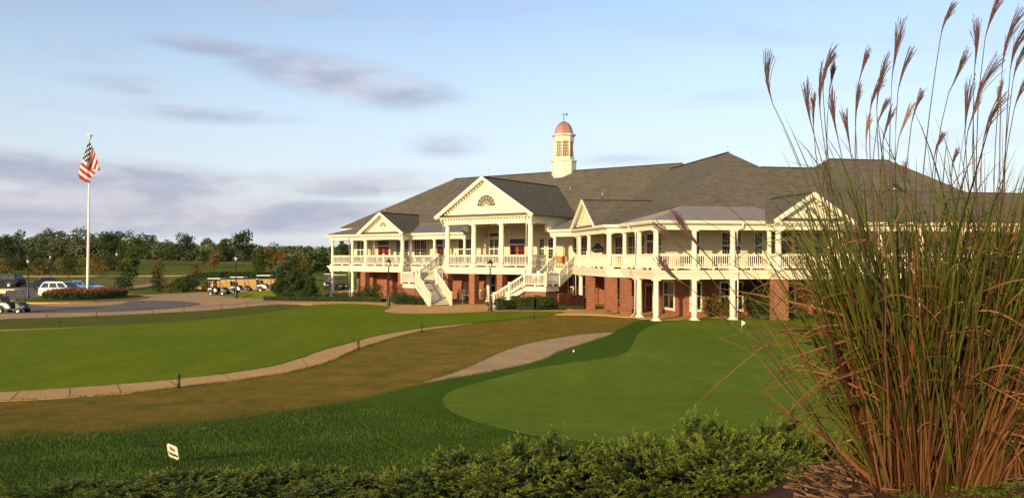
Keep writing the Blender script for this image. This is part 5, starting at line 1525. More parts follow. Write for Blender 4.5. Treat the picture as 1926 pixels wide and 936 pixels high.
# ------------------------------------------------------------------ person beside the golf cart
def skin_person(label, loc, rz):
    r = empty('person', (0, 0, 0), label, 'person')
    def skinned(nm, verts, edges, rad, mat, sub=1):
        me_ = bpy.data.meshes.new(nm); me_.from_pydata(verts, edges, []); me_.materials.append(M[mat])
        o = bpy.data.objects.new(nm, me_); COL.objects.link(o); o.parent = r
        md = o.modifiers.new('skin', 'SKIN'); md.use_smooth_shade = True
        sv = me_.skin_vertices[0].data if len(me_.skin_vertices) else None
        if sv is None:
            me_.skin_vertices  # created by the modifier below
        return o, me_
    def build(nm, verts, edges, rad, mat):
        import bmesh
        bm = bmesh.new(); lay = bm.verts.layers.skin.verify()
        vv = []
        for i, (p, rr) in enumerate(zip(verts, rad)):
            v = bm.verts.new(p); v[lay].radius = (rr if hasattr(rr, '__len__') else (rr, rr)); v[lay].use_root = (i == 0); vv.append(v)
        for a, b in edges: bm.edges.new((vv[a], vv[b]))
        me_ = bpy.data.meshes.new(nm); bm.to_mesh(me_); bm.free(); me_.materials.append(M[mat])
        o = bpy.data.objects.new(nm, me_); COL.objects.link(o); o.parent = r
        o.modifiers.new('skin', 'SKIN').use_smooth_shade = True
        sb_ = o.modifiers.new('sub', 'SUBSURF'); sb_.levels = 1; sb_.render_levels = 1
        return o
    V_ = [(0, 0, .95), (0, 0, 1.12), (0, 0, 1.32), (.01, 0, 1.44), (.02, 0, 1.50), (.05, 0, 1.60), (.05, 0, 1.70),        # 0-6 spine, head
          (0, .10, .90), (.03, .11, .50), (0, .12, .09), (.14, .13, .04),                                                   # 7-10 left leg
          (0, -.10, .90), (-.02, -.11, .50), (-.06, -.12, .09), (.09, -.13, .04),                                           # 11-14 right leg
          (0, .19, 1.40), (.06, .27, 1.16), (.26, .16, 1.28), (.31, .13, 1.31),                                              # 15-18 left arm raised forward
          (0, -.19, 1.40), (.04, -.26, 1.13), (.27, -.18, 1.20), (.32, -.16, 1.22)]                                          # 19-22 right arm
    R_ = [(.15, .12), (.14, .11), (.16, .11), (.07, .06), (.055, .055), (.085, .095), (.08, .085), .085, .06, .042, .04, .085, .06, .042, .04, .06, .045, .03, .035, .06, .045, .03, .035]
    E_ = [(0, 1), (1, 2), (2, 3), (3, 4), (4, 5), (5, 6), (0, 7), (7, 8), (8, 9), (9, 10), (0, 11), (11, 12), (12, 13), (13, 14), (2, 15), (15, 16), (16, 17), (17, 18), (2, 19), (19, 20), (20, 21), (21, 22)]
    for root_i, s_ in ((18, 1), (22, -1)):
        for k in range(5):
            b = V_[root_i]; L_ = (.055, .07, .075, .068, .05)[k]; off = (k - 2) * .018
            p1 = (b[0] + .03, b[1] + off, b[2] + (.02 if k else -.02)); p2 = (p1[0] + L_ * .7, p1[1] + off * .4, p1[2] - .03)
            i = len(V_); V_.append(p1); V_.append(p2); R_ += [.011, .008]; E_ += [(root_i, i), (i, i + 1)]
    build('body', V_, E_, R_, 'skin')
    build('shirt', [(0, 0, .96), (0, 0, 1.12), (0, 0, 1.32), (.01, 0, 1.42), (0, .19, 1.40), (.045, .245, 1.24), (0, -.19, 1.40), (.03, -.24, 1.22)], [(0, 1), (1, 2), (2, 3), (2, 4), (4, 5), (2, 6), (6, 7)],
          [(.18, .14), (.17, .135), (.185, .13), .075, .078, .066, .078, .066], 'shirt_orange')
    build('trousers', [(0, 0, .97), (0, .10, .86), (.03, .11, .50), (0, .12, .10), (0, -.10, .86), (-.02, -.11, .50), (-.06, -.12, .10)], [(0, 1), (1, 2), (2, 3), (0, 4), (4, 5), (5, 6)],
          [(.17, .135), .11, .085, .07, .11, .085, .07], 'trousers_dark')
    for x, y in ((.06, .125), (.01, -.125)):
        mb = MB(); mb.box(x - .13, x + .15, y - .05, y + .05, 0, .075); mb.build('shoe', 'cart_black', r)
    mb = MB(); mb.lathe([(.19, 1.70), (.19, 1.715), (.105, 1.72), (.10, 1.80), (.06, 1.83), (.0, 1.835)], (.05, 0, 0), 14); mb.build('hat', 'cart_black', r)
    mb = MB(); mb.tube([(.13, 0, 1.635), (.155, 0, 1.60)], [.012, .018], 6); mb.build('nose', 'skin', r)
    for s_ in (-1, 1): mb = MB(); mb.lathe([(0, -.012), (.012, 0), (0, .012)], (.125, s_ * .035, 1.64), 6); mb.build('eye', 'ink_black', r)
    r.location = loc; r.rotation_euler = (0, 0, math.radians(rz)); r.scale = (1.03,) * 3
skin_person('person in an orange shirt, dark trousers and dark hat standing beside a golf cart', onground(400, 96.2) + Vector((0, 0, .045)), 20)

# ------------------------------------------------------------------ small signs, spotlight, pin flag
sgp = P3(325.5, 866, 13.2); sgp.z = float(zt(sgp.x, 13.2))
sg = empty('lawn_sign', sgp, 'small white rounded sign reading No Chipping, tilted in the foreground grass', 'sign')
_sx = Vector((.213, -.12, -.039)).normalized(); _sz = Vector((-.001, -.071, .211)); _sz = (_sz - _sx * _sz.dot(_sx)).normalized(); _sy = _sz.cross(_sx)
FS = Matrix.Translation(P3(325.5, 848.5, 13.2)) @ Matrix((_sx, _sy, _sz)).transposed().to_4x4()
def fs_(x, y, z): return tuple(FS @ Vector((x, y, z)))
def rrect(w, h, r, n=5):
    out = []
    for cx, cz, a0 in ((w / 2 - r, h / 2 - r, 0), (-w / 2 + r, h / 2 - r, 90), (-w / 2 + r, -h / 2 + r, 180), (w / 2 - r, -h / 2 + r, 270)):
        for k in range(n + 1):
            t = math.radians(a0 + 90 * k / n); out.append((cx + r * math.cos(t), cz + r * math.sin(t)))
    return out
rr = rrect(.25, .235, .045); n = len(rr)
mb = MB(); mb.add([fs_(x, -.006, z) for x, z in rr] + [fs_(x, .006, z) for x, z in rr], [tuple(range(n)), tuple(range(n, 2 * n))[::-1]] + [(i, i + n, (i + 1) % n + n, (i + 1) % n) for i in range(n)])
pl_ = mb.build('sign_plate', 'sign_plate', sg)
mb = MB(); mb.tube([fs_(0, .015, -.09), sgp - Vector((0, 0, .05))], .012, 6); mb.build('stake', 'rubber', sg)
for txt, zc, size in (('No', .02, .095), ('Chipping', -.065, .064)):
    cu_ = bpy.data.curves.new('letters', 'FONT'); cu_.body = txt; cu_.size = size; cu_.align_x = 'CENTER'; cu_.extrude = .0015; cu_.offset = .0028
    to = bpy.data.objects.new('letters', cu_); COL.objects.link(to)
    bpy.context.view_layer.update()
    me_ = bpy.data.meshes.new_from_object(to.evaluated_get(bpy.context.evaluated_depsgraph_get()))
    bpy.data.objects.remove(to)
    me_.materials.clear(); me_.materials.append(M['ink_black'])
    T = FS @ Matrix.Translation((0, -.0085, zc)) @ Matrix.Rotation(math.pi / 2, 4, 'X')
    me_.transform(Matrix.Translation(-OFF[sg]) @ T)
    o = bpy.data.objects.new('lettering', me_); o.parent = pl_; COL.objects.link(o)
p = at(1395, 621)
pf = empty('pin_flag', p, 'short practice pin with a small white flag on the putting green', 'pin flag')
mb = MB(); mb.tube([p, p + Vector((0, 0, .62))], .01, 6); mb.build('pin', 'pole_white', pf)
mb = MB(); a = p + Vector((.01, 0, .60)); mb.add([a, a + Vector((.30, .03, -.12)), a + Vector((0, 0, -.32)), a + Vector((0, .012, 0)), a + Vector((.30, .042, -.12)), a + Vector((0, .012, -.32))], [(0, 2, 1), (3, 4, 5), (0, 1, 4, 3), (1, 2, 5, 4), (2, 0, 3, 5)]); mb.build('cloth', 'pole_white', pf)
p = at(1079, 664.5)
tm = empty('tee_marker', p, 'small white marker post on the slope beside the cart path', 'marker')
mb = MB(); mb.lathe([(.02, .06), (.042, .08), (.045, .13), (.02, .16), (0, .165)], p, 10); mb.build('cap', 'lamp_glass', tm)
mb = MB(); mb.tube([p, p + Vector((0, 0, .07))], .02, 8); mb.build('stem', 'bronze', tm)
p = at(1146, 592.5)
sp_ = empty('flood_light', p, 'small dark floodlight on a stake in front of the brick pier', 'floodlight')
mb = MB(); mb.box(p.x - .16, p.x + .16, p.y - .06, p.y + .10, p.z + .22, p.z + .40); mb.build('housing', 'bronze', sp_)
mb = MB(); mb.tube([p, p + Vector((0, 0, .24))], .03, 6); mb.build('stake', 'bronze', sp_)

# blue porch chairs standing in rows behind the railings
def make_porch_chair():
    r = empty('porch_chair', (0, 0, 0), 'x', 'chair', 'x')
    mb = MB(); mb.box(-.27, .27, -.26, .26, .40, .47); mb.build('seat', 'chair_blue', r)
    mb = MB(); mb.hexa([(-.27, .22, .47), (.27, .22, .47), (.27, .27, .47), (-.27, .27, .47), (-.27, .32, 1.02), (.27, .32, 1.02), (.27, .37, 1.02), (-.27, .37, 1.02)]); mb.build('backrest', 'chair_blue', r)
    for x in (-.25, .25):
        for y in (-.24, .26):
            mb = MB(); mb.tube([(x, y, 0), (x, y, .66 if y < 0 else .42)], .022, 5); mb.build('leg', 'chair_blue', r)
        mb = MB(); mb.beam((x, -.28, .67), (x, .28, .67), .06, .03); mb.build('armrest', 'chair_blue', r)
    return r
pc0 = None
spots = [(A, x, -3.0 if i % 2 else -2.85) for i, x in enumerate(np.arange(20.75, 29.3, .565))] + [(A, x, .9 + .3 * (i % 2)) for i, x in enumerate(np.arange(.8, 14.8, .66))] + [(B, x, 1.2 + .3 * (i % 2)) for i, x in enumerate(np.arange(1.0, 12.5, .66))]
for i, (F_, x, y) in enumerate(spots):
    if F_ is B and i % 4 == 3: continue
    p = Vector(F_(x, y, ZD + .003)); a_ = math.atan2(F_.u[1], F_.u[0]) + random.uniform(-.25, .25) + math.pi
    if pc0 is None: o = pc0 = make_porch_chair(); pc0.location = p; pc0.rotation_euler = (0, 0, a_)
    else: o = copy_tree(pc0, p, a_)
    w_ = 'right wing' if F_ is B else ('tall central portico' if x > 18 else 'left wing')
    o['label'] = 'dark blue porch chair half hidden behind the upper railing of the ' + w_
    o['group'] = 'dark blue porch chairs on the upper deck of the ' + w_

M['car_navy'].node_tree.nodes['Principled BSDF'].inputs['Coat Weight'].default_value = .0
M['car_navy'].node_tree.nodes['Principled BSDF'].inputs['Specular IOR Level'].default_value = .12
# ------------------------------------------------------------------ vegetation
def leaf_quads(centres, size, R, aspect=.55, up=None):
    """one randomly turned leaf-shaped quad at each centre"""
    n = len(centres)
    a = R.normal(size=(n, 3)); a /= np.linalg.norm(a, axis=1)[:, None]
    if up is not None: a = a * (1 - up) + np.array([0, 0, 1.]) * up; a /= np.linalg.norm(a, axis=1)[:, None]
    b = R.normal(size=(n, 3)); b -= (a * b).sum(1)[:, None] * a; b /= np.linalg.norm(b, axis=1)[:, None]
    s = (size * R.uniform(.6, 1.3, n))[:, None]
    v = np.stack([centres - a * s, centres - b * s * aspect, centres + a * s, centres + b * s * aspect], 1)
    return v.reshape(-1, 3), np.arange(n * 4).reshape(n, 4)
def crown_points(R, shape, rx, rz, zc, clumps, per, cr):
    """leaf positions gathered in clumps within a crown outline"""
    C = []
    while len(C) < clumps:
        p = R.uniform(-1, 1, 3)
        h = (p[2] + 1) / 2
        if shape == 'round': w = math.sqrt(max(0, 1 - p[2] ** 2)) ** .8
        elif shape == 'oval': w = math.sqrt(max(0, 1 - p[2] ** 2)) * (1.15 - .35 * h)
        elif shape == 'cone': w = (1 - h) ** .8 * 1.05 + .05
        elif shape == 'column': w = min(1, (1 - h) * 2.2) ** .7 * (.75 + .25 * math.sin(h * 9))
        else: w = 1
        r = math.hypot(p[0], p[1])
        if r > w or (r < w * .35 and R.random() < .6): continue
        C.append((p[0] * rx, p[1] * rx, zc + p[2] * rz))
    C = np.array(C)
    tint = R.uniform(0, 1, clumps)
    pts = np.repeat(C, per, axis=0); d = R.normal(size=pts.shape); d /= np.linalg.norm(d, axis=1)[:, None]
    d *= (R.uniform(.35, 1, len(pts)) ** .5)[:, None] * cr; d[:, 2] *= .7
    t = np.repeat(tint, per) * .6 + R.uniform(0, .4, len(pts))
    return pts + d, t, C
_protos = {}
def tree_proto(key, shape, h, rx, trunk_h, mat, clumps, per, leaf, cr=None, seed=0, trunk_r=.12):
    R = np.random.default_rng(seed + 100)
    rz = (h - trunk_h) / 2; zc = trunk_h + rz
    cr = cr or rx * .33
    pts, t, C = crown_points(R, shape, rx - cr * .5, rz - cr * .3, zc, clumps, per, cr)
    v, f = leaf_quads(pts, leaf, R)
    cr_ = mesh_np('crown', v, f, mat, tint=np.repeat(t, 4))
    mb = MB(); mb.tube([(0, 0, -.2), (.02, 0, trunk_h * .6), (0, .03, trunk_h), (.05, 0, zc), (0, 0, h * .9)], [trunk_r * 1.3, trunk_r, trunk_r * .9, trunk_r * .55, trunk_r * .15], 7)
    for k in range(min(9, clumps)):
        c = C[k]; z0 = max(trunk_h * .8, c[2] - rz * .7); mb.tube([(0, 0, z0), (c[0] * .5, c[1] * .5, (z0 + c[2]) / 2 + .1), tuple(c)], [trunk_r * .45, trunk_r * .3, trunk_r * .1], 5)
    tr = mb.build('trunk', 'bark', None, uv=False)
    COL.objects.unlink(cr_); COL.objects.unlink(tr)
    _protos[key] = (cr_.data, tr.data)
def tree(key, name, loc, label, cat='tree', group=None, sc=1.0, rz=0.0, szm=1.0):
    r = empty(name, loc, label, cat, group, rz)
    for nm, d in zip(('crown', 'trunk') if cat == 'tree' else ('foliage', 'stem'), _protos[key]):
        o = bpy.data.objects.new(nm, d); o.parent = r; COL.objects.link(o)
    r.scale = (sc, sc, sc * szm)
    return r
tree_proto('broad', 'round', 7.0, 2.5, 1.6, 'leaf_green', 46, 60, .17, seed=1)
tree_proto('oval', 'oval', 8.0, 2.0, 1.5, 'leaf_green', 46, 60, .17, seed=2)
tree_proto('yellow', 'oval', 5.5, 1.5, 1.1, 'leaf_yellow', 30, 45, .13, seed=3)
tree_proto('orange', 'oval', 6.0, 1.5, 1.4, 'leaf_orange', 26, 40, .13, seed=4)
tree_proto('dark', 'round', 7.5, 2.6, 1.2, 'leaf_dark', 46, 60, .18, seed=5)
tree_proto('cone', 'cone', 6.5, 2.4, .2, 'conifer', 120, 120, .12, cr=.5, seed=6)
tree_proto('cone2', 'cone', 6.5, 2.1, .2, 'conifer', 110, 120, .12, cr=.48, seed=16)
tree_proto('col', 'column', 5.5, 1.2, .1, 'conifer', 90, 110, .10, cr=.4, seed=7)
tree_proto('bush', 'round', 1.0, .62, .02, 'leaf_green', 34, 60, .035, cr=.2, seed=8, trunk_r=.03)
tree_proto('bushdark', 'round', 1.0, .60, .02, 'leaf_dark', 34, 60, .035, cr=.2, seed=9, trunk_r=.03)
tree_proto('bushred', 'round', 1.0, .62, .02, 'leaf_red', 34, 60, .035, cr=.2, seed=10, trunk_r=.03)
tree_proto('bushyellow', 'oval', 1.0, .5, .02, 'leaf_yellow', 30, 45, .035, cr=.2, seed=12, trunk_r=.03)
tree_proto('yew', 'round', 1.0, .8, .02, 'conifer', 44, 70, .034, cr=.22, seed=13, trunk_r=.03)
tree_proto('cherry', 'round', 1.0, .6, .1, 'leaf_red', 24, 30, .035, cr=.2, seed=14, trunk_r=.03)

HG = 'trees on the grass slopes beyond the drive'
# key, px, base distance, height px, label
TL = [('dark', 12, 175, 58, 'small olive tree at the left edge of the picture on the slope', 'leafy_tree'),
      ('broad', 128, 128, 50, 'yellow-green rounded tree on the slope between the lamp post and the flagpole', 'leafy_tree'),
      ('dark', 205, 185, 62, 'broad dark green tree on the ridge right of the flagpole', 'leafy_tree'),
      ('broad', 262, 165, 52, 'dark green tree on the ridge above the olive shrub', 'leafy_tree'),
      ('oval', 243, 110, 80, 'olive and yellow tree just right of the third lamp post', 'leafy_tree'),
      ('yellow', 297, 106, 62, 'loose yellowing tree in the rough grass between two shrubs', 'leafy_tree'),
      ('yellow', 369, 116, 46, 'yellow-orange bushy tree beside the pale path', 'leafy_tree'),
      ('orange', 402, 135, 52, 'slender young orange tree on the slope above the hedge', 'leafy_tree'),
      ('dark', 348, 195, 58, 'dark rounded tree on the skyline left of the slender orange tree', 'leafy_tree'),
      ('broad', 425, 168, 52, 'mid green tree on the ridge just left of the fourth lamp post', 'leafy_tree'),
      ('dark', 457, 175, 70, 'broad dark tree on the ridge directly behind the fourth lamp post', 'leafy_tree'),
      ('oval', 487, 125, 62, 'olive tree with visible trunk right of the fourth lamp post', 'leafy_tree'),
      ('yellow', 508, 135, 62, 'pale yellow-green tree left of the orange tree', 'leafy_tree'),
      ('orange', 529, 142, 50, 'orange autumn tree behind the evergreens', 'leafy_tree'),
      ('orange', 205 / 1.0 - 24, 150, 34, 'small rusty tree on the slope immediately right of the flagpole', 'leafy_tree'),
      ('dark', 556, 120, 52, 'dark tree behind the columnar evergreens', 'leafy_tree'),
      ('cone', 606, 145, 48, 'pointed dark tree seen beside the left end of the porch', 'leafy_tree'),
      ('cone2', 645, 170, 52, 'dark tree seen through the open left end of the upper porch', 'leafy_tree'),
      ('oval', 640, 150, 40, 'rounded tree behind the golf carts under the porch end', 'leafy_tree'),
      ('broad', 60, 168, 30, 'small round green tree on the ridge above the left lamp post', 'leafy_tree'),
      ('broad', 318, 178, 34, 'small round green tree on the ridge above the pale path', 'leafy_tree'),
      ('oval', 232, 172, 46, 'olive green tree on the ridge behind the third lamp post', 'leafy_tree'),
      ('yellow', 100, 172, 26, 'small yellowish tree on the ridge between the two left lamp posts', 'leafy_tree'),
      ('broad', 385, 160, 32, 'small green tree on the slope left of the slender orange tree', 'leafy_tree'),
      ('yellow', 572, 110, 60, 'pale drooping tree right of the large evergreens', 'leafy_tree')]
HT = {'broad': 7.0, 'oval': 8.0, 'yellow': 5.5, 'orange': 6.0, 'dark': 7.5, 'cone': 6.5, 'cone2': 6.5, 'col': 5.5}
for i, (k, px, Yd, hp, lab, nm) in enumerate(TL):
    H = hp / FPX * Yd
    p = onground(px, Yd); tree(k, nm, p, lab, 'tree', HG, sc=H / HT[k], rz=i * 1.3)
for i, (k, px, Yd, top, base, lab) in enumerate([('cone', 541, 92, 468, 548, 'large green conical evergreen at the right end of the retaining wall'), ('cone2', 557, 90, 480, 550, 'bushy dark evergreen standing right behind the large conical one'),
                                         ('col', 583, 90, 478, 552, 'slim columnar evergreen nearest the porch corner'), ('cone2', 527, 96, 490, 548, 'smaller evergreen left of the large conical one')]):
    p = onground(px, Yd); H = (base - top) / FPX * Yd
    tree(k, 'evergreen_tree', p, lab, 'tree', 'evergreens left of the clubhouse', sc=H / HT[k], rz=i * 1.1)
# far wood beyond the hills: one mass of crowns
R = np.random.default_rng(5)
allv = []; allt = []
def skyline(px):
    return np.interp(px, [-700, -60, 0, 60, 110, 170, 240, 300, 340, 372, 400, 425, 470, 520, 560, 620, 660, 700, 760, 900], [455, 448, 447, 440, 433, 432, 437, 446, 458, 462, 450, 462, 456, 466, 476, 478, 475, 474, 476, 478])
for row, (Yd, drop) in enumerate(((225, 12), (238, 5), (255, 0), (262, 2))):
    x = -760.0
    while x < 840:
        px = x + R.uniform(-4, 4)
        top = skyline(px) + drop + R.normal() * 3.2
        Xc = (px - 963) / FPX * Yd; g0 = float(zt(Xc, Yd)); zt0 = EYE + (485 - top) / FPX * Yd
        H = max(4, zt0 - g0 + 1); rx = R.uniform(2.2, 4.6)
        pts, t, C = crown_points(R, 'oval' if R.random() < .7 else 'cone', rx, H * .5, g0 + H * .5 - .8, 18, 40, 1.5)
        pts[:, 0] += Xc; pts[:, 1] += Yd + R.uniform(-4, 4)
        base = R.choice([.05, .2, .45, .85], p=[.35, .3, .2, .15])
        t = np.clip(base + (t - .5) * .35, 0, 1)
        allv.append(leaf_quads(pts, .36, R)[0]); allt.append(np.repeat(t, 4))
        x += R.uniform(12, 20)
v = np.concatenate(allv); f = np.arange(len(v)).reshape(-1, 4)
fw = mesh_np('far_wood', v, f, 'wood_far', tint=np.concatenate(allt), kind='stuff')
tag(fw, 'dense mixed wood along the skyline beyond the grass hills', 'wood')
# scrub on the slopes: low bushes
SG = 'shrubs on the grass slopes'
for i, (k, px, Yd, w, lab) in enumerate([('bushdark', 232, 106, 3.6, 'dark rounded shrub at the foot of the olive and yellow tree'), ('bushyellow', 318, 100, 2.8, 'yellow-green bush beside the drive, right of the loose yellowing tree'), ('bushdark', 300, 103, 3.0, 'dark shrub below the loose yellowing tree'),
        ('bushdark', 362, 105, 3.0, 'low dark shrub where the hedge meets the tan wall'), ('bush', 345, 102, 3.4, 'spreading green shrub at the left foot of the retaining wall'), ('bushdark', 28, 150, 4.6, 'dark shrub on the slope above the black off-road car'),
        ('bushdark', 55, 152, 4.0, 'dark shrub on the slope behind the first lamp post'), ('bush', 75, 148, 4.0, 'small green shrub between the two left lamp posts'), ('bushyellow', 90, 146, 3.6, 'narrow yellowish shrub behind the second lamp post'), ('bushdark', 210, 150, 5.0, 'wide low shrub under the broad dark tree'),
        ('bushyellow', 395, 104, 3.0, 'yellowish shrub just left of the white-canopied carts')]):
    p = onground(px, Yd); tree(k, 'shrub', p, lab, 'shrub', SG, sc=w / 1.2 * .8, rz=i * .9, szm=.9)
R = np.random.default_rng(31)
n = 16000
px_s = R.uniform(-80, 240, n); Ys = R.uniform(136, 172, n); xs_ = (px_s - 963) / FPX * Ys
keep = (np.sin(px_s * .11) + np.sin(px_s * .043 + Ys * .2) + R.normal(0, .5, n)) > .1
xs_, Ys = xs_[keep], Ys[keep]
v, f = leaf_quads(np.stack([xs_, Ys, zt(xs_, Ys) + R.uniform(0, 1, len(xs_)) ** 1.5 * 1.3], 1), .22, R)
o = mesh_np('rough_scrub', v, f, 'leaf_yellow', tint=np.repeat(R.uniform(0, .5, len(xs_)), 4), kind='stuff'); tag(o, 'rough brownish scrub on the left slope below the wood', 'scrub')
# clipped hedge above the retaining wall
def hedge(name, pts, w, h, label, mat='leaf_dark', leaf=.07, dens=330, z0=None, cat='hedge'):
    """hedge: dense leaf shell over a solid twig core following a line"""
    R = np.random.default_rng(len(pts) * 7 + int(h * 100))
    P = [Vector(p) for p in pts]
    V = []; T = []
    core = MB()
    for a, b in zip(P[:-1], P[1:]):
        L = (b - a).length; d = (b - a) / L; s_ = Vector((-d.y, d.x, 0)).normalized()
        n = int(L * (w + 2 * h) * dens)
        f = R.uniform(0, 1, n); u = R.uniform(-1, 1, n); side = R.random(n)
        # points on a rounded profile
        th = R.uniform(-.25, math.pi + .25, n)
        px_ = np.cos(th); pz_ = np.sin(th)
        k = 1 / np.maximum(np.abs(px_), np.abs(pz_)); k = k * .55 + .45
        off = px_ * k * w / 2 + R.normal(0, .035, n); zz_ = np.clip(pz_ * k, -.3, 1.2) * h * .5 + h * .5 + R.normal(0, .04, n)
        bump = .05 * np.sin(f * L * 5.1) + .04 * np.sin(f * L * 2.3 + 1)
        base = np.array(a)[None, :] + np.outer(f * L, np.array(d)); 
        q = base + np.outer(off, np.array(s_)); q[:, 2] += np.abs(zz_) * (1 + bump)
        V.append(q); T.append(R.uniform(0, 1, n) * .5 + .5 * np.clip(np.sin(f * L * 3) * .5 + .5, 0, 1) * R.uniform(.3, 1, n))
        core.beam(a + Vector((0, 0, h * .46)), b + Vector((0, 0, h * .46)), w * .6, h * .8)
    pts_ = np.concatenate(V); t = np.concatenate(T)
    v, f = leaf_quads(pts_, leaf, R, .6)
    root = empty(name, P[0], label, cat)
    o = mesh_np('foliage', v, f, mat, parent=root, tint=np.repeat(t, 4)); o['kind'] = 'stuff'
    core.build('stem', 'hedge_core', root)
    return root
mk('hedge_core', (.016, .028, .008), .95)
hz = [P3(372, 526, 107), P3(425, 524, 104.2), P3(470, 523.5, 104.2), P3(516, 523.3, 104.6)]
hedge('hedge', [Vector((p.x, p.y, p.z - .15)) for p in hz], 1.3, .95, 'dark clipped hedge along the top of the tan retaining wall', leaf=.09, dens=90)
hedge('hedge', [P3(330, 541, 111), P3(355, 533, 109), P3(374, 527, 107)], 1.3, .9, 'dark hedge stepping down left of the retaining wall', leaf=.09, dens=90)
# planting at the house
def gA(px, Yd): return onground(px, Yd) + Vector((0, 0, .03))
hedge('hedge', [gA(960, 70.6), gA(1006, 70.3), gA(1040, 71.5)], 1.3, 1.02, 'dark green clipped hedge in front of the right staircase', 'leaf_green', .06, 400)
hedge('hedge', [gA(1052, 71.4), gA(1099, 71.0)], 1.3, 1.15, 'reddish brown clipped hedge against the left brick pier of the angled porch', 'leaf_red', .06, 400)
hedge('hedge', [gA(936, 69.6), gA(962, 70.4)], 1.2, .8, 'low green hedge just right of the black lamp post by the portico', 'leaf_dark', .06, 380)
hedge('ground_cover', [gA(500, 86), gA(560, 84.5), gA(620, 84), gA(690, 83), gA(722, 82)], 1.1, .38, 'low strip of mixed planting along the walk below the left wing', 'leaf_green', .05, 200, cat='planting')
BG = 'round clipped shrubs below the left wing'
for i, (px, Yd, w, k, lab) in enumerate([(528, 87, 1.3, 'bushdark', 'round clipped shrub furthest left in the bed below the left wing'), (543, 87, 1.25, 'bushdark', 'round clipped shrub second from the left, beside the stone step'), (562, 86.5, 1.35, 'bush', 'round clipped shrub below the columnar evergreen'),
        (576, 86.5, 1.2, 'bushdark', 'round clipped shrub midway between the evergreens and the porch corner'), (597, 86, 1.25, 'bushdark', 'round clipped shrub just left of the porch corner column'), (614, 86, 1.3, 'bush', 'round green shrub at the foot of the porch corner column'),
        (634, 86, 1.3, 'bushdark', 'round clipped shrub right of the corner column'), (651, 86, 1.3, 'bushdark', 'round clipped shrub between the first two lower columns'), (668, 86, 1.35, 'bushdark', 'round clipped shrub at the foot of the second lower column'), (686, 86, 1.7, 'bushdark', 'wider clipped shrub left of the tall conical shrub')]):
    tree(k, 'round_shrub', gA(px, Yd), lab, 'shrub', BG, sc=w / 1.3, rz=i * 1.2, szm=.9)
tree('yew', 'large_shrub', gA(701, 85.5), 'tall loose green shrub against the brick wall of the left wing', 'shrub', None, sc=1.75, szm=1.0)
tree('cherry', 'red_shrub', gA(744, 83), 'reddish airy shrub beside the brick base of the left staircase', 'shrub', None, sc=1.8)
YG = 'dark spreading shrubs at the foot of the left staircase'
for i, (px, Yd, w, lab) in enumerate([(746, 78.5, 1.5, 'dark spreading yew just right of the terrace lamp post'), (762, 78, 1.7, 'dark spreading yew below the left stair landing'), (780, 77.5, 1.6, 'dark spreading yew against the stair stringer'), (796, 77, 1.2, 'dark spreading yew nearest the bottom of the left staircase'), (756, 80, 1.9, 'taller yew behind the row beside the brick base')]):
    tree('yew', 'spreading_shrub', gA(px, Yd), lab, 'shrub', YG, sc=w / 1.6 * 1.1, rz=i * 1.7, szm=.85)
tree('cherry', 'red_shrub', gA(938, 70.2), 'small leafless reddish shrub at the foot of the right staircase beside the lamp post', 'shrub', None, sc=1.3, rz=1)
tree('yew', 'large_shrub', Vector(B(B.at(1438, 2.9), 2.9, .03)), 'tall dark evergreen shrub against the brick wall left of the wide brick pier', 'shrub', None, sc=2.55, rz=2, szm=1.05)
tree('bushyellow', 'large_shrub', Vector(B(B.at(1340, 2.6), 2.6, .03)), 'thin yellowish shrub between the lower windows of the right wing', 'shrub', None, sc=1.9, rz=2)
tree('bushyellow', 'large_shrub', Vector(B(B.at(1368, 2.4), 2.4, .03)), 'yellowish shrub in front of the paired lower windows of the right wing', 'shrub', None, sc=1.5, rz=.7)
tree('bush', 'large_shrub', Vector(A(22.0, -3.4, .03)), 'low dark shrub by the pale inner column under the tall portico', 'shrub', None, sc=.8, rz=.7)
hedge('ground_cover', [Vector(B(7.2, -.1, .03)), Vector(B(12, .2, .03)), Vector(B(20, .3, .03))], .8, .3, 'low dark planting along the foot of the right wing', 'leaf_dark', .05, 200, cat='planting')
# flower bed on the island
bed = empty('flower_bed', isl_c + Vector((0, 0, .2)), 'oval bed of dark green foliage topped with red and orange flowers round the flagpole', 'flower bed')
R = np.random.default_rng(3)
n = 9000; th = R.uniform(0, 2 * math.pi, n); rr_ = np.sqrt(R.uniform(0, 1, n))
bx_ = isl_c.x + .3 + 3.75 * rr_ * np.cos(th); by_ = isl_c.y + .3 + 5.2 * rr_ * np.sin(th)
hgt = .85 - .30 * rr_ ** 6 + .08 * np.sin(bx_ * 3) * np.sin(by_ * 2.1)
z_ = isl_c.z + .2 + hgt * R.uniform(.05, 1, n) ** .6
v, f = leaf_quads(np.stack([bx_, by_, z_], 1), .09, R); mesh_np('foliage', v, f, 'leaf_dark', bed, np.repeat(R.uniform(0, 1, n), 4), 'stuff')
n = 3600; th = R.uniform(0, 2 * math.pi, n); rr_ = np.sqrt(R.uniform(0, 1, n)) * .97
bx_ = isl_c.x + .3 + 3.7 * rr_ * np.cos(th); by_ = isl_c.y + .3 + 5.1 * rr_ * np.sin(th)
hgt = .92 - .30 * rr_ ** 6 + .10 * np.sin(bx_ * 2.3 + 1) * np.sin(by_ * 2.1)
z_ = isl_c.z + .2 + hgt + R.uniform(-.12, .12, n)
foliage('flower_red', (.13, .025, .014), (.32, .12, .04), .8, .2)
v, f = leaf_quads(np.stack([bx_, by_, z_], 1), .07, R, up=.5); mesh_np('flowers', v, f, 'flower_red', bed, np.repeat(np.clip(.5 + .5 * np.sin(bx_ * 1.7) + R.normal(0, .25, n), 0, 1), 4), 'stuff')

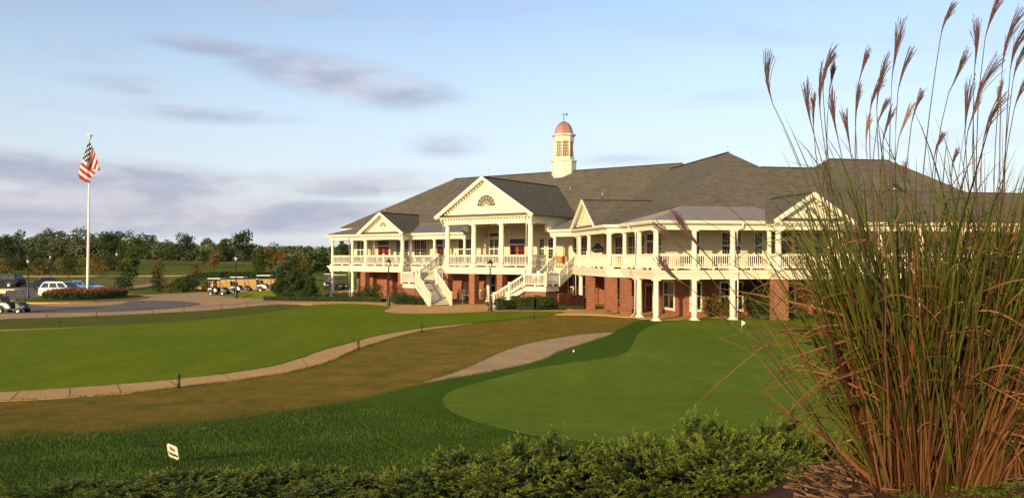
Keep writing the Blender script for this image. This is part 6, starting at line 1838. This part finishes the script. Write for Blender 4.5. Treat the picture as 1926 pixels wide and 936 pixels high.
# ------------------------------------------------------------------ foreground turf blades
def blades(name, X_, Y_, h, w, mat, R, label, lean=.35, dz=.0, tint=None):
    n = len(X_); zb = zt(X_, Y_) + dz - .01
    a = R.uniform(0, 2 * math.pi, n); hh = h * R.uniform(.5, 1.25, n)
    lx = np.cos(a) * hh * R.uniform(0, lean, n); ly = np.sin(a) * hh * R.uniform(0, lean, n)
    b = R.uniform(0, math.pi, n); wx = np.cos(b) * w; wy = np.sin(b) * w
    p0 = np.stack([X_ - wx, Y_ - wy, zb], 1); p1 = np.stack([X_ + wx, Y_ + wy, zb], 1); p2 = np.stack([X_ + lx, Y_ + ly, zb + hh], 1)
    v = np.stack([p0, p1, p2], 1).reshape(-1, 3)
    t = R.uniform(0, 1, n) if tint is None else tint
    o = mesh_np(name, v, np.arange(n * 3).reshape(n, 3), mat, tint=np.repeat(t, 3), kind='stuff')
    return tag(o, label, 'grass')
R = np.random.default_rng(21)
n = 260000
Yb = 5.2 * (4.6 ** R.uniform(0, 1, n)) ; Xb = (R.uniform(-1050, 1100, n)) / FPX * Yb
def inside(poly, x, y):
    c = np.zeros(len(x), bool); P = np.array(poly)
    for i in range(len(P)):
        x0, y0 = P[i]; x1, y1 = P[(i + 1) % len(P)]
        k = ((y0 > y) != (y1 > y)) & (x < (x1 - x0) * (y - y0) / (y1 - y0 + 1e-12) + x0); c ^= k
    return c
gr = greenness(Xb, Yb)
pxb = Xb / Yb * FPX + 963
ok = ((Yb > 6.75) | (pxb < 140)) & (R.uniform(0, 1, n) < np.clip(gr * 1.1, 0, 1)) & ~inside(smooth_poly(green, 1), Xb, Yb) & ~inside(mul, Xb, Yb) & ~inside(cpath, Xb, Yb) & ~inside(walk, Xb, Yb)
patch = np.sin(Xb * 1.7 + 1) * np.sin(Yb * 1.3 + Xb * .6) + .5 * np.sin(Xb * 4.1) * np.sin(Yb * 3.7)
tn = np.clip(.42 + .25 * patch + R.normal(0, .2, n), 0, 1)
blades('rough_grass', Xb[ok], Yb[ok], .050 * (1 + .25 * patch[ok]), .0045 * (Yb[ok] / 9) ** .7, 'grass_blade', R, 'thick dark green grass of the slope in front of the putting green', dz=.042, tint=tn[ok])
n = 90000
Yb = 12 * (4.0 ** R.uniform(0, 1, n)); Xb = R.uniform(-1050, 350, n) / FPX * Yb
gr = greenness(Xb, Yb)
ok = (R.uniform(0, 1, n) > gr) & ~inside(fringe, Xb, Yb) & ~inside(walk, Xb, Yb) & ~inside(lawn, Xb, Yb) & ~inside(cpath, Xb, Yb) & ~inside(walk_far, Xb, Yb)
blades('dormant_grass', Xb[ok], Yb[ok], .035, .006 * (Yb[ok] / 15) ** .7, 'turf_blade', R, 'short brown dormant turf between the garden walk and the green slope', dz=.0)

# ------------------------------------------------------------------ spreading junipers
def juniper_mesh(seed, sprays, rad, h):
    R = np.random.default_rng(seed)
    V = []; T = []
    # boughs: each carries a fan of feathery sprays, tinted dark at the base for shade between them
    nb = 30
    for bgh in range(nb):
        a = R.uniform(0, 2 * math.pi); r0 = rad * math.sqrt(R.uniform(0.02, 1)) * .9
        top = h * (1 - (r0 / rad) ** 2.4) * R.uniform(.65, 1.1) + .03
        B0 = np.array([math.cos(a) * r0, math.sin(a) * r0, top * .45]); out = np.array([math.cos(a), math.sin(a), 0]); tt = R.uniform(0, 1)
        for s in range(sprays // nb):
            f0 = R.uniform(0, 1); a2 = a + R.normal(0, .75); lift = R.uniform(.15, 1.1)
            base = B0 + out * .10 * f0 + np.array([R.normal(0, .065), R.normal(0, .065), top * .55 * R.uniform(.2, 1)])
            d = np.array([math.cos(a2), math.sin(a2), lift]); d /= np.linalg.norm(d)
            L = R.uniform(.10, .21)
            side = np.cross(d, [0, 0, 1.]); side /= np.linalg.norm(side); upv = np.cross(side, d)
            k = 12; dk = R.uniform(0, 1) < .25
            for i in range(k):
                f = (i + .5) / k; c = base + d * L * f
                for m_ in range(3):
                    ph = R.uniform(0, 2 * math.pi); sd_ = side * math.cos(ph) + upv * math.sin(ph)
                    l2 = (.048 * (1 - f * .5)) * R.uniform(.7, 1.2); td = d * .8 + sd_ * .6; td /= np.linalg.norm(td)
                    nv_ = np.cross(td, R.normal(size=3)); nv_ /= np.linalg.norm(nv_); w = .0046
                    V.append([c - nv_ * w * .5, c + td * l2 * .55 - nv_ * w * 1.3, c + td * l2, c + td * l2 * .55 + nv_ * w * 1.3])
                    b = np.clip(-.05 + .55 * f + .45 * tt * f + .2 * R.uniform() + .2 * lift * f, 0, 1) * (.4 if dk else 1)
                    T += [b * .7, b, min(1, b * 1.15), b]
    V = np.array(V).reshape(-1, 3)
    return V, np.arange(len(V)).reshape(-1, 4), np.array(T)
jm = []
for sd_i in range(3):
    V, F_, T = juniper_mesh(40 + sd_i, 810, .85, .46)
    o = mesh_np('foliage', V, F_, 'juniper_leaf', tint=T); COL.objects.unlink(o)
    mb = MB(); Rr = random.Random(sd_i)
    for k in range(9):
        a = k * .7 + Rr.random(); mb.tube([(0, 0, 0), (.35 * math.cos(a), .35 * math.sin(a), .16), (.7 * math.cos(a), .7 * math.sin(a), .2)], [.012, .006, .003], 5)
    st = mb.build('stem', 'bark', None, uv=False); COL.objects.unlink(st)
    jm.append((o.data, st.data))
JL = [(150, 6.0, .9, 0.29, 'thin spreading juniper at the bottom left corner half merged with the grass'), (345, 6.2, .85, 0.45, 'low spreading juniper directly below the lawn sign'), (560, 6.45, .75, 0.66, 'spreading juniper bottom left of centre with a raised clump of feathery tips'),
      (700, 6.3, .85, 0.38, 'spreading juniper along the bottom edge just right of the raised clump'), (860, 6.5, .9, 0.73, 'spreading juniper at the bottom left of centre reaching towards the green'), (1010, 6.8, .95, 1.06, 'spreading juniper below the near tip of the putting green'),
      (1160, 6.9, .95, 0.92, 'spreading juniper right of the bottom centre overlapping the near edge of the green'), (1310, 7.2, 1.0, 1.30, 'tallest spreading juniper, rising in front of the putting green'), (1440, 7.3, .95, 1.45, 'tall spreading juniper left of the bark mulch'),
      (1545, 7.7, .8, 1.12, 'low juniper behind the bark mulch beside the ornamental grass'), (250, 5.6, .8, 0.33, 'small juniper in the front row, bottom left'), (470, 5.6, .85, 0.32, 'small juniper in the front row below the raised clump'), (660, 5.6, .85, 0.32, 'juniper in the front row left of the centre'),
      (850, 5.7, .9, 0.48, 'juniper in the front row just left of the bottom centre'), (1050, 5.8, .95, 0.55, 'juniper in the front row just right of the bottom centre'), (1240, 6.0, .95, 0.73, 'juniper in the front row below the tallest juniper'), (1420, 6.1, .85, 0.66, 'juniper in the front row left of the bark mulch edge'), (1790, 4.2, .26, .46, 'low bright juniper sprig at the bottom edge left of the bottom right corner'), (1905, 4.15, .34, .62, 'bright juniper in the bottom right corner of the picture'), (1850, 4.3, .30, 0.66, 'small bright juniper at the bottom right in front of the ornamental grass')]
JL = [((px - 963) / FPX * y, max(y, 5.9) if px < 1700 else y, s_, sz, lab) for px, y, s_, sz, lab in JL]
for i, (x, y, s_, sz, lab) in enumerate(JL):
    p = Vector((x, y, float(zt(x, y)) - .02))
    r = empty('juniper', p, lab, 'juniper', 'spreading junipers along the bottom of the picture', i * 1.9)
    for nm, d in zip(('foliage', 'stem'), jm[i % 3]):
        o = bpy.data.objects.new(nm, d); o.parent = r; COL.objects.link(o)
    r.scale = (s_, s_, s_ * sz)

# ------------------------------------------------------------------ ornamental grass
def ribbon(pts, w0, fold=.25):
    """leaf blade: tapered strip along points with a shallow keel"""
    P = np.array(pts); n = len(P)
    T = np.gradient(P, axis=0); T /= np.linalg.norm(T, axis=1)[:, None]
    ref = np.array([.3, -1., .15]); S_ = np.cross(T, ref); S_ /= np.linalg.norm(S_, axis=1)[:, None]
    Nn = np.cross(S_, T)
    t = np.linspace(0, 1, n); w = w0 * np.minimum(1, .5 + t * 3) * (1 - t ** 3) + .0004
    V = np.stack([P - S_ * w[:, None], P + Nn * (w * fold)[:, None], P + S_ * w[:, None]], 1).reshape(-1, 3)
    F_ = []
    for i in range(n - 1):
        a = i * 3; F_ += [(a, a + 1, a + 4, a + 3), (a + 1, a + 2, a + 5, a + 4)]
    return V, np.array(F_)
R = np.random.default_rng(77)
def blade_path(base, az_, lean, L, droop, n=9, kink=0.0):
    pts = []; p = np.array(base, float); el_ = math.pi / 2 - lean; hd = az_
    st = L / (n - 1)
    for i in range(n):
        pts.append(p.copy())
        t = i / (n - 1)
        e = el_ - droop * t ** 1.8
        if kink and t > .5: e -= kink
        hd += R.normal(0, .05)
        p = p + st * np.array([math.cos(hd) * math.cos(e), math.sin(hd) * math.cos(e), math.sin(e)])
    return pts
clumps = [(P3(1745, 936, 4.55), .34, 'large clump of tall ornamental grass with green and rusty blades and feathery plumes'),
          (P3(1935, 950, 4.75), .34, 'second clump of tall ornamental grass running out of the right edge')]
roots_ = []
for ci, (c, rad, lab) in enumerate(clumps):
    c.z = float(zt(c.x, c.y)) + .04
    roots_.append(empty('ornamental_grass', c, lab, 'ornamental grass', 'clumps of tall ornamental grass'))
def single_leaf(root, pts, w, mat):
    V, F_ = ribbon(pts, w); k = len(pts)
    t = np.clip(R.uniform(.1, .9) + np.repeat(np.linspace(-.1, .15, k), 3), 0, 1)
    return mesh_np('leaf', V, F_, mat, root, t)
for ci, root in enumerate(roots_):
    c = OFF[root]; rad = clumps[ci][1]
    # dark dead core, then rusty dry blades
    Vs = []; Fs = []; Ts = []; off = 0
    for k in range(190):
        a = R.uniform(0, 2 * math.pi); rr0 = rad * .8 * math.sqrt(R.uniform(0, 1))
        b = (c.x + rr0 * math.cos(a), c.y + rr0 * math.sin(a), c.z - .02)
        pts = blade_path(b, a + R.normal(0, .5), abs(R.normal(0, .12)) + rr0 * .35, R.uniform(.5, 1.45), R.uniform(.0, .3), 6)
        V, F_ = ribbon(pts, R.uniform(.006, .012)); Vs.append(V); Fs.append(F_ + off); off += len(V)
        Ts.append(np.full(len(V), R.uniform(0, 1)))
    mesh_np('dead_core', np.concatenate(Vs), np.concatenate(Fs), 'reed_dark', root, np.concatenate(Ts), 'stuff')
    Vs = []; Fs = []; Ts = []; off = 0
    for k in range(500 if ci == 0 else 460):
        a = R.uniform(0, 2 * math.pi); rr0 = rad * math.sqrt(R.uniform(0, 1))
        b = (c.x + rr0 * math.cos(a), c.y + rr0 * math.sin(a), c.z - .02)
        lean = abs(R.normal(0, .17)) + rr0 * .42; L = R.uniform(.5, 1.7)
        pts = blade_path(b, a + R.normal(0, .5), lean, L, R.uniform(.0, .5), 8, kink=(R.uniform(.8, 1.9) if R.random() < .42 else 0))
        V, F_ = ribbon(pts, R.uniform(.0022, .0085)); Vs.append(V); Fs.append(F_ + off); off += len(V)
        Ts.append(np.clip(R.uniform(0, 1) ** 1.5 + np.repeat(np.linspace(-.05, .1, 8), 3), 0, 1))
    mesh_np('dry_blades', np.concatenate(Vs), np.concatenate(Fs), 'reed_dry', root, np.concatenate(Ts), 'stuff')
    Vs = []; Fs = []; Ts = []; off = 0
    for k in range(540 if ci == 0 else 500):
        a = R.uniform(0, 2 * math.pi); rr0 = rad * math.sqrt(R.uniform(0, 1))
        z0 = R.uniform(0, 1.0)
        b = (c.x + (rr0 + z0 * .25) * math.cos(a), c.y + (rr0 + z0 * .25) * math.sin(a), c.z + z0)
        lean = abs(R.normal(0, .26)) + rr0 * .40; L = R.uniform(.55, 1.25)
        pts = blade_path(b, a + R.normal(0, .4), lean, L, R.uniform(.0, .8), 9, kink=(R.uniform(.5, 1.5) if R.random() < .26 else 0))
        V, F_ = ribbon(pts, R.uniform(.002, .0078)); Vs.append(V); Fs.append(F_ + off); off += len(V)
        Ts.append(np.clip(R.uniform(0, .9) + np.repeat(np.linspace(0, .1, 9), 3), 0, 1))
    mesh_np('green_blades', np.concatenate(Vs), np.concatenate(Fs), 'reed_green', root, np.concatenate(Ts), 'stuff')
    # broken, curled thin leaves tangled through the clump
    Vs = []; Fs = []; Ts = []; off = 0
    for k in range(300):
        a = R.uniform(0, 2 * math.pi); rr0 = rad * math.sqrt(R.uniform(0, 1)) * 1.2; z0 = R.uniform(.25, 1.35)
        b = (c.x + (rr0 + z0 * .22) * math.cos(a), c.y + (rr0 + z0 * .22) * math.sin(a), c.z + z0)
        pts = blade_path(b, R.uniform(0, 2 * math.pi), R.uniform(.1, 1.3), R.uniform(.2, .55), R.uniform(.5, 3.0), 9)
        V, F_ = ribbon(pts, R.uniform(.0015, .0045)); Vs.append(V); Fs.append(F_ + off); off += len(V)
        Ts.append(np.clip(R.uniform(.2, 1) + np.repeat(np.linspace(0, .1, 9), 3), 0, 1))
    mesh_np('broken_leaves', np.concatenate(Vs), np.concatenate(Fs), 'reed_dry', root, np.concatenate(Ts), 'stuff')
    for k in range(95):
        a = R.uniform(math.pi, 2 * math.pi) if k % 3 else R.uniform(0, 2 * math.pi)
        rr0 = rad * R.uniform(.3, 1.0); dry = k % 3 == 0
        z0 = 0 if dry else R.uniform(0, .9)
        b = (c.x + (rr0 + z0 * .2) * math.cos(a), c.y + (rr0 + z0 * .2) * math.sin(a), c.z + z0)
        lean = abs(R.normal(0, .22)) + rr0 * .45
        pts = blade_path(b, a + R.normal(0, .4), lean, R.uniform(.6, 1.3), R.uniform(.1, 1.1), 9, kink=(R.uniform(.6, 1.6) if dry and R.random() < .4 else 0))
        single_leaf(root, pts, R.uniform(.004, .0075), 'reed_dry' if dry else 'reed_green')
# flowering stalks: tip px, plume base px, distance, pale?
PL = [((1422, 97), (1454, 197), 4.6, 0, (1560, 400)), ((1503, 152), (1530, 250), 4.5, 0, None), ((1535, 117), (1543, 215), 4.7, 0, None), ((1550, 85), (1548, 170), 4.5, 1, None), ((1573, 115), (1560, 172), 4.6, 0, None), ((1553, 165), (1577, 265), 4.4, 0, None), ((1530, 172), (1530, 240), 4.8, 0, None),
      ((1588, 200), (1600, 288), 4.4, 0, None), ((1632, 86), (1615, 157), 4.6, 0, None), ((1611, 155), (1609, 235), 4.5, 0, None), ((1656, 95), (1649, 203), 4.6, 0, None), ((1643, 140), (1636, 217), 4.8, 0, None), ((1668, 180), (1650, 235), 4.5, 0, None), ((1673, 196), (1660, 270), 4.6, 0, None),
      ((1693, 30), (1678, 145), 4.5, 0, None), ((1706, 86), (1689, 172), 4.6, 1, None), ((1712, 190), (1690, 262), 4.5, 2, None), ((1729, 165), (1714, 235), 4.7, 0, None), ((1785, -2), (1770, 65), 4.5, 1, None), ((1824, 94), (1784, 176), 4.6, 1, None), ((1846, 34), (1833, 130), 4.5, 0, None),
      ((1876, -22), (1853, 72), 4.6, 0, None), ((1898, 4), (1885, 128), 4.4, 0, None), ((1917, 6), (1900, 132), 4.5, 1, None), ((1922, 60), (1905, 154), 4.6, 0, None), ((1854, 94), (1831, 216), 4.4, 1, None), ((1820, 135), (1815, 252), 4.6, 0, None), ((1872, 166), (1849, 266), 4.5, 0, None), ((1926, 140), (1907, 208), 4.4, 0, None),
      ((1841, 180), (1820, 248), 4.8, 2, None), ((1885, 150), (1876, 216), 4.7, 2, None), ((1766, 246), (1757, 297), 4.4, 0, None), ((1793, 278), (1790, 325), 4.5, 0, None), ((1629, 210), (1629, 275), 4.7, 2, None),
      ((1250, 394), (1345, 497), 4.3, 3, (1480, 690)), ((1224, 420), (1310, 490), 4.2, 3, (1470, 680)), ((1222, 497), (1290, 535), 4.3, 3, (1420, 640)), ((1545, 300), (1549, 365), 4.6, 1, None), ((1700, 300), (1704, 372), 4.6, 1, None)]
def bez(p0, p1, p2, n):
    return [tuple(np.array(p0) * (1 - t) ** 2 + 2 * np.array(p1) * t * (1 - t) + np.array(p2) * t * t) for t in np.linspace(0, 1, n)]
for (tip, bs, Yd, kind_, mid) in PL:
    root = roots_[0] if tip[0] < 1800 else roots_[1]
    c = OFF[root]
    T_ = np.array(P3(tip[0], tip[1], Yd)); Bp = np.array(P3(bs[0], bs[1], Yd))
    a = R.uniform(0, 2 * math.pi); rr0 = .2 * R.uniform(0, 1)
    g0 = np.array((c.x + (bs[0] - (1700 if tip[0] < 1800 else 1880)) * .0009 + R.normal(0, .06), c.y + R.normal(0, .1), c.z))
    if mid: ctl = np.array(P3(mid[0], mid[1], Yd))
    else: ctl = Bp - (T_ - Bp) / np.linalg.norm(T_ - Bp) * np.linalg.norm(Bp - g0) * .5; ctl = ctl * .6 + (g0 * .35 + Bp * .65) * .4
    mb = MB(); st = bez(g0, ctl, Bp, 12); st += [tuple(Bp + (T_ - Bp) * .5)]
    mb.tube(st, list(np.linspace(.0048, .0022, 12)) + [.0012], 5)
    so = mb.build('stalk', 'stem_dark', root, uv=False)
    # plume: a fan of fine hairy branchlets
    ax = T_ - Bp; L = np.linalg.norm(ax); ax /= L
    side = np.cross(ax, [0, 1., 0]); side /= np.linalg.norm(side); dp = np.cross(side, ax)
    bend = R.normal(-.10 if side[0] < 0 else .10, .07)
    V = []; Tn = []
    nb = 22 if kind_ != 3 else 28
    for j in range(nb):
        f0 = R.uniform(0, .35); th = R.uniform(-1, 1); ph = R.uniform(-1, 1)
        s0 = Bp + ax * L * f0 * .6
        e = Bp + ax * L * (f0 * .2 + R.uniform(.68, .98)) + side * L * (.085 * th + bend) + dp * L * .07 * ph
        ctl_ = (s0 + e) / 2 - side * L * (.05 * th + bend * .5)
        br = np.array(bez(s0, ctl_, e, 8))
        for i in range(7):
            p, q = br[i], br[i + 1]; d = q - p; wv = np.cross(d, [.2, -1, .1]); wv /= np.linalg.norm(wv)
            w = .0026 * (1 - .55 * i / 7)
            V.append([p - wv * w, q - wv * w * .9, q + wv * w * .9, p + wv * w]); tt = R.uniform(.1, .6); Tn += [tt] * 4
            for h_ in range(4):
                u_ = R.uniform(0, 1); b = p + d * u_; hd = d / np.linalg.norm(d) * .9 + R.normal(size=3) * .20; hd /= np.linalg.norm(hd); l_ = R.uniform(.007, .013)
                V.append([b, b + hd * l_ * .5 + wv * .0013, b + hd * l_, b + hd * l_ * .5 - wv * .0013]); tt = R.uniform(.4, 1); Tn += [tt] * 4
    V = np.array(V).reshape(-1, 3)
    mesh_np('plume', V, np.arange(len(V)).reshape(-1, 4), 'plume_pale' if kind_ == 2 else 'plume', so, np.array(Tn))
# arching outer leaves thrown across the green on the left side
for (b, ctl, e, w, mat) in [((1680, 930), (1540, 700), (1330, 625), .006, 'reed_green'), ((1690, 930), (1500, 640), (1270, 560), .005, 'reed_green'), ((1680, 930), (1510, 760), (1325, 726), .005, 'reed_dry'), ((1700, 930), (1560, 640), (1380, 540), .006, 'reed_green'),
                            ((1670, 930), (1530, 800), (1400, 640), .005, 'reed_dry'), ((1690, 930), (1560, 780), (1440, 560), .007, 'reed_green'), ((1690, 930), (1520, 700), (1400, 470), .004, 'reed_dry'), ((1700, 930), (1580, 600), (1430, 395), .004, 'reed_green'),
                            ((1680, 930), (1560, 860), (1495, 700), .006, 'reed_dry'), ((1670, 920), (1540, 820), (1430, 730), .005, 'reed_dry'), ((1700, 930), (1590, 640), (1500, 430), .006, 'reed_green'), ((1700, 930), (1600, 700), (1440, 505), .006, 'reed_green'),
                            ((1690, 930), (1500, 780), (1385, 610), .005, 'reed_green'), ((1700, 930), (1580, 520), (1290, 400), .004, 'reed_dry'), ((1680, 930), (1600, 850), (1540, 560), .006, 'reed_green'), ((1660, 930), (1530, 860), (1370, 640), .004, 'reed_dry'),
                            ((1700, 930), (1540, 560), (1360, 490), .005, 'reed_green'), ((1695, 930), (1480, 690), (1410, 560), .006, 'reed_green'), ((1690, 930), (1530, 660), (1520, 480), .006, 'reed_green')]:
    Yd = R.uniform(4.2, 4.6)
    pts = bez(tuple(P3(b[0], b[1], 4.5)), tuple(P3(ctl[0], ctl[1], Yd)), tuple(P3(e[0], e[1], Yd - .1)), 14)
    single_leaf(roots_[0], pts, w * .9, mat)
# fallen straw on the mulch
n = 2200
pm = []
mx0, mx1 = P3(1500, 900, 5).x, P3(1950, 900, 5).x
Xm = R.uniform(mx0 - .2, mx1, n); Ym = R.uniform(4.3, 6.2, n); ok = inside(mul, Xm, Ym); Xm, Ym = Xm[ok], Ym[ok]; n = len(Xm)
a = R.uniform(0, math.pi, n); L = R.uniform(.02, .11, n); zb = zt(Xm, Ym) + .06 + R.uniform(0, .02, n)
dx_, dy_ = np.cos(a) * L, np.sin(a) * L; wx, wy = -np.sin(a) * .0014, np.cos(a) * .0014
V = np.stack([np.stack([Xm - wx, Ym - wy, zb], 1), np.stack([Xm + dx_ - wx, Ym + dy_ - wy, zb + R.uniform(-.01, .03, n)], 1), np.stack([Xm + dx_ + wx, Ym + dy_ + wy, zb + .01], 1), np.stack([Xm + wx, Ym + wy, zb + .004], 1)], 1).reshape(-1, 3)
o = mesh_np('fallen_straw', V, np.arange(len(V)).reshape(-1, 4), 'straw_litter', tint=np.repeat(R.uniform(0, 1, n), 4), kind='stuff'); tag(o, 'dry straw and leaf litter scattered over the bark mulch', 'straw')
# dark leaf litter under the junipers
lit = [( -4.6, 5.0), (-3.3, 6.6), (-1.6, 6.9), (0, 7.1), (1.6, 7.6), (2.6, 7.9), (3.2, 7.6), (3.6, 4.0), (-3.4, 4.0)]
sheet('bark_litter', lit, 'mulch', .045, sm=1)

# ragged grass creeping over the edges of the paths
R = np.random.default_rng(9)
ex, ey = [], []
for poly, dens in ((walk, 60), (cpath, 60), (smooth_poly(lawn, 1), 25)):
    P = np.array(poly)
    for i in range(len(P)):
        a, b = P[i], P[(i + 1) % len(P)]
        if min(a[1], b[1]) > 60 or max(abs(a[0]), abs(b[0])) > 45: continue
        n = int(np.linalg.norm(b - a) * dens)
        t = R.uniform(0, 1, n); q = a + np.outer(t, b - a) + R.normal(0, .055, (n, 2)) * (1 + .8 * np.sin(t * 9)[:, None])
        ex.append(q[:, 0]); ey.append(q[:, 1])
ex = np.concatenate(ex); ey = np.concatenate(ey)
blades('edge_grass', ex, ey, .060, .010, 'grass_blade', R, 'grass tufts creeping over the edges of the paths', dz=.03)
